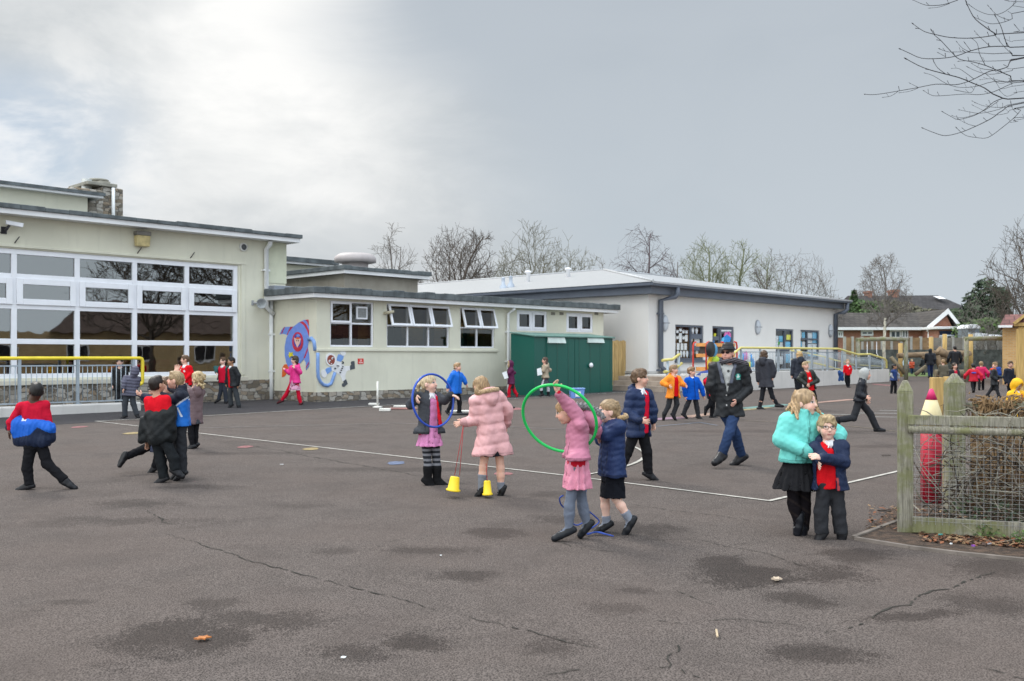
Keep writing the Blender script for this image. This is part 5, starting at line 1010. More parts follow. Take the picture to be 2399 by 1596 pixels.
litter(660, 1090, [(-.04, -.01), (.04, -.012), (.04, .01), (-.04, .012)], PAPER, 'white strip of paper beyond the long court line', 'paper scrap', name='paper_scrap')
litter(1679, 1490, [(-.006, -.07), (.006, -.07), (.008, .07), (-.004, .07)], M('straw', (.46, .36, .24), .8), 'short straw-coloured stick lying near the bottom', 'stick', .008, -.15, name='stick'); litter(2076, 1069, [(-.08, -.012), (.07, -.006), (.08, .008), (-.07, .012)], M('twig_dark', (.03, .02, .02)), 'dark twig left of the pointed post', 'stick', .01, .1, name='stick'); litter(2074, 1201, [(-.06, -.01), (.06, -.01), (.06, .008), (-.06, .008)], M('twig_dark', (.03, .02, .02)), 'dark twig by the bed edging', 'stick', .01, 0, name='stick')
litter(2203, 1261, [(-.03, -.008), (.03, -.012), (.035, .012), (-.03, .008)], M('teal_wrapper', (.10, .45, .42), .4), 'teal sweet wrapper on the leaf litter', 'wrapper', .01, .3, .03, 'wrapper'); litter(2280, 1288, [(-.025, -.01), (.02, -.014), (.025, .012), (-.02, .012)], M('purple_wrapper', (.25, .08, .42), .4), 'purple sweet wrapper on the leaf litter', 'wrapper', .012, .2, .03, 'wrapper'); litter(2228, 1283, [(-.014, -.01), (.012, -.01), (.014, .01), (-.012, .012)], PAPER, 'white paper scrap on the leaf litter', 'paper scrap', .01, .2, .03, 'paper_scrap'); litter(2318, 1284, [(-.045, -.006), (.045, -.01), (.045, .006), (-.04, .01)], M('silver_wrapper', (.42, .40, .42), .3), 'silver strip of wrapper on the leaf litter', 'wrapper', .008, .7, .035, 'wrapper')
# ================================================================ bare winter trees
def bark(name, c): return M(name, c, .9, .25, 4)
def grow(mb, rg, p, d, L_, r, depth, sp, droop, fine, nseg=4):
    P = [p.copy()]; R_ = [r]; q = p.copy(); dd = d.copy()
    for i in range(nseg):
        dd = (dd + Vector((rg.gauss(0, .10), rg.gauss(0, .10), rg.gauss(.015 - droop, .08)))).normalized(); q = q + dd * L_ / nseg; P.append(q.copy()); R_.append(r * (1 - .38 * (i + 1) / nseg))
    mb.tube(P, R_, 5 if r > .05 else 3, cap=False)
    if depth == 0: return
    n = rg.choice((2, 3)) if depth > 1 else rg.choice((3, 4))
    for i in range(n + 1):
        k = nseg if i < n - 1 else rg.randrange(1, nseg); ax = P[k]
        a = rg.random() * 6.28; s = dd.orthogonal().normalized(); t = dd.cross(s); nd = (dd + (s * math.cos(a) + t * math.sin(a)) * sp * rg.uniform(.55, 1.25) + Vector((0, 0, .06 - droop * 1.4))).normalized()
        grow(mb, rg, ax, nd, L_ * rg.uniform(.60, .82), max(R_[k] * .62, fine), depth - 1, sp, droop, fine, 3)
def limb(mb, rg, env, p, d, L_, r, lev, kids, droop, fine):
    n = (7, 5, 4, 3, 2)[min(lev, 4)]; P = [p.copy()]; R_ = [r]; q = p.copy(); dd = d.copy()
    for i in range(n):
        dd = (dd + Vector((rg.gauss(0, .11), rg.gauss(0, .11), rg.gauss(.05 - droop * lev, .07)))).normalized(); q = q + dd * L_ / n
        if env(q) > 1.0 + rg.uniform(-.05, .12) and i > 0: break
        P.append(q.copy()); R_.append(max(fine * .6, r * (1 - .72 * (i + 1) / n)))
    mb.tube(P, R_, 5 if r > .06 else 3, cap=False)
    if lev >= len(kids): return
    a = rg.random() * 6.28
    for c in range(kids[lev] + (1 if lev else 0)):
        t = (c + rg.uniform(.2, 1)) / kids[lev] * (len(P) - 1) * .85 + .15 * (len(P) - 1); k = min(len(P) - 1, int(t)); k2 = min(k + 1, len(P) - 1); pt = P[k].lerp(P[k2], t - k); a += 2.4 + rg.uniform(-.5, .5)
        ax = (P[k2] - P[max(k2 - 1, 0)]).normalized(); s_ = ax.orthogonal().normalized(); t_ = ax.cross(s_); an = rg.uniform(.5, 1.05)
        nd = (ax * math.cos(an) + (s_ * math.cos(a) + t_ * math.sin(a)) * math.sin(an) + Vector((0, 0, .10 - droop * 2.2 * (lev + 1)))).normalized()
        limb(mb, rg, env, pt, nd, L_ * rg.uniform(.40, .66), max(fine, R_[k] * .55), lev + 1, kids, droop, fine)
def bare_tree(name, label, px, ytop, Y, wpx, seed, col, n1=9, kids=(6, 5, 4), droop=0., trunk=.34, r=None, fine=.014, tcol=None, group='bare trees beyond the school', leader=1):
    x = (px - CX) / F * Y; base = Vector((x, Y, gz(Y))); Ht = at(px, ytop, Y).z - base.z; rg = random.Random(seed); root = empty(name, base, 0, label, 'tree', group); r = r or Ht * .017; W_ = wpx / F * Y * .60; th = Ht * trunk; lo = th * .75; fine *= 1.2
    tm = MB(); tm.tube([(0, 0, -.2), (rg.gauss(0, .06), 0, th * .5), (0, 0, th)], [r * 1.3, r, r * .85], 8); tm.build('trunk', tcol or col, root)
    cz, hb = (Ht + lo) / 2, (Ht - lo) / 2; env = lambda p: ((p.x ** 2 + p.y ** 2) / W_ ** 2 + (p.z - cz) ** 2 / hb ** 2) ** .5
    cm_ = MB(); a = rg.random() * 6.28
    for i in range(n1):
        a += 2.4; e = math.radians(rg.uniform(8, 70) if not (leader and i == 0) else 88); d = Vector((math.cos(a) * math.cos(e), math.sin(a) * math.cos(e), math.sin(e))); p = Vector((0, 0, th * rg.uniform(.8, 1.0))); L_ = .3
        while env(p + d * L_) < 1 and L_ < Ht: L_ += .3
        limb(cm_, rg, env, p, d, L_ * rg.uniform(.92, 1.08), r * (.8 if i == 0 else rg.uniform(.45, .65)), 0, kids, droop, fine)
    cm_.build('crown', col, root); return root
B1 = bark('bark_olive', (.125, .115, .075)); B2 = bark('bark_brown', (.085, .068, .055)); B3 = bark('bark_purple', (.105, .080, .085)); B4 = bark('bark_green', (.165, .175, .10)); B5 = bark('bark_pale', (.15, .135, .12))
BT = bare_tree
BT('bare_tree', 'loose twiggy bare tree left of the oval tree, above the vent', 912, 562, 72, 130, 3, B5, 7, (4, 4, 3), fine=.012)
BT('bare_tree', 'dark oval bare tree with a straight central trunk above the sheet roof', 1072, 526, 76, 150, 8, B2, 13, (8, 5, 4), trunk=.34, fine=.013)
BT('bare_tree', 'broad spreading olive bare tree with many rising limbs above the sheet roof', 1276, 512, 74, 200, 12, B1, 12, (8, 5, 4), trunk=.18, fine=.014, leader=0)
BT('bare_tree', 'faint thin bare tree just right of the broad olive tree', 1385, 588, 90, 80, 13, B5, 6, (4, 4, 3), fine=.010)
BT('silver_birch', 'purplish weeping birch above the ridge of the sheet roof', 1508, 536, 84, 125, 21, B3, 11, (7, 6, 4), droop=.07, trunk=.34, fine=.012)
BT('bare_tree', 'faint grey bare tree between the weeping birch and the green-barked trees', 1592, 602, 92, 100, 22, B5, 7, (4, 4, 3), fine=.011)
BT('bare_tree', 'green-barked bare tree with a rounded top, leftmost of the green pair', 1655, 564, 80, 120, 31, B4, 10, (7, 5, 4), trunk=.26, fine=.013)
BT('bare_tree', 'green-barked bare tree with a rounded top, right of its twin', 1732, 570, 80, 95, 34, B4, 9, (7, 5, 4), trunk=.28, fine=.013)
BT('bare_tree', 'low green-grey bare tree filling the gap before the wide end tree', 1790, 600, 84, 100, 35, B4, 8, (6, 4, 4), fine=.012)
BT('bare_tree', 'wide pale bare tree above the far end of the white building', 1862, 576, 78, 170, 41, B5, 11, (7, 5, 4), trunk=.2, fine=.012, leader=0)
BT('bare_tree', 'large bare tree at the right edge above the wooden shelter', 2440, 490, 60, 190, 51, B2, 11, (7, 5, 4), trunk=.22, fine=.011)
BT('bare_tree', 'sprawling grey-brown bare bush in front of the dark evergreen', 2340, 662, 66, 150, 52, B5, 10, (6, 4, 4), trunk=.06, fine=.010, leader=0)
BT('bare_tree', 'bare tree across the road mirrored in the hall windows', 3950, -60, 18, 1100, 71, B2, 9, (6, 4, 4), fine=.02); BT('bare_tree', 'second bare tree across the road mirrored in the hall windows', 3350, -20, 24, 900, 72, B2, 9, (6, 4, 4), fine=.02)
WBK = M('birch_white', (.50, .47, .38), .8, .35, 5, .3, 20)
BT('silver_birch', 'slender white-trunked birch standing by the swing frame in front of the bungalow', 2074, 602, 52, 96, 61, B5, 9, (6, 5, 4), droop=.02, trunk=.50, r=.085, fine=.008, tcol=WBK)
# ---- the near tree whose branch tips hang in at the top right
nt_root = empty('overhanging_tree', (6.2, 7.6, gz(7.6)), 0, 'bare tree reaching budded branch tips into the sky at the top right', 'tree'); nt_b = Vector((6.2, 7.6, gz(7.6)))
mb = MB(); mb.tube([(0, 0, -.1), (.05, .05, 1.5), (-.02, 0, 3.0), (.0, 0, 4.6)], [.2, .16, .14, .10], 12); mb.build('trunk', B2, nt_root)
ZK = lambda x, y, Y: at(1960 + x / 4.613, y / 4.613, Y) - nt_b
BR = [([(830, 260), (940, 335), (1060, 370), (1240, 405), (1480, 410), (1710, 380), (1730, 368), (2030, 352)], 7.2, 5), ([(1405, 30), (1440, 110), (1500, 205), (1620, 300), (1720, 366)], 7.2, 5), ([(690, 530), (780, 570), (920, 628), (1120, 630), (1290, 605), (1450, 548), (1640, 505), (1850, 500), (2030, 505)], 7.0, 5),
      ([(760, 640), (880, 705), (1010, 755), (1180, 800), (1330, 840), (1480, 900), (1600, 950), (1750, 1040), (2030, 1058)], 6.9, 6), ([(1050, 660), (1090, 730), (1180, 800)], 6.9, 3), ([(310, 1018), (430, 1020), (680, 980), (880, 945), (1080, 908), (1280, 915), (1420, 880), (1520, 835), (1650, 770), (1740, 755), (1850, 720), (2030, 620)], 6.8, 4.5),
      ([(1030, 335), (1060, 380), (1130, 440), (1250, 570), (1330, 640), (1480, 670), (1620, 710), (1760, 770), (1880, 820), (2030, 870)], 7.3, 4.5), ([(510, 1050), (590, 1035), (665, 985)], 6.8, 2.5), ([(690, 1000), (790, 985), (880, 950)], 6.8, 2.5), ([(805, 905), (885, 945)], 6.8, 2.5), ([(960, 790), (1050, 820), (1200, 910), (1350, 945), (1520, 930), (1700, 880), (2030, 870)], 7.1, 3),
      ([(950, 985), (1020, 1025), (1110, 1035), (1390, 1015), (1540, 1022), (1700, 990), (1900, 900), (2030, 880)], 7.0, 3.5), ([(935, 1385), (1060, 1435), (1180, 1465), (1340, 1430), (1500, 1365), (1680, 1275), (1800, 1190), (2030, 1110)], 6.7, 4.5), ([(1300, 1385), (1390, 1460), (1510, 1485), (1635, 1485), (1780, 1385), (1920, 1270), (1990, 1190), (2030, 1150)], 6.8, 3.5),
      ([(1150, 1210), (1250, 1265), (1320, 1290), (1480, 1250), (1590, 1190), (1700, 1100), (1790, 1065)], 6.9, 3.5), ([(1255, 1250), (1330, 1272), (1440, 1255), (1600, 1190), (1750, 1090)], 6.95, 2.5), ([(1320, 1290), (1420, 1340), (1500, 1362)], 6.8, 2.5), ([(1335, 1188), (1430, 1208), (1560, 1222), (1760, 1180), (2030, 1100)], 6.7, 3), ([(1480, 1140), (1560, 1180), (1700, 1240), (1850, 1220), (2030, 1160)], 6.7, 2.5),
      ([(1475, 1095), (1580, 1140), (1740, 1160), (1900, 1150)], 6.9, 2.5), ([(830, 0), (920, 40), (1000, 58), (1150, 50), (1310, 0)], 7.4, 3.5), ([(1020, 85), (1110, 75), (1220, 38)], 7.4, 2.5), ([(1440, 55), (1520, 110), (1640, 155), (1760, 150), (1860, 95), (1940, 20)], 7.5, 3), ([(1490, 185), (1570, 220), (1660, 255), (1780, 245), (1900, 200), (2030, 120)], 7.3, 3.5),
      ([(1645, 70), (1720, 150), (1800, 195), (1870, 215)], 7.3, 2.5), ([(1720, 180), (1770, 270), (1810, 390), (1845, 500)], 7.1, 4), ([(1120, 530), (1210, 560), (1340, 560), (1560, 572), (1700, 580), (1880, 572), (2030, 598)], 7.2, 3.5), ([(1305, 460), (1360, 520), (1440, 560)], 7.0, 2.5), ([(1395, 475), (1450, 548)], 7.0, 3), ([(1110, 575), (1170, 608)], 7.0, 2.5), ([(1470, 420), (1520, 470), (1545, 580), (1605, 700)], 7.2, 3),
      ([(1250, 738), (1320, 740), (1400, 790), (1480, 850)], 6.9, 2.5), ([(1430, 730), (1480, 755), (1580, 790), (1700, 800), (1900, 760), (2030, 725)], 7.0, 3), ([(1470, 690), (1560, 740), (1690, 755)], 7.1, 3), ([(1330, 660), (1460, 655), (1600, 660), (1860, 650), (2030, 620)], 7.2, 3), ([(1820, 0), (2030, 20)], 7.4, 3), ([(1930, 10), (2030, 80)], 7.4, 3), ([(1930, 275), (1980, 330), (2030, 340)], 7.2, 3), ([(1500, 345), (1560, 410), (1660, 500)], 7.1, 2.5), ([(1720, 390), (1800, 490), (1900, 580), (2030, 600)], 7.2, 3), ([(1820, 420), (1900, 450), (2030, 430)], 7.3, 2.5), ([(1500, 930), (1470, 985), (1430, 1000), (1270, 970)], 6.9, 2.5), ([(1770, 985), (1840, 1040), (1950, 1000), (2030, 985)], 6.9, 2.5), ([(1730, 900), (1780, 960), (1900, 930), (2030, 915)], 7.0, 2.5), ([(1885, 1120), (1900, 1170), (1960, 1230), (2030, 1265)], 6.8, 3), ([(1890, 1320), (1960, 1310), (2030, 1280)], 6.8, 2.5), ([(1560, 860), (1680, 850), (1820, 880), (2030, 885)], 7.1, 2.5), ([(1640, 820), (1760, 900), (1880, 870)], 7.1, 2.5)]
mb = MB(); rg = random.Random(9)
for pts, Y_, wpx in BR:
    P = [ZK(x, y, Y_ + .12 * math.sin(x * .01)) for x, y in pts]; far_ = pts[-1][0] >= 2000
    if far_: e = Vector((rg.uniform(-.2, .1), rg.uniform(-.2, .2), P[-1].z * .6 + 1.6)); P += [P[-1].lerp(e, .45) + Vector((0, 0, .1)), e]
    P = crom(P, 3); n = len(P); r0 = wpx / 4.613 / F * Y_ * 1.15; mb.tube(P, [r0 * (.55 + .55 * i / n) * (1 if not far_ or i < n * .8 else 1.8) for i in range(n)], 5)
    t = P[0]; d = (P[0] - P[1]).normalized(); mb.tube([t - d * .005, t + d * .012, t + d * .028], [r0 * .6, r0 * 1.15, r0 * .2], 5)
    for k in range(2, n - 2, 4):
        if rg.random() < .55: a = Vector((rg.gauss(-.5, .3), rg.gauss(0, .3), rg.gauss(.7, .3))).normalized(); mb.tube([P[k], P[k] + a * .02, P[k] + a * .035], [r0 * .5, r0 * .5, r0 * .7], 4)
for i in range(9):
    a = rg.uniform(0, 6.28); grow(mb, rg, Vector((0, 0, rg.uniform(2.8, 4.5))), Vector((math.cos(a) * .3 + .6, math.sin(a), .5)).normalized(), 1.1, .05, 3, .6, 0, .006)
mb.build('crown', M('near_twig', (.018, .016, .018), .85, .3, 20), nt_root)
# ================================================================ evergreens
def evergreen(name, lab, px, ytop, ybot, wpx, Y, col, n, seed, shape='round', leaf=.22, dep=1.0):
    c = at(px, (ytop + ybot) / 2, Y); hh = (ybot - ytop) / 2 / F * Y; ww = wpx / 2 / F * Y; rg = random.Random(seed); root = empty(name, (c.x, Y, gz(Y)), 0, lab, 'evergreen', 'evergreens round the houses'); cz = c.z - gz(Y); mb = MB()
    lob = [(rg.uniform(-.6, .6), rg.uniform(-.6, .6), rg.uniform(-.6, .55), rg.uniform(.3, .5)) for _ in range(14)]
    for i in range(n):
        if shape == 'cone':
            h_ = rg.random() ** 1.3; a = rg.random() * 6.28; rr = (1 - h_) * rg.uniform(.55, 1.08); p = Vector((math.cos(a) * rr * ww, math.sin(a) * rr * ww, (h_ * 2 - 1) * hh))
        else:
            l = rg.choice(lob); v = Vector((rg.gauss(0, 1), rg.gauss(0, 1), rg.gauss(0, 1))).normalized() * l[3] * rg.uniform(.75, 1.1); p = Vector(((l[0] + v.x) * ww, (l[1] + v.y) * ww * dep, (l[2] + v.z) * hh))
        p.z += cz; L_ = leaf * rg.uniform(.6, 1.4); u = Vector((rg.gauss(0, 1), rg.gauss(0, 1), rg.gauss(0, .8))).normalized() * L_; v = u.orthogonal().normalized() * L_ * .5; mb.poly([p - u, p - v, p + u, p + v], rg.choice((0, 0, 1, 2)))
    mb.build('crown', [M(lab[:12] + '_a', col, .7, .25, 3), M(lab[:12] + '_b', tuple(x * .5 for x in col), .7, .2, 3), M(lab[:12] + '_c', tuple(min(1, x * 1.6) for x in col), .7, .2, 3)], root)
    mb = MB(); mb.tube([(0, 0, 0), (0, 0, cz)], [.2, .1], 7); mb.build('trunk', B2, root)
evergreen('conifer', 'narrow dark conifer left of the far house', 2001, 682, 740, 40, 88, (.035, .065, .020), 900, 3, 'cone', .25)
evergreen('evergreen_bush', 'rounded bright green bush beside the narrow conifer', 2032, 702, 752, 70, 84, (.060, .110, .030), 1500, 4, leaf=.2)
evergreen('evergreen_tree', 'tall dark evergreen behind the garage at the right', 2318, 655, 800, 110, 74, (.026, .045, .020), 3200, 5, leaf=.25)
evergreen('evergreen_bush', 'lower dark evergreen left of the tall one', 2258, 715, 800, 90, 78, (.035, .058, .022), 1700, 6, leaf=.22)
evergreen('laurel_bush', 'light green laurel hedge bush above the leaning planks', 2290, 740, 812, 130, 70, (.080, .135, .035), 2200, 7, leaf=.2)
evergreen('hedge', 'grey-brown shrubs between the bungalow roof and the far house', 2110, 700, 752, 190, 92, (.085, .080, .050), 1800, 8, leaf=.22)
# ================================================================ houses
def tile_mat(name, c):
    m, nt, p = nt_new(name); b = NB(nt); o = b.obj(); sp = b.n('ShaderNodeSeparateXYZ'); b.link(o, sp.inputs[0]); cb = b.n('ShaderNodeCombineXYZ'); b.link(sp.outputs[0], cb.inputs[0]); b.link(b.math('MULTIPLY', sp.outputs[2], 1.6), cb.inputs[1])
    br = b.n('ShaderNodeTexBrick'); b.link(cb.outputs[0], br.inputs['Vector']); br.inputs['Scale'].default_value = 1; br.inputs['Brick Width'].default_value = .42; br.inputs['Row Height'].default_value = .34; br.inputs['Mortar Size'].default_value = .03
    br.inputs['Color1'].default_value = (*[x * .8 for x in c], 1); br.inputs['Color2'].default_value = (*[x * 1.35 for x in c], 1); br.inputs['Mortar'].default_value = (*[x * .4 for x in c], 1)
    cc_ = b.mix(b.math('MULTIPLY', b.ramp(b.noise(o, 1.2, 5), .45, .7), .4), br.outputs['Color'], tuple(min(1, x * 1.9) for x in c)); b.link(cc_, p.inputs['Base Color']); p.inputs['Roughness'].default_value = .9; return m
Z2 = lambda x, y, Y: at(1950 + x / 5.25, 720 + y / 5.25, Y)
TILE = tile_mat('grey_brown_tile', (.052, .045, .040)); TILE2 = tile_mat('dark_tile', (.030, .027, .028)); TILE3 = tile_mat('red_tile', (.135, .055, .048))
Yb = 75.0; bx = lambda x: Z2(x, 300, Yb).x; bz_ = lambda y: Z2(300, y, Yb).z
bg_ = empty('bungalow', (0, Yb, 0), 0, 'red brick bungalow with a tiled roof and white-edged gable beyond the fence', 'house')
x0, x1, xg0, xg1 = bx(-160), bx(1380), bx(1130), bx(1470); ze, zrg, zwb = bz_(255), bz_(38), -.5; xm = bx(1308)
mb = MB(); mb.box(x0, xg0, 0, 7.5, zwb, ze); mb.build('wall', REDBRICK, bg_)
mb = MB(); mb.hexa([(xg0, -1.2, zwb), (xg1 - .5, -1.2, zwb), (xg1 - .5, 7.5, zwb), (xg0, 7.5, zwb)], [(xg0, -1.2, ze), (xg1 - .5, -1.2, ze), (xg1 - .5, 7.5, ze), (xg0, 7.5, ze)]); mb.prism([(xg0 + .1, -1.2, ze), (xg1 - .5, -1.2, ze), (xm, -1.2, zrg - .3)], (0, 6, 0)); mb.build('gable_wall', REDBRICK, bg_)
mb = MB(); mb.prism([(x0 - .3, -.5, ze), (x0 - .3, 3.7, zrg), (x0 - .3, 8, ze)], (xm - x0 + .3, 0, 0)); mb.build('roof', TILE, bg_)
mb = MB()
for a, c in ((xg0 - .45, xm), (xg1, xm)): mb.hexa([(a, -1.6, ze - .15), (c, -1.6, zrg - .15), (c, 5, zrg - .15), (a, 5, ze - .15)][::(1 if a < c else -1)], [(a, -1.6, ze + .05), (c, -1.6, zrg + .06), (c, 5, zrg + .06), (a, 5, ze + .05)][::(1 if a < c else -1)])
mb.build('gable_roof', TILE, bg_)
mb = MB()
for a, c in ((xg0 - .5, xm), (xg1 + .05, xm)): mb.prism([(a, -1.66, ze - .32), (c, -1.66, zrg - .32), (c, -1.66, zrg + .08), (a, -1.66, ze + .08)], (0, .05, 0))
mb.build('bargeboard', FASCIA, bg_); mb = MB(); mb.box(x0, xg0 - .45, -.62, -.5, ze - .16, ze + .06); mb.build('gutter', FASCIA, bg_)
for a, c, e, f in ((350, 500, 282, 348), (705, 840, 275, 385), (848, 930, 268, 385), (60, 130, 290, 370)):
    mb = MB(); mb.box(bx(a), bx(c), -.08, .05, bz_(f), bz_(e)); wn = mb.build('window', UPVC, bg_); m_ = (bx(a) + bx(c)) / 2
    for l, r_ in ((bx(a) + .12, m_ - .06), (m_ + .06, bx(c) - .12)): mb = MB(); mb.box(l, r_, -.11, -.085, bz_(f) + .15, bz_(e) - .15); mb.build('pane', M('far_pane', (.10, .12, .14), .08, .3, 1.5), wn)
mb = MB(); mb.tube([(bx(1103), -1.3, zwb), (bx(1103), -1.3, ze)], .12, 6); mb.build('downpipe', PIPEW, bg_)
ga = empty('garage', (0, Yb - 3, 0), 0, 'flat-roofed garage with a wide dark blue door right of the bungalow', 'garage'); yz = Yb - 3; gx = lambda x: Z2(x, 300, yz).x; gzz = lambda y: Z2(300, y, yz).z
mb = MB(); mb.box(gx(1300), gx(1600), 0, 5, -.2, gzz(270)); mb.build('wall', REDBRICK, ga); mb = MB(); mb.box(gx(1262), gx(1650), -.35, 5.2, gzz(268), gzz(236)); mb.build('roof', FASCIA, ga, bevel=.03); mb = MB(); mb.box(gx(1318), gx(1580), -.06, .02, -.2, gzz(290)); mb.build('door', M('garage_blue', (.015, .022, .06), .5), ga)
tw = empty('cabin_toilet', (Z2(1675, 0, 68).x, 68, gz(68)), 0, 'grey cabin with a white rounded roof beside the garage', 'cabin'); w_ = gx(1675) - gx(1612); h0 = Z2(0, 262, 68).z - gz(68)
mb = MB(); mb.box(-w_, w_, -.8, .8, 0, h0); mb.build('body', M('cabin_grey', (.17, .20, .23), .5, .1, 3), tw); mb = MB(); mb.prism([(w_ * 1.1 * math.cos(t), -.9, h0 + .3 * math.sin(t)) for t in [math.pi * i / 10 for i in range(11)]], (0, 1.8, 0)); mb.build('roof', UPVC, tw); mb = MB(); mb.box(-.4, .5, -.84, -.81, h0 - 1.1, h0 - .3); mb.build('notice', PAPER, tw)
bd = MB()
for i, (xa_, xb_, m_) in enumerate(((1745, 1785, 0), (1765, 1820, 1), (1790, 1850, 1), (1805, 1880, 2))):
    bd = MB(); p0, p1 = Z2(xa_, 230 - i * 6, 69), Z2(xb_, 372, 69); bd.tube([p0, p1], .14, 4); bd.build('leaning_board', [M('board_red', (.45, .05, .10)), UPVC, M('board_cream', (.62, .56, .32))][m_], label=['red board leaning by the grey cabin', 'first white board leaning beside the red one', 'second white board leaning beside the cream one', 'cream plank leaning steepest of the stacked boards'][i], cat='board', group='boards leaning by the garage')
tn = MB(); a, c = Z2(1890, 345, 66), Z2(2300, 345, 66); tn.hexa([(a.x, 66, a.z - .3), (c.x, 66, a.z - .3), (c.x, 69, a.z - .3), (a.x, 69, a.z - .3)], [(a.x + .4, 66.2, a.z + .1), (c.x, 66.2, a.z - .1), (c.x, 69, a.z), (a.x + .6, 69, a.z + .3)]); tn.build('sheeted_stack', UPVC, label='low white-sheeted stack behind the fence near the shelter', cat='stack', bevel=.05)
car = empty('parked_car', (Z2(1360, 350, 71.5).x, 70.9, gz(71)), 0, 'silver car roof just visible over the fence before the garage', 'car'); kx = 1360
hh_ = Z2(1360, 340, 71).z - gz(71); wdt = (Z2(1480, 0, 71).x - Z2(1250, 0, 71).x) / 2
mb = MB(); prof = [(-wdt, .25), (-wdt, .75), (-wdt * .62, .9), (-wdt * .38, hh_), (wdt * .42, hh_), (wdt * .8, .95), (wdt, .8), (wdt, .25)]; mb.prism([(x, -.7, z) for x, z in prof], (0, 1.4, 0)); mb.build('body', M('silver_paint', (.42, .45, .48), .3, .05, 3, metal=.4), car, bevel=.06)
mb = MB(); mb.prism([(-wdt * .55, -.72, .92), (-wdt * .34, -.72, hh_ - .1), (wdt * .36, -.72, hh_ - .1), (wdt * .66, -.72, .95)], (0, .015, 0)); mb.build('window', M('car_glass', (.02, .025, .03), .1), car)
for sx in (-.6, .6): mb = MB(); mb.lathe([(.3, -.1), (.32, 0), (.3, .1), (.05, .11)], (wdt * sx, -.68, .3), 16, 0, Mq); mb.build('wheel', BKP, car)
Yh = 108.0; hx_ = lambda x: at(1700 + x / 3.336, 800, Yh).x; hz_ = lambda y: at(1900, 580 + y / 3.336, Yh).z
fh = empty('far_house', (0, Yh, 0), 0, 'long dark-roofed house with two brick chimneys on the rise behind the bungalow', 'house')
mb = MB(); mb.box(hx_(1040), hx_(1880), 0, 9, -1, hz_(478)); mb.build('wall', REDBRICK, fh)
mb = MB(); mb.hexa([(hx_(1030), -.6, hz_(485)), (hx_(1900), -.6, hz_(485)), (hx_(1900), 10, hz_(485)), (hx_(1030), 10, hz_(485))], [(hx_(1068), 4.5, hz_(356)), (hx_(1795), 4.5, hz_(352)), (hx_(1795), 4.7, hz_(352)), (hx_(1068), 4.7, hz_(356))]); mb.build('roof', TILE2, fh)
mb = MB(); mb.box(hx_(1700), hx_(1960), 2, 11, -1, hz_(470)); mb.prism([(hx_(1700), 1.5, hz_(475)), (hx_(1700), 6, hz_(388)), (hx_(1700), 11, hz_(475))], (hx_(1945) - hx_(1700), 0, 0)); mb.build('wing_roof', TILE2, fh)
for x, w_, y in ((1232, 26, 336), (1437, 46, 326)):
    mb = MB(); mb.box(hx_(x - w_ / 2), hx_(x + w_ / 2), 3.8, 5.4, hz_(380), hz_(y)); mb.box(hx_(x - w_ / 2) - .1, hx_(x + w_ / 2) + .1, 3.7, 5.5, hz_(y), hz_(y) + .25); mb.build('chimney', REDBRICK, fh)
mb = MB(); mb.hexa([(hx_(1722), 1.6, hz_(393)), (hx_(1775), 1.6, hz_(393)), (hx_(1775), 1.75, hz_(393)), (hx_(1722), 1.75, hz_(393))], [(hx_(1712), 2.9, hz_(366)), (hx_(1760), 2.9, hz_(366)), (hx_(1760), 3.1, hz_(366)), (hx_(1712), 3.1, hz_(366))]); mb.build('rooflight', UPVC, fh)
mb = MB(); mb.tube([(hx_(1490), 4.6, hz_(350)), (hx_(1490), 4.6, hz_(240))], .06, 4)
for k in range(4): mb.tube([(hx_(1468 + k * 4), 4.6, hz_(247 + k * 3)), (hx_(1512 - k * 4), 4.6, hz_(240 + k * 3))], .04, 3)
mb.build('aerial', GALV, fh)
Yo = 44.0; ox0 = Z2(2055, 300, Yo).x; oh = empty('small_brick_house', (ox0, Yo, 0), -.47, 'small orange brick building with a red tiled roof and white fascia at the right edge', 'house'); ow = lambda x: (Z2(x, 300, Yo).x - ox0) * .9; oz = lambda y: Z2(300, y, Yo).z
mb = MB(); mb.box(ow(2095), 10, 0, 6, 0, oz(248)); mb.build('wall', brick_mat('orange_brick', (.50, .27, .085), (.58, .34, .13), (.5, .4, .25)), oh)
mb = MB(); mb.hexa([(0, -.5, oz(232)), (10.5, -.5, oz(232)), (10.5, 6.5, oz(232)), (0, 6.5, oz(232))], [(ow(2130), 3, oz(58)), (10.5, 3, oz(58)), (10.5, 3.1, oz(58)), (ow(2130), 3.1, oz(58))]); mb.build('roof', TILE3, oh); mb = MB(); mb.box(-.05, ow(2210), -.56, -.5, oz(252), oz(224)); mb.build('fascia', FASCIA, oh)
# ================================================================ far fence, play timbers, shelter, grass
GRASS = M('grass', (.085, .125, .035), .95, .4, 1.2, .6, 20)
mb = MB(); mb.poly([(8, 57, gz(57) + .01), (60, 55, gz(55) + .01), (60, 100, gz(100) + .01), (8, 100, gz(100) + .01)]); mb.build('grass', GRASS, kind='structure', label='grass verge around the play timbers')
bf = empty('board_fence', (0, 66, 0), 0, 'long close-board fence with pale concrete posts in front of the bungalow', 'fence'); PANC = [M('panel_tan', (.26, .165, .085), .9, .25, 1.5), M('panel_brown', (.20, .14, .09), .9, .25, 1.5), M('panel_grey', (.225, .205, .175), .9, .2, 1.5)]
fxs = [150, 245, 365, 485, 605, 725, 845, 965, 1085, 1215, 1350, 1480, 1610, 1745, 1880, 2020, 2160, 2310, 2460]; fx = lambda x: Z2(x, 400, 66).x; fz = lambda y: Z2(300, y, 66).z
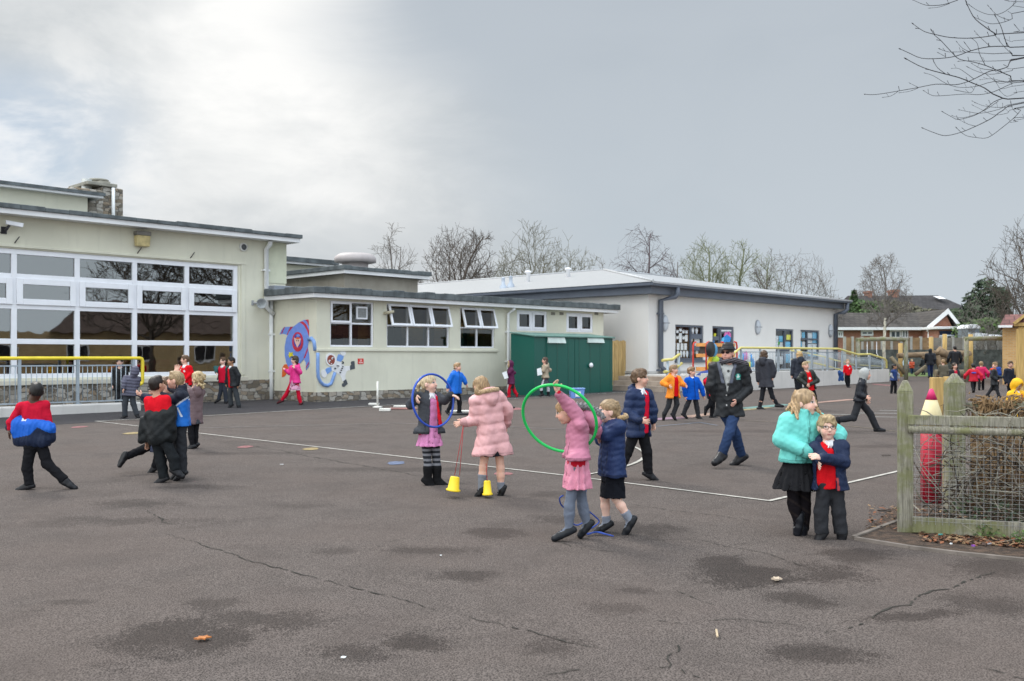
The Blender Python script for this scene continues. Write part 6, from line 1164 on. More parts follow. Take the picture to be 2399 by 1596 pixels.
for i, (a, c) in enumerate(zip(fxs, fxs[1:])):
    mb = MB(); n = 8; zt, zb_ = fz(372), gz(66)
    for k in range(n): z = zb_ + (zt - zb_) * k / n; mb.box(fx(a) + .06, fx(c) - .06, -.04 - .01 * (k % 2), .02, z + .012, z + (zt - zb_) / n)
    mb.build('panel', PANC[0 if 900 < a < 1200 or a < 250 else (2 if a > 1200 else 1)], bf); mb = MB(); mb.box(fx(a) - .08, fx(a) + .08, -.09, .08, zb_, fz(358)); mb.build('post', M('fence_concrete', (.36, .35, .32), .9, .15, 2), bf)
mb = MB(); mb.box(fx(240), fx(2300), -1.2, -1.18, gz(65), fz(520)); mb.build('windbreak_netting', M('dark_netting', (.075, .078, .075), .9, .5, 2.5), label='dark windbreak netting along the foot of the board fence', cat='netting', loc=(0, 66, 0))
def goal(xa_, xb_, yt, yb_, Yg, lab, mid=()):
    root = empty('climbing_structure', (0, Yg, 0), 0, lab, 'play frame', 'timber play frames'); X_ = lambda x: Z2(x, 0, Yg).x; Zt = Z2(0, yt, Yg).z; r_ = .11
    mb = MB(); mb.tube([(X_(xa_ - 25), 0, Zt), (X_((xa_ + xb_) / 2), 0, Zt + .04), (X_(xb_ + 25), 0, Zt)], r_, 10); mb.build('beam', MOSSW, root)
    for x in (xa_, xb_): mb = MB(); mb.tube([(X_(x), 0, gz(Yg) - .1), (X_(x), 0, Zt)], r_, 10); mb.build('post', MOSSW, root)
    for x in mid: mb = MB(); mb.tube([(X_(x), 0, Zt - .1), (X_(x), 0, Zt - .7), (X_(x) + .08, 0, Zt - .85), (X_(x), 0, Zt - .95)], .02, 6); mb.build('hanger', UPVC, root)
goal(315, 905, 397, 700, 50, 'mossy timber swing frame with two white hangers beside the birch', (428, 545)); goal(1650, 2250, 388, 760, 47, 'mossy timber frame with a long top beam near the shelter')
def stake(p0, p1, Y_, r_, lab, mat, name='timber_stake', cat='timber'):
    mb = MB(); mb.tube([Z2(*p0, Y_), Z2(*p1, Y_)], r_, 8); mb.build(name, mat, label=lab, cat=cat, group='loose timbers of the play trail')
stake((722, 610), (890, 815), 50, .10, 'grey pole propped steeply beside the end of the ramp', OLDW); stake((1020, 828), (1155, 722), 54, .11, 'grey pole propped at the feet of the hooded adult', OLDW); stake((2078, 792), (2205, 645), 46, .10, 'grey pole propped inside the right-hand frame', OLDW)
for x, y0, y1, lab in ((838, 440, 720, 'yellowish upright post left of the log pile'), (1215, 365, 540, 'yellowish upright post behind the hooded adult'), (1382, 328, 540, 'tall yellowish post behind the broad adult'), (1702, 330, 560, 'yellowish post behind the patterned scarf')): stake((x, y0), (x, 800 if 0 else y1 + 240), 56, .13, lab, NEWW, 'timber_post')
for p0, p1, r_, lab in (((800, 595), (1260, 572), .15, 'long bare log of the climbing trail on the left'), ((1240, 560), (1660, 560), .15, 'bare log of the climbing trail behind the broad adult'), ((1300, 520), (1420, 600), .24, 'dark stump leaning on the log pile'), ((1270, 640), (1640, 630), .16, 'lower bare log under the climbing trail'), ((1600, 600), (1700, 560), .15, 'short log end at the right of the trail'), ((1285, 590), (1340, 760), .18, 'upright crooked log under the trail'), ((1100, 590), (1250, 690), .14, 'slanting thin log below the long one')): stake(p0, p1, 55, r_, lab, M('bare_log', (.22, .155, .095), .9, .3, 3, .5, 10), 'log', 'log')
stake((1260, 815), (1660, 815), 52, .22, 'half-buried log edging the grass', OLDW, 'log', 'log'); stake((1660, 822), (2100, 800), 51, .16, 'second half-buried log edging the grass near the frame', OLDW, 'log', 'log')
sx0 = Z2(2232, 0, 27).x; sl = empty('timber_shelter', (sx0, 27, 0), -.48, 'open timber shelter with a red shingle gable and thick new posts at the right edge', 'shelter'); X_ = lambda x: (Z2(x, 0, 27).x - sx0) * .9; Zz = lambda y: Z2(0, y, 27).z
for x in (2332, 3000): mb = MB(); mb.box(X_(x) - .15, X_(x) + .15, -.15, .15, gz(27), Zz(265)); mb.build('post', NEWW, sl, bevel=.01)
mb = MB(); mb.box(0, X_(3100), -.2, .1, Zz(235), Zz(190)); mb.box(X_(2285), X_(3050), -.12, .12, Zz(290), Zz(240)); mb.build('beam', NEWW, sl, bevel=.01)
mb = MB(); mb.prism([(X_(2218), -.3, Zz(192)), (X_(2660), -.3, Zz(-150)), (X_(3110), -.3, Zz(192)), (X_(3080), -.3, Zz(215)), (X_(2660), -.3, Zz(-120)), (X_(2250), -.3, Zz(215))], (0, .1, 0)); mb.build('bargeboard', NEWW, sl)
mb = MB(); mb.prism([(X_(2225), -.19, Zz(190)), (X_(2660), -.19, Zz(-145)), (X_(3105), -.19, Zz(190))], (0, 3.2, 0)); mb.build('roof', TILE3, sl)
stake((2292, 680), (2292, 830), 29, .12, 'short new timber post left of the shelter post', NEWW, 'timber_post')
# ================================================================ figures: smooth fields turned into surfaces
f32 = np.float32
def A3(v): return np.array(v, dtype=np.float64)
def unit(v):
    v = A3(v); n = np.linalg.norm(v); return v / n if n > 1e-9 else A3((0, 0, 1))
def cone(a, b, ra, rb=None):
    a, b = A3(a), A3(b); rb = ra if rb is None else rb; ab = b - a; L2 = max(1e-9, ab @ ab); r = max(ra, rb)
    def fn(X, Y, Z):
        px, py, pz = X - a[0], Y - a[1], Z - a[2]
        t = np.clip((px * ab[0] + py * ab[1] + pz * ab[2]) / L2, 0, 1)
        return np.sqrt((px - ab[0] * t) ** 2 + (py - ab[1] * t) ** 2 + (pz - ab[2] * t) ** 2) - (ra + (rb - ra) * t)
    return fn, np.minimum(a, b) - r, np.maximum(a, b) + r
def ell(c, r, R=None):
    c = A3(c); r = A3(r); R = np.eye(3) if R is None else np.array(R); m = max(r)
    def fn(X, Y, Z):
        px, py, pz = X - c[0], Y - c[1], Z - c[2]; q = [(px * R[0, i] + py * R[1, i] + pz * R[2, i]) for i in range(3)]
        k0 = np.sqrt((q[0] / r[0]) ** 2 + (q[1] / r[1]) ** 2 + (q[2] / r[2]) ** 2); k1 = np.sqrt((q[0] / r[0] ** 2) ** 2 + (q[1] / r[1] ** 2) ** 2 + (q[2] / r[2] ** 2) ** 2)
        return k0 * (k0 - 1) / np.maximum(k1, 1e-6)
    return fn, c - m, c + m
def wrinkle(seed, amp, wl, flat=1.0):
    r = random.Random(seed); ws = []
    for _ in range(5):
        d = unit((r.gauss(0, 1), r.gauss(0, 1), r.gauss(0, 1) * flat)); ws.append((d * 2 * math.pi / (wl * r.uniform(.6, 1.5)), r.uniform(0, 6.28)))
    return lambda X, Y, Z: amp * sum(np.sin(X * k[0] + Y * k[1] + Z * k[2] + ph) for k, ph in ws) / 2.2
class Shape:
    def __init__(s): s.ops = []
    def u(s, prim, k=.02): s.ops.append(('u', prim, k)); return s
    def c(s, prim, k=0): s.ops.append(('c', prim, k)); return s
    def keep(s, fn): s.ops.append(('k', fn, 0)); return s       # keep where fn<0
    def disp(s, fn): s.ops.append(('d', fn, 0)); return s
    def grid(s, h):
        us = [o[1] for o in s.ops if o[0] == 'u']
        lo = np.min([p[1] for p in us], 0) - 3 * h - .02; hi = np.max([p[2] for p in us], 0) + 3 * h + .02
        n = np.ceil((hi - lo) / h).astype(int) + 1
        ax = [(lo[i] + h * np.arange(n[i])).astype(f32) for i in range(3)]
        G = np.full(n, .3, f32); sl = lambda a, b, m: tuple(slice(max(0, int((a[i] - m - lo[i]) / h)), min(n[i], int((b[i] + m - lo[i]) / h) + 2)) for i in range(3))
        for kind, p, k in s.ops:
            if kind in 'uc':
                S = sl(p[1], p[2], k + 2 * h)
                X, Y, Z = ax[0][S[0], None, None], ax[1][None, S[1], None], ax[2][None, None, S[2]]
                if 0 in G[S].shape: continue
                d = p[0](X, Y, Z).astype(f32); g = G[S]
                if kind == 'u':
                    if k > 0:
                        t = np.clip(.5 + .5 * (g - d) / k, 0, 1); G[S] = g * (1 - t) + d * t - k * t * (1 - t)
                    else: G[S] = np.minimum(g, d)
                else: G[S] = np.maximum(g, -d)
            else:
                X, Y, Z = ax[0][:, None, None], ax[1][None, :, None], ax[2][None, None, :]
                d = p(X, Y, Z).astype(f32); G = np.maximum(G, d) if kind == 'k' else G + d
        G[0] = G[-1] = .1; G[:, 0] = G[:, -1] = .1; G[:, :, 0] = G[:, :, -1] = .1
        return G, lo
    def surf(s, h):
        G, lo = s.grid(h); I = G < 0; n = G.shape
        cnt = np.zeros([m - 1 for m in n], np.int8); off = [(i, j, k) for i in (0, 1) for j in (0, 1) for k in (0, 1)]
        for i, j, k in off: cnt += I[i:n[0] - 1 + i, j:n[1] - 1 + j, k:n[2] - 1 + k]
        act = (cnt > 0) & (cnt < 8); idx = np.argwhere(act)
        if len(idx) == 0: return np.zeros((0, 3)), np.zeros((0, 4), int)
        vid = np.full(act.shape, -1, np.int32); vid[act] = np.arange(len(idx))
        pos = np.zeros((len(idx), 3)); num = np.zeros(len(idx))
        for a in off:
            for axx in range(3):
                if a[axx]: continue
                bb = list(a); bb[axx] = 1
                da = G[idx[:, 0] + a[0], idx[:, 1] + a[1], idx[:, 2] + a[2]]; db = G[idx[:, 0] + bb[0], idx[:, 1] + bb[1], idx[:, 2] + bb[2]]
                m = (da < 0) != (db < 0); t = da[m] / (da[m] - db[m]); q = np.tile(np.array(a, float), (m.sum(), 1)); q[:, axx] = t
                pos[m] += q; num[m] += 1
        V_ = lo + h * (idx + pos / num[:, None])
        Fs = []
        for axx in range(3):
            b1, b2 = (axx + 1) % 3, (axx + 2) % 3
            sa = [slice(None)] * 3; sb = [slice(None)] * 3; sa[axx] = slice(0, n[axx] - 1); sb[axx] = slice(1, n[axx])
            ch = I[tuple(sa)] != I[tuple(sb)]; e = np.argwhere(ch)
            e = e[(e[:, b1] > 0) & (e[:, b1] < n[b1] - 1) & (e[:, b2] > 0) & (e[:, b2] < n[b2] - 1)]
            flip = I[tuple(sa)][tuple(e.T)]
            def cell(d1, d2):
                c = e.copy(); c[:, b1] -= d1; c[:, b2] -= d2; return vid[tuple(c.T)]
            qd = np.stack([cell(1, 1), cell(0, 1), cell(0, 0), cell(1, 0)], 1); qd[~flip] = qd[~flip][:, ::-1]; Fs.append(qd)
        return V_, np.concatenate(Fs)
def mesh_from(name, V_, Q, cols, mat, parent=None):
    me = D.meshes.new(name); nv, nf = len(V_), len(Q)
    me.vertices.add(nv); me.vertices.foreach_set('co', V_.astype(f32).ravel()); me.loops.add(nf * 4); me.loops.foreach_set('vertex_index', Q.astype(np.int32).ravel())
    me.polygons.add(nf); me.polygons.foreach_set('loop_start', np.arange(0, nf * 4, 4, dtype=np.int32)); me.polygons.foreach_set('use_smooth', np.ones(nf, bool))
    me.update(calc_edges=True)
    if cols is not None:
        at_ = me.attributes.new('Col', 'FLOAT_COLOR', 'POINT'); c4 = np.ones((nv, 4), f32); c4[:, :3] = cols; at_.data.foreach_set('color', c4.ravel())
    me.materials.append(mat); o = D.objects.new(name, me); COL.objects.link(o)
    if parent is not None: o.parent = parent
    return o
def vcol_mat(name, rough=.85, spec=.25, bump=.25, bs=220, sheen=0, sss=0, var=.10, vs=30, fold=0):
    m, nt, p = nt_new(name); b = NB(nt)
    a = b.n('ShaderNodeAttribute'); a.attribute_name = 'Col'; o = b.obj()
    n = b.noise(o, vs, 4, .6)
    v = b.n('ShaderNodeHueSaturation'); b.link(a.outputs['Color'], v.inputs['Color']); b.link(b.math('MULTIPLY_ADD', n, var * 2, 1 - var), v.inputs['Value'])
    b.link(v.outputs[0], p.inputs['Base Color']); p.inputs['Roughness'].default_value = rough; p.inputs['Specular IOR Level'].default_value = spec
    nb = b.bump(b.noise(o, bs, 2), bump, .003) if bump else None
    if fold: nb = b.bump(b.noise(b.obj((1, 1, .7)), 13, 3, .5, 1.2), fold, .03, nb)
    if nb: b.link(nb, p.inputs['Normal'])
    if sheen: p.inputs['Sheen Weight'].default_value = sheen
    if sss: p.inputs['Subsurface Weight'].default_value = sss; p.inputs['Subsurface Radius'].default_value = (.012, .005, .003)
    return m
MSKIN = vcol_mat('skin', .5, .35, .06, 300, 0, .12, .04, 18)
MCLOTH = vcol_mat('woven_cloth', .95, .08, .35, 260, fold=.45)
MNYLON = vcol_mat('nylon_shell', .55, .25, .12, 90, 0, 0, .08, fold=.3)
MLEATH = vcol_mat('shiny_leather', .32, .22, .08, 80)
MHAIR = vcol_mat('hair', .45, .35, .5, 160, 0, 0, .28, 55)
MFUR = vcol_mat('fur', .9, .1, .8, 140, .3, 0, .3, 80)
def lerp(a, b, t): return a + (b - a) * t
# ================================================================ the figure rig
SKIN = dict(fair=(.68, .40, .30), pale=(.74, .48, .38), warm=(.50, .27, .18), tan=(.36, .19, .11), dark=(.075, .036, .022))
BLACK = (.012, .012, .014); CHAR = (.030, .031, .035); NAVY = (.012, .018, .048); RED = (.52, .012, .022); GREY = (.10, .105, .115); WHITE = (.72, .72, .74)
class Rig:
    """joints in metres round the base point; a = image-left side when facing us, b = the other"""
    def __init__(s, label, base, hs=1.0, sc=1.0, group='children playing in the school yard', hd=0, adult=False):
        s.label = label; s.B = A3(base); s.sc = sc; s.hs = hs; s.hd = hd; s.group = group; s.adult = adult
        s.vb = (.0055, .0085, .013, .02)[hd]; s.vc = (.0085, .0115, .016, .024)[hd]
        s.root = None; s.seed = abs(hash(label)) % 1000 if 0 else sum(ord(c) for c in label)
    # -------- from pixels
    @staticmethod
    def px(label, ref, foot, head, pel, arms, legs, yaw, hyaw=None, hpitch=0, hroll=0, sc=1.0, hs=None, hd=0, neck=None, byaw=None, **kw):
        ox, oy, k = ref; N = lambda p: (ox + p[0] / k, oy + p[1] / k)
        fx, fy = N(foot); g = gnd(fx, fy); r = Rig(label, (g.x, g.y, g.z), hs or (.5 + .5 * sc), sc, hd=hd, **kw)
        def J(p, dy0=0.0):
            x, y = N(p); dy = p[2] if len(p) > 2 else dy0
            w_ = at(x, y, g.y + dy); return A3((w_.x - g.x, w_.y - g.y, w_.z - g.z))
        r.frame(yaw, yaw if hyaw is None else hyaw, hpitch, hroll)
        r.head = J(head); r.pel = J(pel)
        r.neck = J(neck) if neck else r.head - unit(r.head - r.pel) * .150 * r.hs
        r.shoulders()
        r.arm = []; r.leg = []
        for sd, a in zip((0, 1), arms):
            dy0 = r.sh[sd][1]; r.arm.append((r.sh[sd], J(a[0], dy0), J(a[1], dy0)) if len(a) == 2 else (J(a[2], dy0), J(a[0], dy0), J(a[1], dy0)))
        for sd, a in zip((0, 1), legs):
            dy0 = r.hip[sd][1]; an = J(a[1], dy0)
            toe = J(a[2], an[1]) if len(a) > 2 else None
            r.leg.append((r.hip[sd], J(a[0], dy0), an, toe))
        r.fixtoes(); return r
    # -------- from a pose
    @staticmethod
    def pose(label, foot, height, yaw, stride=0.0, hyaw=None, hd=3, arm=(.25, .25), armout=.12, lean=0, adult=False, Y=None, bend=.25, hpitch=0, **kw):
        g = gnd(*foot) if Y is None else None
        if Y is not None: X = (foot[0] - CX) / F * Y; base = (X, Y, gz(Y))
        else: base = (g.x, g.y, g.z)
        k = height / 1.25; r = Rig(label, base, (height / 1.75 * 1.12) if adult else (.5 + .5 * k), k, hd=hd, adult=adult, **kw)
        r.frame(yaw, yaw if hyaw is None else hyaw, hpitch, 0)
        z = dict(head=1.14, neck=1.0, pel=.60) if not adult else dict(head=1.165, neck=1.065, pel=.66)
        f = r.f; up = A3((0, 0, 1))
        r.pel = up * z['pel'] * k; r.neck = up * z['neck'] * k + f * lean; r.head = up * z['head'] * k + f * (lean * 1.3 + .02); r.shoulders()
        r.arm = []; r.leg = []
        for sd, sg in ((0, -1), (1, 1)):
            sw = stride * sg * .8; a = arm[sd]
            el = r.sh[sd] - up * .20 * k * math.cos(sw) + f * .20 * k * math.sin(sw) + r.l * sg * .20 * k * armout
            fa = sw + bend + a; wr = el - up * .18 * k * math.cos(fa) + f * .18 * k * math.sin(fa)
            r.arm.append((r.sh[sd], el, wr))
            th = -stride * sg; bk = max(0, -th) * .9
            L1 = (r.pel[2] - .02 * k) * .48; L2 = r.pel[2] - .02 * k - L1 - .055 * k
            kn = r.hip[sd] - up * L1 * math.cos(th) + f * L1 * math.sin(th); an = kn - up * L2 * math.cos(th - bk) + f * L2 * math.sin(th - bk)
            toe = an + f * .115 * k * math.cos(bk * .8) - up * (.035 * k + .1 * k * math.sin(bk * .8))
            r.leg.append((r.hip[sd], kn, an, toe))
        low = min(min(l[2][2] - .055 * k, l[3][2] - .02 * k) for l in r.leg)
        dz = A3((0, 0, low)); r.pel -= dz; r.neck -= dz; r.head -= dz; r.sh = [q - dz for q in r.sh]; r.hip = [q - dz for q in r.hip]
        r.arm = [tuple(q - dz for q in a) for a in r.arm]; r.leg = [tuple(q - dz for q in a) for a in r.leg]
        return r
    def frame(s, yaw, hyaw, pitch, roll):
        y = math.radians(yaw); s.f = A3((math.sin(y), -math.cos(y), 0)); s.l = A3((math.cos(y), math.sin(y), 0))
        y = math.radians(hyaw); p = math.radians(pitch); q = math.radians(roll)
        hf = A3((math.sin(y) * math.cos(p), -math.cos(y) * math.cos(p), math.sin(p))); hl = A3((math.cos(y), math.sin(y), 0)); hu = np.cross(hl, hf) * -1
        if hu[2] < 0: hu = -hu
        hl2 = hl * math.cos(q) + hu * math.sin(q); hu2 = hu * math.cos(q) - hl * math.sin(q)
        s.hf, s.hl, s.hu = hf, hl2, hu2; s.HR = np.stack([hl2, hf, hu2], 1)
    def shoulders(s):
        s.up = unit(s.neck - s.pel); k = s.sc; s.l = unit(s.l - s.up * (s.l @ s.up)); s.f = unit(s.f - s.up * (s.f @ s.up))
        sw = .150 if s.adult else .128
        s.sh = [s.neck - s.up * (.062 if s.adult else .050) * k + s.l * sg * sw * k for sg in (-1, 1)]
        s.hip = [s.pel - s.up * .015 * k + s.l * sg * .058 * k for sg in (-1, 1)]
    def fixtoes(s):
        out = []
        for h_, kn, an, toe in s.leg:
            if toe is None: toe = an + s.f * .125 * s.sc; toe[2] = max(.02 * s.sc, an[2] - .04 * s.sc)
            out.append((h_, kn, an, toe))
        s.leg = out
    def part(s, name, shp, h, colf, mat, label=None):
        V_, Q = shp.surf(h)
        if len(V_) == 0: return None
        col = np.tile(A3(colf), (len(V_), 1)) if not callable(colf) else colf(V_)
        if s.root is None and name == 'person':
            o = mesh_from('person', V_, Q, col, mat); o.location = s.B; s.root = o; tag(o, s.label, 'person', s.group)
        else: o = mesh_from(name, V_, Q, col, mat, s.root)
        if label: o['label'] = label
        return o
    # -------- body
    def hand(s, S, sd, spread=0.2, curl=.35, dirv=None, palm=None):
        _, el, wr = s.arm[sd]; hs = s.hs; d = unit(wr - el) if dirv is None else unit(dirv)
        pn = A3(palm) if palm is not None else (s.l * (1 if sd == 0 else -1)); pn = unit(pn - d * (pn @ d)); ac = np.cross(d, pn)
        if ac @ s.hu < 0 and abs(ac @ s.hu) > .2: ac = -ac
        c = wr + d * .040 * hs; R = np.stack([ac, d, pn], 1)
        S.u(ell(c, A3((.029, .042, .015)) * hs, R), .010)
        if s.hd >= 2:
            S.u(cone(c, c + d * .05 * hs + pn * .012, .020 * hs, .014 * hs), .01); S.u(cone(c + ac * .02 * hs, c + ac * .03 * hs + d * .025 * hs, .010 * hs, .008 * hs), .004); return
        for i, L in enumerate((.040, .046, .043, .034)):
            t = (1.5 - i) / 1.5; b0 = wr + d * .068 * hs + ac * t * .022 * hs; d1 = unit(d + ac * t * spread + pn * curl * .5); m = b0 + d1 * L * .55 * hs; d2 = unit(d1 + pn * curl); e = m + d2 * L * .55 * hs
            S.u(cone(b0, m, .0085 * hs, .0080 * hs), .004); S.u(cone(m, e, .0080 * hs, .0065 * hs), .002)
        b0 = wr + d * .022 * hs + ac * .020 * hs; m = b0 + unit(d * .7 + ac * .8 + pn * .3) * .030 * hs; e = m + unit(d + ac * .25 + pn * (.2 + curl)) * .026 * hs
        S.u(cone(b0, m, .0105 * hs, .0095 * hs), .006); S.u(cone(m, e, .0095 * hs, .0075 * hs), .003)
    def body(s, skin='fair', mouth=0, lips=(.42, .14, .13), brow=(.20, .12, .07), hands=({}, {}), smile=.0, extra=None):
        k, hs = s.sc, s.hs; S = Shape(); c, hf, hl, hu, R = s.head, s.hf, s.hl, s.hu, s.HR
        P = lambda a, b_, g: c + (hl * a + hf * b_ + hu * g) * hs
        S.u(ell(P(0, -.010, .022), A3((.072, .090, .080)) * hs, R), .01)
        S.u(ell(P(0, .022, -.040), A3((.056, .060, .066)) * hs, R), .035)
        S.u(ell(P(0, .052, -.085), A3((.022, .020, .017)) * hs, R), .02)
        for sg in (-1, 1):
            S.u(ell(P(sg * .034, .052, -.040), A3((.024, .024, .026)) * hs, R), .02)
            if s.hd < 3: S.u(ell(P(sg * .072, -.008, -.012), A3((.010, .020, .031)) * hs, R), .006)
            S.c(ell(P(sg * .031, .090, .006), A3((.016, .012, .010)) * hs, R)) if s.hd < 2 else None
        S.u(cone(P(0, .076, .004), P(0, .092, -.024), .008 * hs, .0115 * hs), .012)
        S.u(ell(P(0, .074, -.056), A3((.022, .012, .011)) * hs, R), .010)
        S.u(cone(P(0, -.015, -.05), s.neck + s.up * .02 * k, .043 * hs, .047 * k), .02)
        ch = .060 * k
        for sg in (-1, 1): S.u(cone(s.neck - s.up * .085 * k + s.l * sg * ch, s.pel + s.l * sg * .045 * k, .062 * k, .064 * k), .04)
        for i in (0, 1):
            S.u(cone(s.neck - s.up * .025 * k, s.sh[i], .040 * k, .042 * k), .03)
            a0, el, wr = s.arm[i]; S.u(cone(a0, el, .037 * k, .031 * k), .02); S.u(cone(el, wr, .031 * k, .021 * hs), .015); s.hand(S, i, **hands[i])
            h_, kn, an, toe = s.leg[i]; S.u(cone(h_, kn, .057 * k, .040 * k), .03); S.u(cone(kn, lerp(kn, an, .35), .040 * k, .040 * k), .02); S.u(cone(lerp(kn, an, .35), an, .040 * k, .027 * k), .02)
            S.u(cone(an, lerp(an, toe, .45) - unit(kn - an) * .012 * k, .027 * k, .013 * k), .015)
        sk = A3(SKIN[skin] if isinstance(skin, str) else skin)
        def colf(V_):
            q = (V_ - c) / hs; a = q @ hl; b_ = q @ hf; g = q @ hu; col = np.tile(sk, (len(V_), 1))
            def blend(m, cc, t=1.0): col[m] = col[m] * (1 - t) + A3(cc) * t
            aa = np.abs(a); fr = (b_ > .035)
            bl = np.exp(-(((aa - .042) / .022) ** 2 + ((g + .032) / .022) ** 2)) * fr
            col[:] = col * (1 - bl[:, None] * .35) + (sk * A3((1.05, .62, .60))) * bl[:, None] * .35
            ex = (aa - .031) / .0155; eg = (g - .006) / .0088; e2 = ex ** 2 + eg ** 2
            blend(fr & (e2 < 1.9), sk * .6, .28); blend(fr & (e2 < 1.0), (.62, .60, .58)); blend(fr & (((aa - .031) / .0082) ** 2 + ((g - .006) / .0085) ** 2 < 1), (.05, .04, .035))
            blend(fr & (eg > .25) & (e2 > .75) & (e2 < 1.7) & (g > .006), (.06, .035, .025), .8)
            blend(fr & (np.abs(g - (.027 - (aa - .03) ** 2 * 9)) < .0036) & (aa > .014) & (aa < .048), brow, .6)
            mg = g + .0565 - smile * (aa / .022) ** 2 * .010
            mo = (aa / .0225) ** 2 + (mg / (.0085 + mouth * .010)) ** 2
            blend(fr & (b_ > .05) & (mo < 1), lips, .85)
            if mouth: blend(fr & (b_ > .04) & ((aa / .016) ** 2 + (mg / (.004 + mouth * .009)) ** 2 < 1), (.09, .02, .02)); blend(fr & (b_ > .04) & (aa < .012) & (np.abs(mg - .004 - mouth * .003) < .0035), (.7, .68, .64), .9)
            return col
        return s.part('person', S, s.vb, colf, MSKIN)
    # -------- hair
    def hair(s, style, col, seed=0, length=.2, name='hair'):
        hs, c, hf, hl, hu, R = s.hs, s.head, s.hf, s.hl, s.hu, s.HR; S = Shape(); h = s.vc * .85
        P = lambda a, b_, g: c + (hl * a + hf * b_ + hu * g) * hs
        t = dict(buzz=.003, short=.009, crop=.006, long=.009, pony=.006, curly=.016, braid=.006, bob=.012, bun=.006)[style]
        S.u(ell(P(0, -.012, .026), (A3((.073, .090, .078)) + t) * hs, R), 0)
        S.u(ell(P(0, -.042, -.018), (A3((.064, .052, .060)) + t * .8) * hs, R), .02)
        if style in ('short', 'crop', 'buzz'): S.u(ell(P(0, .035, .085), (A3((.052, .040, .020)) + t * .4) * hs, R), .02)
        S.c(ell(P(0, .105, -.052), A3((.066, .092, .100)) * hs, R))
        if style in ('short', 'crop', 'buzz', 'pony', 'braid', 'bun'):
            for sg in (-1, 1): S.c(ell(P(sg * .080, .012, -.040), A3((.030, .045, .050)) * hs, R))
            S.keep(lambda X, Y, Z: -((X - c[0]) * hu[0] + (Y - c[1]) * hu[1] + (Z - c[2]) * hu[2]) - .058 * hs)
        down = A3((0, 0, -1.0)); bk = -hf
        if style in ('long', 'bob'):
            L = length
            for sg in (-1, -.5, 0, .5, 1):
                b0 = P(sg * .062, -.045 if abs(sg) < .9 else -.034, -.02); e = b0 + down * L * hs + bk * .03 * hs + hl * sg * .012 * hs
                S.u(cone(b0, lerp(b0, e, .5) + hl * sg * .008, .027 * hs, .030 * hs), .02); S.u(cone(lerp(b0, e, .5), e, .032 * hs, .016 * hs), .02)
            S.c(ell(P(0, .105, -.06), A3((.060, .092, .13)) * hs, R))
        if style == 'curly':
            r = random.Random(seed)
            for i in range(60):
                a = r.uniform(0, 6.28); z = r.uniform(-.17, .07); rad = .072 + r.uniform(0, .022); x, y = math.sin(a) * rad, -.03 + math.cos(a) * rad
                if y > .03 and z < .06: continue
                S.u(ell(P(x, y, z), A3((1, 1, 1)) * r.uniform(.017, .028) * hs), .008)
        if style == 'pony':
            b0 = P(0, -.098, .025); m = b0 + bk * .045 * hs + down * .03 * hs; e = m + down * length * hs + bk * .01
            S.u(cone(b0, m, .022 * hs, .026 * hs), .012); S.u(cone(m, e, .028 * hs, .010 * hs), .012)
        if style == 'bun': S.u(ell(P(0, -.075, .07), A3((.035, .03, .03)) * hs, R), .01)
        if style == 'braid':
            for sg in (1,):
                p0 = P(sg * .035, -.05, .082)
                for i in range(8):
                    p = P(sg * (.040 + .008 * math.sin(i * 3.1)), -.062 - .030 * math.sin(i / 7 * 2.6), .082 - i * .023); S.u(ell(p, A3((.019, .019, .016)) * hs), .004)
        rr = random.Random(seed + 7); k1, k2 = rr.uniform(60, 90), rr.uniform(150, 200)
        S.disp(wrinkle(seed + 40, (.002 if style == 'long' else .004) * hs * min(1, (t / .0095) ** 2), .05)); S.disp(lambda X, Y, Z: .0026 * hs * min(1, t / .009) * (np.sin(k2 * ((X - c[0]) * hl[0] + (Y - c[1]) * hl[1]) + 14 * Z) + np.sin(k1 * (Y + X) + 40 * Z)))
        base = A3(col)
        def colf(V_):
            q = (V_ - c) / hs; n = .5 + .5 * np.sin((q @ hl) * 210 + 3 * np.sin((q @ hu) * 40)) * np.sin((q @ hf) * 130 + 1.7)
            return base[None, :] * (.62 + .62 * n[:, None])
        return s.part(name, S, h, colf, MHAIR)
    # -------- garments
    def torso(s, S, pad, k2=.03, sleeves=True, cuff=.94, low=0.0, slim=1.0):
        k = s.sc
        for sg in (-1, 1): S.u(cone(s.neck - s.up * .085 * k + s.l * sg * .060 * k, s.pel - s.up * low + s.l * sg * .048 * k, (.066 * k + pad) * slim, (.069 * k + pad) * slim), .04)
        S.u(cone(s.neck - s.up * .10 * k + s.f * .012 * k, s.pel - s.up * low + s.f * .010 * k, .064 * k + pad, .070 * k + pad), .03)
        for i in (0, 1):
            S.u(cone(s.neck - s.up * .030 * k, s.sh[i], .040 * k + pad * .6, .042 * k + pad * .8), .03)
        if sleeves: s.sleeves(S, pad, k2, cuff)
    def sleeves(s, S, pad, k2=.03, cuff=.94):
        k = s.sc
        for a0, el, wr in s.arm: S.u(cone(a0, el, .039 * k + pad, .035 * k + pad), k2); S.u(cone(el, lerp(el, wr, cuff), .035 * k + pad, .026 * k + pad * .8), .02)
    def jumper(s, col=RED, low=.06, sleeves=True, name='jumper', pad=.007, vneck=True, emblem=None, mat=None, colf=None):
        k = s.sc; S = Shape(); s.torso(S, pad, sleeves=sleeves, low=max(low, .02)); hp = s.pel - s.up * low * k; u_ = s.up; S.c((lambda X, Y, Z: np.maximum((X - hp[0]) * u_[0] + (Y - hp[1]) * u_[1] + (Z - hp[2]) * u_[2], np.sqrt((X - s.pel[0]) ** 2 + (Y - s.pel[1]) ** 2) - .14 * k), s.pel - .3 * k, s.pel + .2 * k))
        S.c(cone(s.neck - s.up * .012 * k + s.f * .012, s.neck + s.up * .2, .046 * k, .07 * k))
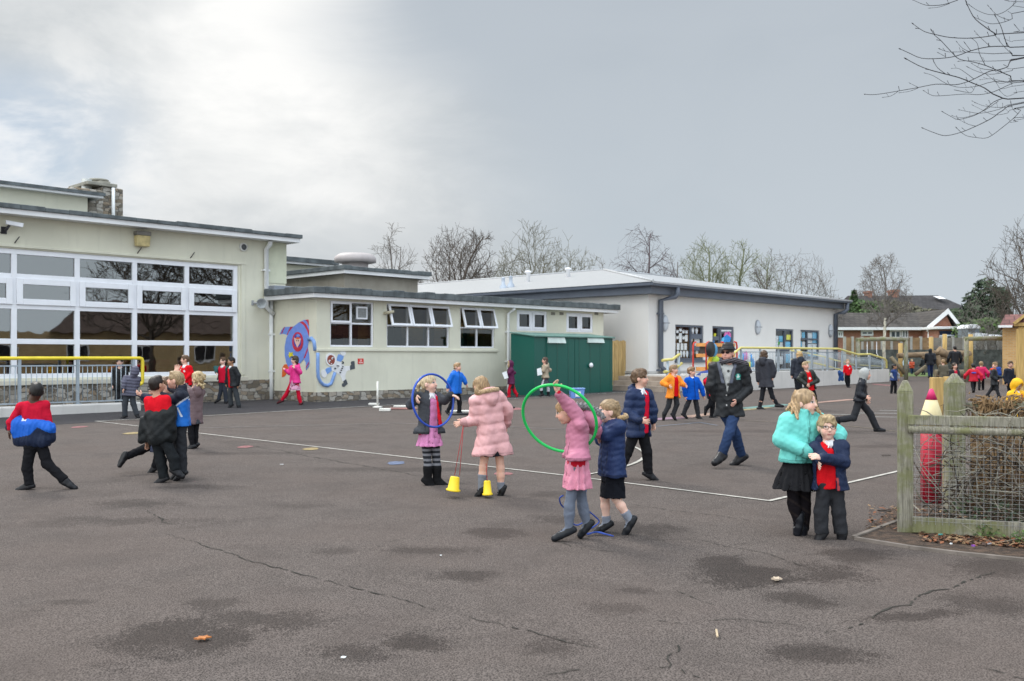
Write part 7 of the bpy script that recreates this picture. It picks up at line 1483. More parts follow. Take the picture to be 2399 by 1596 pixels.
        if vneck: S.c(cone(s.neck - s.up * .055 * k + s.f * .085 * k, s.neck + s.f * .03 * k, .010 * k, .040 * k))
        S.disp(wrinkle(s.seed, .0025, .11)); S.disp(wrinkle(s.seed + 3, .0012, .05, .4))
        cf = colf or (lambda V_: s.zone(V_, col, emblem)); s.part(name, S, s.vc, cf, mat or MCLOTH)
        if vneck: s.collar()
    def zone(s, V_, col, em):
        c = np.tile(A3(col), (len(V_), 1))
        if em:
            for a0, z0, rad, cc in em:
                q = V_ - s.neck; a = q @ s.l; g = q @ s.up; b_ = q @ s.f; c[(b_ > 0) & ((a - a0) ** 2 + (g - z0) ** 2 < rad ** 2)] = cc
        return c
    def collar(s, col=WHITE, name='shirt_collar'):
        k = s.sc; S = Shape(); S.u(cone(s.neck - s.up * .022 * k + s.f * .010, s.neck + s.up * .018 * k + s.f * .004, .055 * k, .050 * k), 0)
        for sg in (-1, 1): S.u(cone(s.neck + s.f * .055 * k + s.l * sg * .012 * k - s.up * .004 * k, s.neck + s.f * .075 * k + s.l * sg * .034 * k - s.up * .045 * k, .009 * k, .007 * k), .008)
        S.c(cone(s.neck + s.up * .03 * k, s.neck + s.up * .12 * k, .050 * k, .06 * k)); S.c(cone(s.neck + s.f * .085 * k - s.up * .005 * k, s.neck + s.f * .07 * k + s.up * .06 * k, .012 * k, .03 * k))
        s.part(name, S, s.vc * .8, col, MCLOTH)
    def coat(s, col, pad=.018, hem=.16, flare=.02, gap=None, quilt=None, hood=None, fur=None, lining=None, colf=None, mat=None, name='coat', wr=.004, cuff=.95, neckr=.052, sleeves=True, collar=False, hood_col=None, high=0.0, gaps=0.0):
        k = s.sc; S = Shape(); s.torso(S, pad, sleeves=False)
        dn = A3((0, 0, -1)); dn = unit(dn * .75 - s.up * .25); hm = s.pel + dn * hem
        for sg in (-1, 1): S.u(cone(s.pel + s.l * sg * .048 * k, hm + s.l * sg * (.050 * k + flare), .070 * k + pad, .074 * k + pad + flare * .6), .04)
        S.keep(lambda X, Y, Z: (X - hm[0]) * dn[0] + (Y - hm[1]) * dn[1] + (Z - hm[2]) * dn[2])
        ncut = s.neck + s.up * high * k
        if collar: S.u(cone(s.neck - s.up * .03 * k, s.neck + s.up * .035 * k, .064 * k + pad * .4, .060 * k + pad * .3), .02); ncut = s.neck + s.up * .02 * k
        S.c(cone(ncut - s.up * .01 * k + s.f * .012, ncut + s.up * .2, neckr * k, .075 * k))
        if gap:
            g0, g1 = gap; top = s.neck; ax = unit(hm - s.neck); L = np.linalg.norm(hm - s.neck)
            def cutf(X, Y, Z):
                x, y, z = X - top[0], Y - top[1], Z - top[2]; t = np.clip((x * ax[0] + y * ax[1] + z * ax[2]) / L, 0, 1.2)
                a = x * s.l[0] + y * s.l[1] + z * s.l[2] - gaps * k; b_ = x * s.f[0] + y * s.f[1] + z * s.f[2]
                return np.maximum(np.abs(a) - (g0 + (g1 - g0) * t) * k, .012 * k - b_)
            S.c((cutf, s.pel - .9, s.neck + .4))
        if sleeves: s.sleeves(S, pad, .022, cuff)
        if hood == 'down':
            S.u(ell(s.neck - s.f * .075 * k + s.up * .010 * k, A3((.098, .055, .066)) * k, np.stack([s.l, s.f, s.up], 1)), .03); S.u(ell(s.neck - s.f * .095 * k - s.up * .05 * k, A3((.070, .045, .075)) * k, np.stack([s.l, s.f, s.up], 1)), .03)
            S.c(ell(s.neck - s.f * .02 * k + s.up * .075 * k, A3((.066, .065, .055)) * k, np.stack([s.l, s.f, s.up], 1)))
        if hood == 'up':
            c = s.head; hs = s.hs; R = s.HR; P = lambda a, b_, g: c + (s.hl * a + s.hf * b_ + s.hu * g) * hs
            S.u(ell(P(0, -.010, .015), A3((.098, .112, .116)) * hs, R), .03); S.u(cone(P(0, -.03, -.05), s.neck - s.up * .02, .082 * hs, .075 * k), .03)
            S.c(ell(P(0, .115, -.012), A3((.070, .105, .098)) * hs, R))
        if quilt:
            per, amp = quilt; ax = s.up; S.disp(lambda X, Y, Z: amp * .5 - amp * np.abs(np.sin(math.pi * ((X - s.pel[0]) * ax[0] + (Y - s.pel[1]) * ax[1] + (Z - s.pel[2]) * ax[2]) / per)))
        S.disp(wrinkle(s.seed, wr * .55, .15, .5)); S.disp(wrinkle(s.seed + 5, wr * .40, .06, 1.6))
        def seams(V_):
            c = np.tile(A3(col), (len(V_), 1)); q = V_ - s.neck; a, b_ = q @ s.l, q @ s.f; dh = (hm - V_) @ dn
            c[dh < .022 * k] *= .72; c[np.abs(dh - .022 * k) < .004] *= .6
            if not gap: c[(b_ > 0) & (np.abs(a) < .007)] *= .45; c[(b_ > 0) & (np.abs(np.abs(a) - .016) < .003)] *= .75
            pk = (np.abs(np.abs(a) - .085 * k) < .005) & (b_ > 0) & (np.abs((V_ - s.pel) @ s.up - .05 * k) < .055 * k); c[pk] *= .45
            for i in (0, 1):
                e = s.arm[i][1]; w_ = s.arm[i][2]; d = unit(w_ - e); t = (V_ - w_) @ d; c[(np.linalg.norm(V_ - w_, axis=1) < .07 * k) & (t > -.028 * k)] *= .7
            return c
        o = s.part(name, S, s.vc, colf or seams, mat or MNYLON)
        if fur: s.fur(hood, fur)
        return o
    def fur(s, hood, col):
        S = Shape(); k = s.sc; hs = s.hs; n = 22; pts = []
        if hood == 'up':
            for i in range(n + 1):
                a = 2 * math.pi * i / n; pts.append(s.head + (s.hl * .072 * math.cos(a) + s.hf * (.072 - .018 * abs(math.cos(a))) + s.hu * (-.012 + .098 * math.sin(a))) * hs)
        else:
            for i in range(n + 1):
                a = math.pi * (-.15 + 1.3 * i / n); pts.append(s.neck + (s.l * .102 * math.cos(a) - s.f * (.030 + .095 * max(0, math.sin(a))) + s.up * (.028 + .012 * math.sin(a))) * k)
        for a, b_ in zip(pts, pts[1:]): S.u(cone(a, b_, .022 * k), .008)
        S.disp(wrinkle(s.seed + 9, .006, .022)); S.disp(wrinkle(s.seed + 4, .004, .013))
        s.part('fur_trim', S, min(s.vc, .012), col, MFUR)
    def trousers(s, col=BLACK, wide=.016, name='trousers', mat=None, colf=None, to=.97, waist=.05):
        k = s.sc; S = Shape()
        for sg in (-1, 1): S.u(cone(s.pel + s.up * waist * k + s.l * sg * .042 * k, s.pel + s.l * sg * .046 * k, .062 * k, .069 * k), .04)
        for i in (0, 1):
            h_, kn, an, toe = s.leg[i]; S.u(cone(h_, kn, .061 * k + wide * .25, .043 * k + wide * .85), .035); e = lerp(kn, an, to); S.u(cone(kn, e, .043 * k + wide * .85, .034 * k + wide), .02)
            d = unit(an - kn); S.c((lambda X, Y, Z, e=e, d=d: np.maximum(-((X - e[0]) * d[0] + (Y - e[1]) * d[1] + (Z - e[2]) * d[2] - .010 * k), np.sqrt((X - e[0]) ** 2 + (Y - e[1]) ** 2 + (Z - e[2]) ** 2) - .09 * k), e - .1 * k, e + .1 * k))
        S.disp(wrinkle(s.seed + 11, .0028, .12)); S.disp(wrinkle(s.seed + 12, .0020, .055, 1.6))
        s.part(name, S, s.vc, colf or (lambda V_: np.tile(A3(col), (len(V_), 1))), mat or MCLOTH)
    def hose(s, col, name='tights', t0=-.6, t1=1.0, pad=.004, side=(0, 1), colf=None):
        """tights or socks: t along the shin, negative reaches up the thigh"""
        k = s.sc; S = Shape()
        for i in side:
            h_, kn, an, toe = s.leg[i]; tt = t0[i] if isinstance(t0, tuple) else t0
            if tt < 0: S.u(cone(lerp(kn, h_, -tt), kn, .057 * k * (.3 + .7 * -tt) + .045 * k * .0 + pad + .020 * k * (1 + tt), .041 * k + pad), .02)
            st = max(tt, 0); r0 = lerp(.046, .031, st) * k + pad
            if st < .35: S.u(cone(lerp(kn, an, st), lerp(kn, an, .35), r0, .0435 * k + pad), .015)
            S.u(cone(lerp(kn, an, max(st, .35)), an, (.0435 if st < .35 else lerp(.0435, .029, (st - .35) / .65)) * k + pad, .030 * k + pad), .012)
            S.u(cone(an, lerp(an, toe, .5) - unit(kn - an) * .008 * k, .029 * k + pad * .6, .020 * k), .012)
            if tt >= 0:
                e = lerp(kn, an, tt); d = unit(an - kn); S.c((lambda X, Y, Z, e=e, d=d: np.maximum((X - e[0]) * d[0] + (Y - e[1]) * d[1] + (Z - e[2]) * d[2], np.sqrt((X - e[0]) ** 2 + (Y - e[1]) ** 2 + (Z - e[2]) ** 2) - .07 * k), e - .08 * k, e + .08 * k))
        if len(side) == 1 or tt < 0 or True: s.part(name, S, s.vc * .85, colf or (lambda V_: np.tile(A3(col), (len(V_), 1))), MCLOTH)
    def shoes(s, col=BLACK, strap=None, boot=0, name='shoe', mat=None, sole=(.01, .01, .011), big=1.0):
        k = s.sc * big
        for i in (0, 1):
            h_, kn, an, toe = s.leg[i]; sd = unit(an - kn); fd = unit(toe - an); upv = -(sd - fd * (sd @ fd)); upv = unit(upv)
            fd2 = unit(fd - upv * (fd @ upv)); L = max(.115 * k, min(.150 * k, np.linalg.norm(toe - an))); heel = an - upv * .026 * k - fd2 * .026 * k; tp = heel + fd2 * (L + .024 * k); 
            S = Shape(); ball = lerp(heel, tp, .66)
            S.u(cone(heel, ball, .036 * k, .040 * k), .01); S.u(cone(ball, tp, .040 * k, .033 * k), .015); S.u(cone(an - upv * .008 * k, heel + fd2 * .04 * k, .038 * k, .040 * k), .025)
            if boot: S.u(cone(lerp(an, kn, boot), an, .052 * k, .040 * k), .02)
            pl = heel - upv * .026 * k
            S.keep(lambda X, Y, Z: -((X - pl[0]) * upv[0] + (Y - pl[1]) * upv[1] + (Z - pl[2]) * upv[2]))
            if strap or (not boot and strap is not None):
                mid = lerp(heel, tp, .52) + upv * .042 * k; S.c(ell(mid, A3((.024, .034, .022)) * k, np.stack([np.cross(fd2, upv), fd2, upv], 1)))
                ac = np.cross(fd2, upv); q = lerp(heel, tp, .50); S.u(cone(q + ac * .030 * k + upv * .008 * k, q + upv * .040 * k, .009 * k), .004); S.u(cone(q - ac * .030 * k + upv * .008 * k, q + upv * .040 * k, .009 * k), .004)
            else: S.u(cone(lerp(heel, tp, .30) + upv * .034 * k, lerp(heel, tp, .66) + upv * .014 * k, .034 * k, .028 * k), .015)
            c0 = A3(col)
            def cf(V_): 
                c = np.tile(c0, (len(V_), 1)); c[((V_ - pl) @ upv) < .012 * k] = sole; return c
            s.part(name, S, s.vb * 1.15, cf, mat or MLEATH)
    def skirt(s, col, length=.26, r0=.088, r1=.16, pleats=16, amp=.008, name='skirt', top=.07, lean=(0, 0, 0), colf=None, deep=.82, mat=None):
        k = s.sc; a = s.pel + s.up * top * k; d = unit(A3((0, 0, -1)) * .7 - s.up * .3 + A3(lean)); b_ = a + d * length
        lat = unit(s.l - d * (s.l @ d)); fr = np.cross(d, lat); L = length
        def fn(X, Y, Z):
            x, y, z = X - a[0], Y - a[1], Z - a[2]; t = x * d[0] + y * d[1] + z * d[2]; u = x * lat[0] + y * lat[1] + z * lat[2]; v = (x * fr[0] + y * fr[1] + z * fr[2]) / deep
            tt = np.clip(t / L, 0, 1); ang = np.arctan2(v, u); r = (r0 + (r1 - r0) * tt) * k + amp * tt * np.sin(ang * pleats + 1.3 * np.sin(ang * 3)) + .006 * tt * np.sin(ang * 3 + s.seed)
            dd = np.sqrt(u * u + v * v) - r; inner = -(dd + .016)
            shell = np.where(tt > .35, np.maximum(dd, inner), dd)
            return np.maximum(np.maximum(shell, -t), t - L) * .8
        m = max(r1, r0) * k + .03; lo = np.minimum(a, b_) - m; hi = np.maximum(a, b_) + m
        S = Shape(); S.u((fn, lo, hi), 0); S.disp(wrinkle(s.seed + 21, .0025, .07)); s.part(name, S, s.vc * .85, colf or (lambda V_: np.tile(A3(col), (len(V_), 1))), mat or MCLOTH)
    def local(s, ref, p, dy=0.0):
        x, y = ref[0] + p[0] / ref[2], ref[1] + p[1] / ref[2]; w_ = at(x, y, s.B[1] + dy); return A3((w_.x, w_.y, w_.z)) - s.B
# ================================================================ the people
PX = Rig.px; HB = (.045, .028, .016); HBR = (.11, .062, .032); HBL = (.36, .26, .14); HBK = (.012, .009, .008); HDB = (.27, .17, .085); HSB = (.34, .215, .11)
ZA = (0, 840, 4.612)
r = PX('boy in red jumper walking away, bright blue jacket slipped round his elbows', ZA, (270, 1412), (392, 350), (390, 930), [((545, 790), (505, 885)), ((112, 690), (105, 760))],
       [((505, 1130), (700, 1315), (850, 1392)), ((290, 1180), (320, 1362), (180, 1400))], -160, -142, sc=1.02, neck=(355, 462))
r.body('dark', hands=(dict(), dict())); r.hair('buzz', (.012, .010, .009)); r.jumper((.50, .012, .035), vneck=False, low=-.04); r.collar(); r.trousers(BLACK, .018); r.shoes()
S = Shape(); L = lambda x, y, d=0: r.local(ZA, (x, y), d)
S.u(cone(L(180, 690, -.03), L(530, 760, -.03), .070, .068), .03); S.u(cone(L(172, 650, -.02), L(535, 735, -.02), .050, .055), .03); S.u(cone(L(190, 770, -.02), L(520, 850), .080, .078), .05); S.u(cone(L(205, 905), L(500, 905), .050, .050), .03); S.u(cone(L(240, 860), L(460, 890), .092, .088), .04); S.u(cone(L(340, 720, -.04), L(345, 870, -.04), .100, .095), .05); S.u(cone(L(128, 680), L(100, 745, -.02), .055, .045), .03); S.u(cone(L(540, 740), L(540, 860), .052, .050), .03)
zb = L(350, 945)[2]; S.keep(lambda X, Y, Z: zb - Z + .0 * X); zt, xs0 = L(350, 640)[2], L(150, 0)[0]; x1 = L(570, 0)[0]; zl, zr_ = L(0, 590)[2], L(0, 690)[2]
S.keep(lambda X, Y, Z: Z - (zl + (zr_ - zl) * (X - xs0) / (x1 - xs0))); S.disp(wrinkle(5, .007, .16, .3)); S.disp(wrinkle(8, .004, .06, .4))
kx = [L(x, 0)[0] for x in (100, 180, 380, 450, 570)]; kz = [L(0, y)[2] for y in (760, 855, 815, 735, 800)]
def cfj(V_):
    c = np.tile(A3((.008, .105, .50)), (len(V_), 1)); c[V_[:, 2] < np.interp(V_[:, 0], kx, kz)] = (.010, .018, .045); c[V_[:, 0] < kx[0] + .03] = (.010, .018, .045)
    lb = L(305, 650); m = (np.abs(V_[:, 0] - lb[0]) < .028) & (np.abs(V_[:, 2] - lb[2]) < .020) & (V_[:, 1] < 0); c[m] = (.6, .65, .7); return c
r.part('jacket', S, .0085, cfj, MNYLON)

ZG = (240, 840, 4.9)
c3 = PX('boy half hidden between two friends, kicking one leg out to the left', ZG, (600, 1310), (735, 300), (700, 930), [((600, 480), (470, 425)), ((780, 560), (800, 640))],
        [((440, 1055, .05), (268, 1120, -.15), (215, 1235, -.2)), ((640, 1130), (600, 1245), (545, 1285))], 30, 85, sc=1.0, neck=(700, 440))
c3.body('fair'); c3.hair('short', HBR); c3.jumper(); c3.trousers(); c3.shoes(); c3.coat(NAVY, gap=(.05, .07), pad=.02)
S = Shape(); L = lambda x, y, d=0: c3.local(ZG, (x, y), d)
S.u(cone(L(395, 408), L(560, 470), .018, .05), .03); S.u(cone(L(470, 470), L(600, 560), .025, .07), .04); S.u(cone(L(520, 560), L(620, 640), .02, .06), .04); S.disp(wrinkle(3, .008, .10)); c3.part('coat_tail', S, .009, NAVY, MNYLON)
c2 = PX('dark-haired boy from behind, black coat slipping off his red jumper', ZG, (690, 1425), (625, 295), (670, 935), [((775, 650), (790, 800)), ((565, 790), (528, 935))],
        [((815, 1140), (835, 1275), (885, 1305)), ((668, 1170), (705, 1365), (605, 1412))], 160, 150, 12, sc=1.06, neck=(625, 430))
c2.body('warm'); c2.hair('buzz', (.018, .011, .008)); c2.jumper((.60, .01, .02), vneck=False, pad=.010, low=-.04); c2.trousers((.016, .018, .02), .022); c2.shoes()
S = Shape(); L = lambda x, y, d=0: c2.local(ZG, (x, y), d)
S.u(cone(L(600, 650), L(780, 590), .075, .08), .03); S.u(cone(L(560, 720), L(530, 900), .065, .060), .03); S.u(cone(L(640, 700), L(640, 900), .125, .14), .05); S.u(cone(L(740, 640), L(740, 880), .11, .12), .05); S.u(cone(L(470, 700), L(450, 930), .045, .05), .05); S.u(cone(L(560, 650), L(760, 640), .07, .085), .04)
S.u(cone(L(780, 640, -.05), L(795, 800, -.05), .062, .055), .03); S.c(ell(L(625, 500), (.135, .25, .115))); za = L(0, 985)[2]; S.keep(lambda X, Y, Z: za - Z); S.disp(wrinkle(31, .004, .14, .4)); S.disp(wrinkle(32, .002, .06)); c2.part('coat', S, .0085, (.008, .010, .011), MNYLON)
b4 = PX('blond boy in a blue jacket with black sleeves stretching an arm round his friend', ZG, (860, 1395), (838, 245), (905, 735), [((800, 330, .2), (840, 175, .25), (930, 420, .12)), ((775, 465, -.16), (645, 405, -.22), (935, 430, -.08))],
        [((862, 1020), (875, 1285), (800, 1350)), ((905, 1030), (915, 1305), (835, 1368))], -80, -88, 6, sc=1.10, neck=(905, 360))
b4.body('fair', mouth=.8, brow=(.4, .25, .14), hands=(dict(), dict(spread=.55, curl=.05, palm=(.2, -1, .1)))); b4.hair('crop', (.31, .215, .115)); b4.collar(); b4.trousers(CHAR, .024); b4.shoes()
hx = b4.local(ZG, (930, 500)); hz = b4.local(ZG, (0, 505))[2]
def cf4(V_):
    c = np.tile(A3((.010, .135, .50)), (len(V_), 1)); sx, sz = hx[0], hz
    arm = V_[:, 2] > sz + (V_[:, 0] - sx) * .75; c[arm] = (.013, .016, .028); w_ = np.abs(V_[:, 2] - sz - (V_[:, 0] - sx) * .75) < .010; c[w_] = (.55, .57, .62)
    p0, p1 = b4.local(ZG, (905, 550)), b4.local(ZG, (955, 660)); t = np.clip((V_[:, 2] - p0[2]) / (p1[2] - p0[2]), 0, 1); m = (np.abs(V_[:, 0] - (p0[0] + (p1[0] - p0[0]) * t)) < .011) & (V_[:, 2] < p0[2]) & (V_[:, 2] > p1[2]) & (V_[:, 1] < 0); c[m] = (.6, .64, .7)
    m = (V_[:, 0] < b4.local(ZG, (668, 0))[0]) & arm; c[m] = (.10, .11, .15); return c
b4.coat((.010, .135, .50), pad=.020, hem=.04, flare=.005, collar=True, colf=cf4)
g5 = PX('curly blonde girl in a mauve coat behind the blond boy', ZG, (1025, 1032), (1092, 225), (1050, 660), [((990, 360, .15), (945, 300, .2)), ((1000, 420, -.1), (935, 330, -.1))],
        [((1065, 850), (1070, 985), (1045, 1010)), ((1015, 850), (1030, 1000), (975, 1028))], -125, -110, sc=1.04, hd=1, neck=(1065, 345))
g5.body('fair'); g5.hair('curly', (.44, .33, .18), 4); g5.hose(BLACK); g5.shoes(); g5.skirt((.05, .055, .065), .20, r1=.13); g5.coat((.155, .105, .110), pad=.02, hem=.13, flare=.012, hood='down')

ZH = (920, 840, 4.479)
h1 = PX('blonde girl in a grey coat and pink dress standing inside a blue hoop', ZH, (430, 1325), (385, 262), (385, 740), [((183, 485, -.05), (248, 372, -.14), (285, 395)), ((545, 440, -.02), (612, 378, -.16), (478, 400))],
        [((370, 1120), (368, 1275), (415, 1315)), ((462, 1120), (465, 1275), (560, 1312))], 25, 68, 6, sc=1.05, neck=(395, 378))
h1.body('pale', mouth=.5, brow=(.45, .32, .2), hands=(dict(dirv=(.15, -.3, -1), curl=.5), dict(dirv=(1, -.2, -.35), curl=.6, palm=(0, 0, -1))))
h1.hair('pony', (.50, .39, .24), 2, .10); h1.collar(); h1.jumper((.60, .22, .42), low=.0, name='dress_top', vneck=False); h1.skirt((.62, .24, .45), .33, .085, .155, 10, .010, top=.12)
h1.coat((.060, .064, .072), pad=.016, hem=.05, flare=.035, gap=(.045, .055), gaps=.02, mat=MCLOTH, collar=True); 
S = Shape(); L = lambda x, y, d=0: h1.local(ZH, (x, y), d); S.u(cone(L(462, 400, -.10), L(500, 700, -.11), .012, .020), 0); S.u(cone(L(480, 560, -.10), L(505, 690, -.10), .018, .022), .01); S.disp(wrinkle(4, .003, .05)); h1.part('cardigan', S, .0085, RED, MCLOTH)
S = Shape(); S.u(cone(L(285, 775, -.05), L(325, 770, -.09), .030, .030), 0); h1.part('cardigan_hem', S, .0085, RED, MCLOTH)
h1.hose((.10, .105, .12), 'tights', -.75, 1, .005, colf=lambda V_: np.where((np.sin(V_[:, 2:3] * 105) > .1), A3((.20, .205, .225)), A3((.025, .027, .032)))); h1.shoes((.012, .012, .013), boot=.82, mat=MCLOTH, big=1.12, name='boot')

h2 = PX('girl bending forward in a long pale pink padded coat', ZH, (1010, 1440), (925, 295), (1040, 790), [((1200, 540, .12), (1190, 680, .2)), ((870, 640, -.05), (752, 668, -.06))],
        [((1132, 1150), (1135, 1368), (1118, 1408)), ((950, 1140), (932, 1355), (895, 1400))], -150, -150, -30, sc=1.10, neck=(985, 375))
h2.body('fair'); h2.hair('long', (.30, .195, .10), 3, .13); h2.hose((.20, .215, .25), 'socks', (.66, .34), 1, .006); h2.shoes((.008, .008, .009), strap=1); h2.skirt((.014, .015, .019), .285, r1=.125, top=.03, lean=(.03, .0, 0))
h2.coat((.66, .36, .36), pad=.034, hem=.24, flare=.050, quilt=(.115, .010), hood='down', fur=(.42, .29, .17), wr=.006, cuff=1.0)

ZP = (1180, 870, 3.734)
p3 = PX('girl in a dusty pink coat and gingham dress holding a green hoop above her head', ZP, (515, 1475), (545, 345), (640, 720), [((800, 505, .12), (830, 560, .22)), ((560, 290, -.10), (475, 185, -.16), (655, 400, -.10))],
        [((690, 1175), (728, 1330), (655, 1415)), ((575, 1180), (572, 1375), (435, 1438))], -85, -98, -18, sc=1.0, neck=(650, 405))
p3.body('fair', hands=(dict(), dict(dirv=(-.35, -.05, 1), curl=.9, palm=(.7, -.6, 0)))); p3.hair('pony', (.36, .22, .11), 3, .09)
GING = lambda V_: np.where((np.sin(V_[:, 2:3] * 330) * np.sin(V_[:, 0:1] * 330) > 0), A3((.62, .20, .30)), A3((.66, .30, .38)))
p3.hose((.135, .155, .20), 'tights', -.75); p3.shoes((.012, .014, .018), strap=1); p3.skirt((.6, .25, .33), .40, .09, .15, 9, .014, top=.10, colf=GING)
p3.jumper((.50, .012, .03), low=.10, vneck=False, name='cardigan', pad=.005)
S_ = p3.coat((.50, .185, .27), pad=.021, hem=.045, flare=.035, quilt=(.06, .003), wr=.006, gap=(.02, .06), cuff=.80)
S = Shape(); L = lambda x, y, d=0: p3.local(ZP, (x, y), d); S.u(cone(L(720, 390, .02), L(790, 440, .03), .075, .075), .03); S.disp(wrinkle(4, .004, .1)); p3.part('hood', S, .0085, (.50, .185, .27), MNYLON)
S = Shape()
for a, b_ in zip([(645, 300, -.05), (700, 305, -.03), (760, 320, 0), (820, 350, .0)], [(700, 305, -.03), (760, 320, 0), (820, 350, 0), (862, 395, .0)]): S.u(cone(L(*a), L(*b_), .026, .028), .01)
S.disp(wrinkle(9, .008, .034)); S.disp(wrinkle(19, .005, .016)); p3.part('fur_trim', S, .007, (.20, .195, .20), MFUR)
n4 = PX('girl in a navy parka with a plaited crown of hair and bare legs', ZP, (880, 1415), (915, 345), (950, 790), [((860, 590, .12), (812, 520, .15)), ((905, 560, -.10), (835, 520, -.12))],
        [((885, 1100), (900, 1325), (800, 1385)), ((985, 1110), (1105, 1300), (1035, 1420))], -70, -82, 4, sc=1.0, neck=(950, 430))
n4.body('pale'); n4.hair('braid', (.27, .185, .10), 3); n4.hose((.22, .24, .285), 'socks', (.72, .62), 1, .007); n4.shoes((.012, .013, .016), strap=1); n4.skirt((.010, .011, .015), .34, .10, .138, 3, .004, top=.02)
n4.coat((.014, .030, .095), pad=.026, hem=.13, flare=.012, hood='down', fur=(.36, .24, .12), quilt=(.06, .003), wr=.005)

ZN = (1440, 850, 5.41)
n5 = PX('boy in a navy padded jacket over a bright red jumper striding and looking right', ZN, (440, 1490), (322, 190), (305, 850), [((165, 640, -.1), (322, 735, -.20)), ((480, 590), (490, 735))],
        [((165, 1125), (75, 1330), (120, 1450)), ((410, 1130), (425, 1395), (545, 1470))], 38, 76, sc=1.14, neck=(318, 345))
n5.body('fair', brow=(.12, .07, .04), hands=(dict(dirv=(1, -.3, -.1), curl=.6), dict())); n5.hair('short', (.115, .066, .034), 5); n5.jumper((.62, .010, .035), low=.03); n5.trousers(BLACK, .02); n5.shoes()
n5.coat((.013, .026, .075), pad=.026, hem=.09, flare=.012, gap=(.05, .085), gaps=.04, quilt=(.095, .009), hood='down', wr=.004)

ZM = (1640, 780, 4.75)
m6 = PX('man in black jacket, dark trilby, sunglasses and jeans', ZM, (390, 1472), (308, 222), (325, 850), [((122, 590, .02), (175, 730, .06)), ((530, 625, -.02), (412, 752, -.16))],
        [((395, 1130), (462, 1368), (345, 1445)), ((322, 1120, -.2), (245, 1350, -.3), (155, 1420, -.42))], -15, -35, sc=1.32, hs=1.10, neck=(318, 322), adult=True, group='adults in the school yard')
m6.body((.66, .36, .28), brow=(.2, .13, .1), lips=(.40, .17, .14)); m6.hair('buzz', (.10, .08, .065)); m6.trousers((.016, .030, .072), .020, 'jeans', colf=lambda V_: A3((.015, .027, .062))[None, :] * (1 + .8 * np.exp(-((V_[:, 2:3] - .6) / .25) ** 2))); m6.shoes(big=1.1)
m6.jumper((.36, .37, .36), vneck=False, name='shirt', colf=lambda V_: np.where((np.sin(V_[:, 0:1] * 40) * np.sin(V_[:, 2:3] * 33 + 1) > .75), A3((.05, .05, .05)), A3((.40, .41, .40))))
def cf6(V_):
    c = np.tile(A3((.014, .0155, .018)), (len(V_), 1)); q = V_ - m6.neck; a, g, b_ = q @ m6.l, q @ m6.up, q @ m6.f
    d = np.sqrt((a - .135) ** 2 + (g + .20) ** 2); m = (b_ > 0) & (d < .034); c[m] = (.02, .26, .21); c[m & (np.abs(a - .135) < .012 + (-.19 - g) * .35) & (g > -.222) & (g < -.175)] = (.5, .62, .58); c[(b_ > 0) & (np.abs(a - .135) < .03) & (np.abs(g + .243) < .006)] = (.12, .38, .33)
    gr = (b_ > 0) & (g > -.30) & (np.abs(np.abs(a + .02) - (.055 + (g + .30) * .22)) < .022) ; c[gr] = (.085, .095, .125)
    for zz in (-.325, -.47, -.61): c[(b_ > .05) & ((a + .03) ** 2 + (g - zz) ** 2 < .010 ** 2)] = (.5, .5, .5)
    return c
m6.coat((.014, .0155, .018), pad=.028, hem=.10, flare=.022, gap=(.075, -.06), gaps=-.015, colf=cf6, wr=.007)
S = Shape(); hs = m6.hs; P = lambda a, b_, g: m6.head + (m6.hl * a + m6.hf * b_ + m6.hu * g) * hs; R = m6.HR
S.u(ell(P(0, .0, .046), A3((.118, .140, .010)) * hs, R), 0); S.u(ell(P(0, -.008, .060), A3((.086, .105, .050)) * hs, R), .015); S.u(ell(P(0, -.012, .10), A3((.070, .092, .046)) * hs, R), .02); S.c(ell(P(0, .01, .152), A3((.014, .09, .020)) * hs, R))
m6.part('hat', S, .007, lambda V_: np.where(((V_ - m6.head) @ m6.hu)[:, None] < .066 * hs, A3((.006, .006, .007)), A3((.020, .020, .021))), MLEATH)
S = Shape()
for sg in (-1, 1): S.u(ell(P(sg * .032, .085, .008), A3((.027, .010, .019)) * hs, R), .002); S.u(cone(P(sg * .06, .078, .014), P(sg * .074, -.01, .012), .004 * hs), .002)
S.u(cone(P(-.03, .092, .014), P(.03, .092, .014), .004 * hs), .002); m6.part('sunglasses', S, .0045, (.015, .006, .006), MLEATH)
S = Shape(); 
for i in range(14):
    t0, t1 = [2 * math.pi * (i + d) / 14 for d in (0, 1)]; q = lambda t: m6.neck + (m6.l * .078 * math.cos(t) + m6.f * .085 * math.sin(t)) * 1.2 + m6.up * (.008 + .012 * math.sin(t + 1))
    S.u(cone(q(t0), q(t1), .031, .031), .01)
S.u(cone(m6.local(ZM, (395, 305), -.10), m6.local(ZM, (505, 345), -.08), .045, .040), .02); S.u(cone(m6.local(ZM, (505, 345), -.08), m6.local(ZM, (560, 430), .02), .040, .028), .02)
m6.part('scarf', S, .0085, lambda V_: np.where(np.sin((V_[:, 2:3] + .25 * V_[:, 0:1]) * 260) > .45, A3((.16, .15, .165)), A3((.022, .020, .026))), MCLOTH)

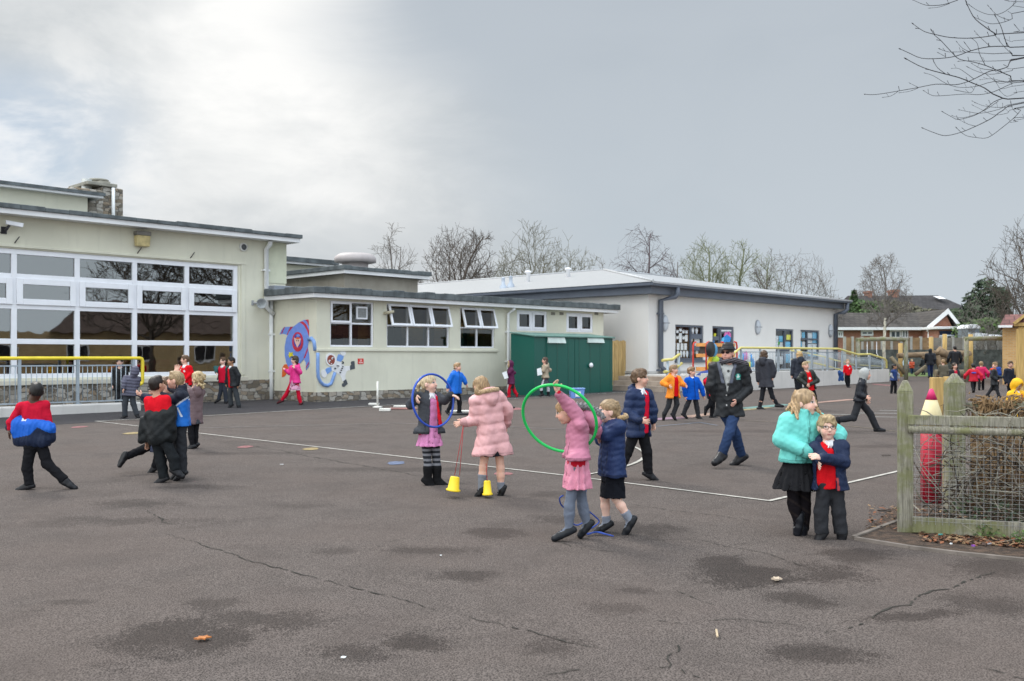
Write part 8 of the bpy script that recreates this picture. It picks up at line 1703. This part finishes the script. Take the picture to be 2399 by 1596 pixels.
ZT = (1760, 860, 3.647)
bz = PX('small blond boy with glasses hugged by the turquoise girl', ZT, (650, 1470), (648, 512), (672, 985), [((600, 760, -.05), (590, 800, -.12)), ((790, 810, -.06), (600, 775, -.20))],
        [((598, 1235), (600, 1415), (565, 1455)), ((745, 1235), (768, 1420), (755, 1468))], 4, -4, sc=.93, hs=1.0, neck=(660, 640))
bz.body('pale', brow=(.5, .36, .24), smile=.3, hands=(dict(), dict(dirv=(-1, -.3, .2)))); bz.hair('short', (.38, .28, .155), 6); bz.jumper((.60, .010, .016), low=.05, pad=.010, emblem=[(.03, -.14, .020, (.6, .62, .6)), (.035, -.15, .010, (.03, .2, .1))]); bz.trousers(CHAR, .026); bz.shoes()
def cfb(V_): c = np.tile(A3((.011, .020, .055)), (len(V_), 1)); q = V_ - bz.neck; m = (q @ bz.f > 0) & (np.abs((q @ bz.l) - .012 + (q @ bz.up) * .05) < .009) & (q @ bz.up < -.3); c[m] = (.35, .05, .05); return c
bz.coat((.011, .020, .055), pad=.026, hem=.06, flare=.015, gap=(.075, .085), gaps=-.062, colf=cfb, wr=.006, hood='down')
S = Shape(); hs = bz.hs; P = lambda a, b_, g: bz.head + (bz.hl * a + bz.hf * b_ + bz.hu * g) * hs
for sg in (-1, 1):
    ring = [P(sg * .031 + .024 * math.cos(t), .090, .004 + .016 * math.sin(t)) for t in [2 * math.pi * i / 12 for i in range(13)]]
    for a, b_ in zip(ring, ring[1:]): S.u(cone(a, b_, .0026), 0)
    S.u(cone(P(sg * .054, .088, .012), P(sg * .075, -.01, .008), .0028), 0)
S.u(cone(P(-.008, .092, .008), P(.008, .092, .008), .0028), 0); bz.part('glasses', S, .0032, (.05, .04, .045), MLEATH)
tq = PX('girl in a turquoise jacket and black skirt hugging a small boy', ZT, (445, 1435), (462, 300), (405, 790), [((262, 620, -.06), (480, 722, -.20), (315, 455)), ((740, 575, .06), (738, 632, -.05), (570, 460))],
        [((362, 1160), (390, 1290), (372, 1378)), ((455, 1170), (456, 1375), (458, 1432))], 14, 50, sc=1.16, neck=(450, 425))
tq.body('pale', mouth=.5, smile=.6, brow=(.3, .2, .12), hands=(dict(dirv=(1, -.1, 0)), dict(dirv=(-.2, -.6, -.6)))); tq.hair('long', (.33, .225, .125), 8, .16); tq.collar((.55, .05, .05), 'jumper_collar'); tq.hose((.014, .012, .014), 'tights', -.8, colf=lambda V_: np.where(np.sin(V_[:, 2:3] * 60 + V_[:, 0:1] * 40) > .75, A3((.022, .017, .017)), A3((.012, .010, .012)))); tq.shoes((.012, .013, .017), strap=1)
tq.skirt((.016, .016, .018), .285, .105, .20, 22, .009, top=.02); tq.coat((.15, .58, .52), pad=.036, hem=.02, flare=.0, collar=True, wr=.004, cuff=1.0)
S = Shape(); L = lambda x, y, d=0: tq.local(ZT, (x, y), d)
for P_ in ([(372, 230, .04), (340, 320, .02), (300, 365, -.02)], [(392, 250, .0), (380, 350, -.06), (395, 440, -.15)], [(378, 260, .05), (345, 360, .06), (320, 400, .08)], [(540, 290, .03), (560, 360, -.04), (598, 402, -.06)], [(385, 210, .03), (362, 310, .0), (345, 400, -.08)]):
    for a, b_ in zip(P_, P_[1:]): S.u(cone(L(*a), L(*b_), .020, .011), .015)
S.disp(wrinkle(2, .004, .02, .1)); tq.part('hair_strands', S, .007, lambda V_: A3((.36, .235, .12))[None, :] * (.6 + .6 * (.5 + .5 * np.sin(V_[:, 0:1] * 260 + 3 * np.sin(V_[:, 2:3] * 22)))), MHAIR)

ZO = (1440, 840, 7.366)
o = PX('boy in an unzipped bright orange coat over a red jumper, walking right', ZO, (960, 1068), (1020, 188), (1010, 610), [((835, 420, -.05), (925, 470, -.18)), ((1150, 425), (1210, 462, -.05))], [((925, 820), (862, 955), (862, 1055)), ((1075, 785), (1010, 965), (1070, 1055))], 30, 72, sc=1.06, hd=1)
o.body('fair'); o.hair('crop', (.24, .155, .085)); o.jumper((.62, .006, .010), vneck=False, low=.05, pad=.010); o.trousers(CHAR); o.shoes(); o.coat((.80, .26, .035), pad=.032, hem=.10, flare=.02, gap=(.055, .085), gaps=.015, mat=MCLOTH, hood='down')
o = PX('boy in a royal blue zipped fleece jacket walking beside the orange coat', ZO, (1330, 1038), (1328, 222), (1345, 640), [((1205, 510), (1218, 640)), ((1500, 505), (1535, 628))], [((1240, 830), (1190, 955), (1245, 1000)), ((1420, 845), (1445, 1000), (1515, 1035))], 20, 62, sc=1.02, hd=1)
o.body('fair'); o.hair('short', (.20, .115, .055)); o.trousers(CHAR); o.shoes(); o.collar(); o.coat((.006, .085, .46), pad=.028, hem=.09, flare=.015, collar=True, mat=MCLOTH, colf=(lambda q: (lambda V_: np.where(((np.abs((V_ - q.neck) @ q.l) < .008) & ((V_ - q.neck) @ q.f > 0))[:, None], A3((.01, .015, .06)), A3((.006, .085, .46)))))(o))
o = PX('boy in red with dark coat slipping off, mostly hidden by the man', ZO, (1700, 1020), (1690, 130), (1690, 610), [((1560, 400), (1640, 560)), ((1790, 420), (1800, 560))], [((1650, 790), (1585, 860), (1580, 960)), ((1690, 830), (1675, 990), (1770, 1012))], 70, 70, sc=1.05, hd=1)
o.body('fair'); o.hair('crop', HBR); o.jumper((.60, .01, .03), vneck=False, low=.05, pad=.008); o.trousers(BLACK); o.shoes()
S = Shape(); L = lambda x, y, d=0: o.local(ZO, (x, y), d); S.u(cone(L(1570, 370), L(1640, 650), .06, .07), .03); S.u(cone(L(1640, 350), L(1720, 620), .09, .11), .05); S.disp(wrinkle(3, .008, .1)); o.part('coat', S, .012, (.020, .025, .045), MNYLON)

ZB = (240, 820, 5.8925)
o = PX('boy in a grey padded hooded coat walking away beside the ramp rail', ZB, (330, 945), (448, 290), (380, 600), [((470, 480), (430, 560)), ((305, 440, -.1), (290, 525, -.15))], [((425, 740), (478, 890), (500, 915)), ((310, 740), (310, 905), (245, 938))], -155, -150, -10, sc=1.02, hd=1, neck=(410, 370))
o.body('fair'); o.trousers((.045, .05, .058), .026); o.shoes(); o.coat((.088, .088, .125), pad=.036, hem=.05, flare=.01, quilt=(.075, .012), hood='up')
o = Rig.pose('child in a black hat and black coat standing behind the ramp bars', (281, 0), 1.42, 12, .06, hd=2, Y=26.3)
o.body('pale'); o.hair('short', HBK); o.jumper(CHAR, vneck=False); o.trousers(CHAR); o.shoes(); o.coat((.010, .011, .013), pad=.024, hem=.16)
S = Shape(); S.u(ell(o.head + A3((0, 0, .09)), (.16, .16, .02)), .02); S.u(ell(o.head + A3((0, 0, .12)), (.10, .10, .06)), .03); o.part('hat', S, .012, (.012, .013, .016), MCLOTH)
o = PX('boy in a red school jumper looking left in front of the hall', ZB, (1160, 930), (1138, 130), (1165, 450), [((1090, 320), (1110, 420)), ((1235, 310), (1150, 398, -.15))], [((1140, 680), (1140, 880)), ((1185, 680), (1190, 880))], -30, -62, sc=1.14, hs=1.0, hd=1)
o.body('fair'); o.hair('short', HBR); o.jumper((.60, .008, .016), emblem=[(.045, -.13, .028, (.7, .6, .6))]); o.trousers(BLACK); o.shoes()
o = PX('boy with glasses in a teal-sleeved coat leaning on his friend by the wall', ZB, (1700, 742), (1662, 150), (1665, 420), [((1560, 245), (1572, 310, -.1)), ((1740, 300), (1760, 380))], [((1640, 540), (1605, 680), (1568, 700)), ((1690, 550), (1705, 715), (1680, 742))], -15, -25, sc=1.15, hs=1.05, hd=2)
o.body('pale', mouth=.3); o.hair('short', HBR); o.jumper((.52, .010, .035)); o.trousers((.035, .04, .052)); o.shoes(); o.coat((.020, .085, .085), pad=.02, hem=-.02, gap=(.10, .12))
o = PX('black-haired boy in a black coat walking along the stone wall', ZB, (1830, 798), (1778, 152), (1800, 480), [((1730, 350), (1715, 460)), ((1880, 350), (1870, 480))], [((1760, 610), (1775, 755), (1725, 795)), ((1850, 620), (1885, 770), (1900, 795))], -40, -50, sc=1.18, hs=1.08, hd=2)
o.body('tan'); o.hair('short', HBK); o.jumper((.60, .010, .02)); o.trousers((.045, .05, .055), .024); o.shoes(); o.coat((.012, .014, .017), pad=.026, hem=.05, gap=(.05, .06), gaps=-.03)

ZR = (620, 700, 6.031)
o = PX('girl in a hot pink coat and red tights walking past the rocket mural', ZR, (430, 1500), (425, 862), (428, 1130), [((350, 1045), (298, 1008)), ((500, 1040), (432, 985, -.2))], [((305, 1350), (240, 1435), (205, 1448)), ((485, 1385), (512, 1475), (488, 1500))], -40, -75, sc=1.16, hs=1.12, hd=2)
o.body('pale', hands=(dict(), dict())); o.hair('bob', HB, length=.07); o.hose((.50, .008, .03), 'tights', -.75, 1, .008); o.shoes((.06, .008, .012)); o.skirt((.62, .33, .45), .36, .09, .165, 12, .01, top=.02); o.coat((.72, .035, .24), pad=.028, hem=.13, flare=.02, hood='down', gap=(.02, .015))
o = PX('boy in a bright blue waterproof coat walking right behind the blue hoop', ZH, (690, 582), (680, 88), (660, 330), [((598, 230), (580, 300)), ((738, 205), (765, 258))], [((625, 460), (578, 555), (595, 580)), ((702, 460), (700, 555), (742, 578))], 45, 68, sc=1.06, hd=1)
o.body('fair'); o.hair('crop', (.32, .20, .10)); o.trousers(BLACK); o.shoes(); o.coat((.006, .13, .56), pad=.032, hem=.09, flare=.015, hood='down', collar=True)
ZQ = (1160, 760, 6.547)
o = PX('girl in a purple fur-hooded coat and red boots by the drainpipe', ZQ, (230, 1115), (232, 605), (245, 850), [((290, 740), (250, 780)), ((225, 740), (178, 775, -.1))], [((300, 1025), (332, 1075), (325, 1108)), ((215, 1020), (212, 1100), (185, 1115))], -72, -80, sc=1.04, hd=2)
o.body('fair'); o.hose((.55, .01, .03), 'tights', -.7, 1, .012); o.shoes((.45, .008, .02), boot=.5, mat=MLEATH, name='boot'); o.skirt((.03, .03, .035), .22, r1=.12, top=-.08); o.coat((.095, .012, .055), pad=.03, hem=.15, flare=.015, hood='up', fur=(.38, .28, .16))
o2 = PX('long-haired girl in a beige jacket and grey skirt reading a sheet by the green shed', ZQ, (770, 1105), (762, 550), (770, 800), [((840, 700), (800, 720)), ((745, 710), (705, 700, -.1))], [((815, 990), (815, 1090), (770, 1105)), ((705, 980), (720, 1070), (680, 1085))], -75, -80, sc=1.12, hd=2)
o2.body('fair'); o2.hair('long', (.075, .042, .028), 3, .16); o2.hose((.50, .50, .52), 'tights', -.7); o2.shoes((.012, .012, .014), boot=.55, name='boot'); o2.skirt((.075, .08, .10), .34, .09, .16, 12, .01, top=.05); o2.coat((.38, .315, .23), pad=.024, hem=.05, flare=.02, hood='down', mat=MCLOTH)

ZW = (1500, 770, 3.928)
o = PX('brown-haired woman in a long slate coat walking past the ramp wall', ZW, (1190, 742), (1138, 238), (1160, 500), [((1230, 390), (1222, 440)), ((1085, 400), (1085, 480))], [((1215, 625), (1262, 700), (1308, 702)), ((1118, 640), (1098, 725), (1148, 738))], 135, 160, sc=1.28, hs=1.12, hd=2, adult=True, neck=(1142, 285), group='adults in the school yard')
o.body('fair'); o.hair('bob', (.085, .050, .028), length=.05); o.trousers((.018, .019, .023), .006); o.shoes(); o.coat((.030, .032, .042), pad=.034, hem=.12, flare=.02, hood='down')
ZW2 = (1640, 780, 5.015)
o = PX('blonde woman in a dark coat walking away behind the boy in the leather jacket', ZW2, (1170, 800), (1165, 262), (1150, 500), [((1230, 410), (1225, 490)), ((1092, 400), (1080, 490))], [((1180, 640), (1185, 780)), ((1140, 640), (1140, 780))], -165, -160, sc=1.22, hs=1.12, hd=2, adult=True, neck=(1165, 305), group='adults in the school yard')
o.body('fair'); o.hair('bob', (.42, .27, .12), length=.06); o.trousers((.018, .019, .023), .006); o.shoes(); o.coat((.020, .024, .036), pad=.03, hem=.10, flare=.015, hood='down')
o = PX('boy calling out in open black leather jacket, white sticker on red jumper', ZW2, (1330, 905), (1240, 382), (1290, 640), [((1165, 540), (1245, 605, -.15)), ((1380, 560), (1290, 605, -.15))], [((1310, 740), (1320, 870)), ((1345, 740), (1370, 880))], 15, 18, sc=1.08, hd=1)
o.body('fair', mouth=1); o.hair('crop', (.36, .25, .14)); o.jumper((.60, .008, .012), vneck=False, low=.08, pad=.006, emblem=[(.0, -.20, .034, (.75, .75, .75))]); o.trousers(BLACK); o.shoes(); o.coat((.020, .024, .020), pad=.026, hem=.05, flare=.02, gap=(.05, .10), mat=MLEATH)
o = PX('boy in a red jumper by the concrete ramp wall carrying a blue jacket', ZW2, (1735, 640), (1735, 338), (1730, 480), [((1695, 420), (1680, 480)), ((1778, 430), (1770, 480))], [((1715, 560), (1735, 630)), ((1750, 560), (1745, 630))], 10, -10, sc=.98, hd=2)
o.body('fair'); o.hair('crop', (.4, .26, .14)); o.jumper((.62, .008, .016), emblem=[(.05, -.13, .03, (.7, .5, .5))]); o.trousers(); o.shoes()
S = Shape(); L = lambda x, y, d=-.05: o.local(ZW2, (x, y), d); S.u(cone(L(1640, 465), L(1665, 545), .09, .06), .03); S.u(cone(L(1665, 470), L(1640, 550), .06, .05), .03); S.u(cone(L(1675, 490), L(1678, 550), .05, .05), .03); S.disp(wrinkle(5, .012, .12)); o.part('carried_jacket', S, .018, (.010, .05, .17), MNYLON)
ZE = (1980, 840, 5.625)
o = PX('boy in a blue body warmer with grey sleeves by the ramp end', ZE, (640, 460), (648, 105), (640, 270), [((605, 220), (640, 265, -.1)), ((705, 210), (705, 265))], [((618, 360), (610, 440), (618, 455)), ((665, 360), (660, 445), (685, 460))], 40, 68, sc=.92, hd=2)
o.body('tan'); o.hair('buzz', HBK); o.trousers(BLACK); o.shoes(); o.jumper((.34, .35, .38), vneck=False, name='sleeves'); o.coat((.010, .035, .14), pad=.03, hem=.06, sleeves=False, collar=True)
ZS = (1700, 580, 3.336)
o = PX('boy in black jacket running right with a grey hood up', ZS, (1050, 1440), (1092, 990), (1045, 1190), [((1050, 1150, -.15), (1088, 1165, -.22)), ((1080, 1140), (1100, 1180))], [((1000, 1330), (885, 1345), (882, 1408)), ((1128, 1295), (1182, 1415), (1240, 1418))], 70, 64, sc=1.12, hd=1, neck=(1068, 1045))
o.body('fair', mouth=.5); o.trousers(CHAR, .024); o.shoes(); o.coat((.012, .014, .020), pad=.026, hem=.03, mat=MLEATH, collar=True)
S = Shape(); c, R, hs = o.head, o.HR, o.hs; P = lambda a, b_, g: c + (o.hl * a + o.hf * b_ + o.hu * g) * hs
S.u(ell(P(0, -.010, .015), A3((.096, .110, .114)) * hs, R), .03); S.u(cone(P(0, -.03, -.05), o.neck, .080 * hs, .072), .03); S.c(ell(P(0, .115, -.012), A3((.068, .105, .098)) * hs, R)); o.part('hood', S, .0115, (.36, .37, .36), MCLOTH)
# ---- the crowd at the far right
def far(label, zx, zy, height, yaw, top, legs=BLACK, hair=('short', HBR), Y=None, stride=.2, coat=None, hyaw=None, hood=None, skin='fair', hd=3, skirt=None, arm=(.25, .25), armout=.12, adult=False, bend=.25, fur=None, gap=None, hem=.08, colf=None):
    f = (1950 + zx / 5.25, 720 + zy / 5.25); q = Rig.pose(label, f, height, yaw, stride, hyaw, hd, arm, armout, adult=adult, Y=Y, bend=bend, group='adults in the school yard' if adult else 'children playing in the school yard')
    q.body(skin); 
    if hair: q.hair(hair[0], hair[1], length=.12)
    if top: q.jumper(top, vneck=False, colf=colf)
    if skirt: q.skirt(skirt, .34, .09, .15, 10, .01, top=.05); q.hose(legs, 'tights', -.7, 1, .008)
    else: q.trousers(legs)
    q.shoes()
    if coat: q.coat(coat, pad=.03, hem=hem, hood=hood, gap=gap, fur=fur)
    return q
far('adult in a black hooded coat and jeans walking among the logs', 1205, 868, 1.66, 160, None, (.02, .032, .08), None, coat=(.012, .014, .020), hood='up', adult=True, stride=.25, hem=.12)
far('broad adult in a black leather jacket with his back turned near the logs', 1508, 0, 1.78, 178, None, BLACK, ('crop', HBK), Y=50, coat=(.014, .017, .022), adult=True, armout=.35, stride=.1)
far('girl with dark hair in a red jumper and white scarf behind the far gatepost', 1500, 0, 1.20, 15, (.55, .02, .05), BLACK, ('long', HB), Y=32, coat=(.02, .02, .024), gap=(.07, .07), hd=2, hem=.12)
far('child in a khaki coat with back turned by the gate posts', 1365, 0, 1.22, 175, None, CHAR, ('short', HDB), Y=40, coat=(.10, .088, .062), hem=.2)
q = far('child in a red coat with a blue stripe and black hat running away', 1735, 1050, 1.15, 165, None, BLACK, ('short', HBK), stride=.45, coat=(.52, .010, .03), armout=.8, hd=2)
S = Shape(); S.u(ell(q.neck - q.up * .12 - q.f * .10, (.10, .04, .03)), 0); q.part('blue_panel', S, .014, (.02, .08, .42), MNYLON)
far('child in a magenta and red coat running beside the red-coated child', 1830, 1018, 1.18, 150, None, BLACK, ('short', HDB), stride=.35, coat=(.50, .010, .085), armout=.7, arm=(.6, .9), hd=2)
q = far('child in a dark coat with an orange hood lining near the yellow hood', 1990, 1108, 1.22, 60, None, CHAR, ('short', HDB), stride=.3, coat=(.020, .022, .026), hd=2, hyaw=-60, hem=.14, arm=(.9, .9))
S = Shape(); S.u(ell(q.neck + q.up * .0 - q.f * .03, (.11, .09, .05)), .02); q.part('hood_lining', S, .014, (.62, .09, .03), MCLOTH)
far('boy in a navy coat looking down beside the wooden shelter', 2185, 0, 1.28, 10, None, BLACK, ('short', HBR), Y=30.5, coat=(.012, .016, .030), hd=2, hyaw=-10, hpitch=-20) if 0 else far('boy in a navy coat looking down beside the wooden shelter', 2185, 0, 1.28, 10, None, BLACK, ('short', HBR), Y=30.5, coat=(.012, .016, .030), hd=2, hyaw=-10)
y7 = Rig.pose('child in a bright yellow hooded coat looking down behind the woven hurdle', (1950 + 2262 / 5.25, 0), 1.12, 18, .1, 22, 1, Y=17.2, arm=(.9, .9), hpitch=0)
y7.frame(18, 25, -30, 0); y7.body('tan'); y7.jumper((.55, .01, .01), low=.05); y7.trousers(); y7.shoes(); y7.coat((.78, .42, .012), pad=.034, hem=.12, hood='up', gap=(.035, .05), gaps=.05)
far('child in a pale blue patterned coat and red scarf beyond the ramp', 905, 812, 1.12, 20, None, BLACK, ('short', HBL), coat=(.40, .52, .60), armout=.5, hem=.06)
far('small child in an orange-red coat next to the pale blue coat', 978, 822, .98, -20, None, (.02, .035, .07), ('short', HBL), coat=(.46, .07, .03), arm=(1.4, 1.4))
far('child in a mauve coat leaning over by the log trail', 1050, 800, 1.1, -60, None, CHAR, ('long', HBL), coat=(.20, .11, .14), hem=.16)
far('child in a dark hooded coat standing between the logs and the hooded adult', 1118, 830, 1.2, -150, None, CHAR, None, coat=(.016, .018, .022), hood='up', hem=.1)
far('woman in a pale blue patterned scarf standing by the swing frame', 1700, 770, 1.60, -40, None, (.10, .11, .13), ('long', HSB), coat=(.24, .29, .37), hem=.2, adult=True, stride=.05)
far('adult in a black coat partly behind the patterned scarf', 1765, 775, 1.64, -120, None, CHAR, ('short', HBR), coat=(.014, .014, .016), hem=.2, adult=True, stride=.05)
far('child in a dark navy coat reaching one arm up under the swing frame', 1890, 770, 1.20, 80, None, BLACK, ('short', HBK), skin='tan', coat=(.014, .018, .034), arm=(2.7, .2), stride=.1)
far('small child in a red coat below the raised arm', 1945, 770, .95, -160, None, BLACK, ('short', HBR), coat=(.5, .02, .04), hem=.05)
far('child in a bright blue coat beyond the orange hood', 2012, 0, 1.15, 150, None, BLACK, ('short', HBR), Y=38, coat=(.010, .045, .24))
# ================================================================ end
SC.render.engine = 'CYCLES'
SC.cycles.use_denoising = True
SC.cycles.max_bounces = 6; SC.cycles.transparent_max_bounces = 12
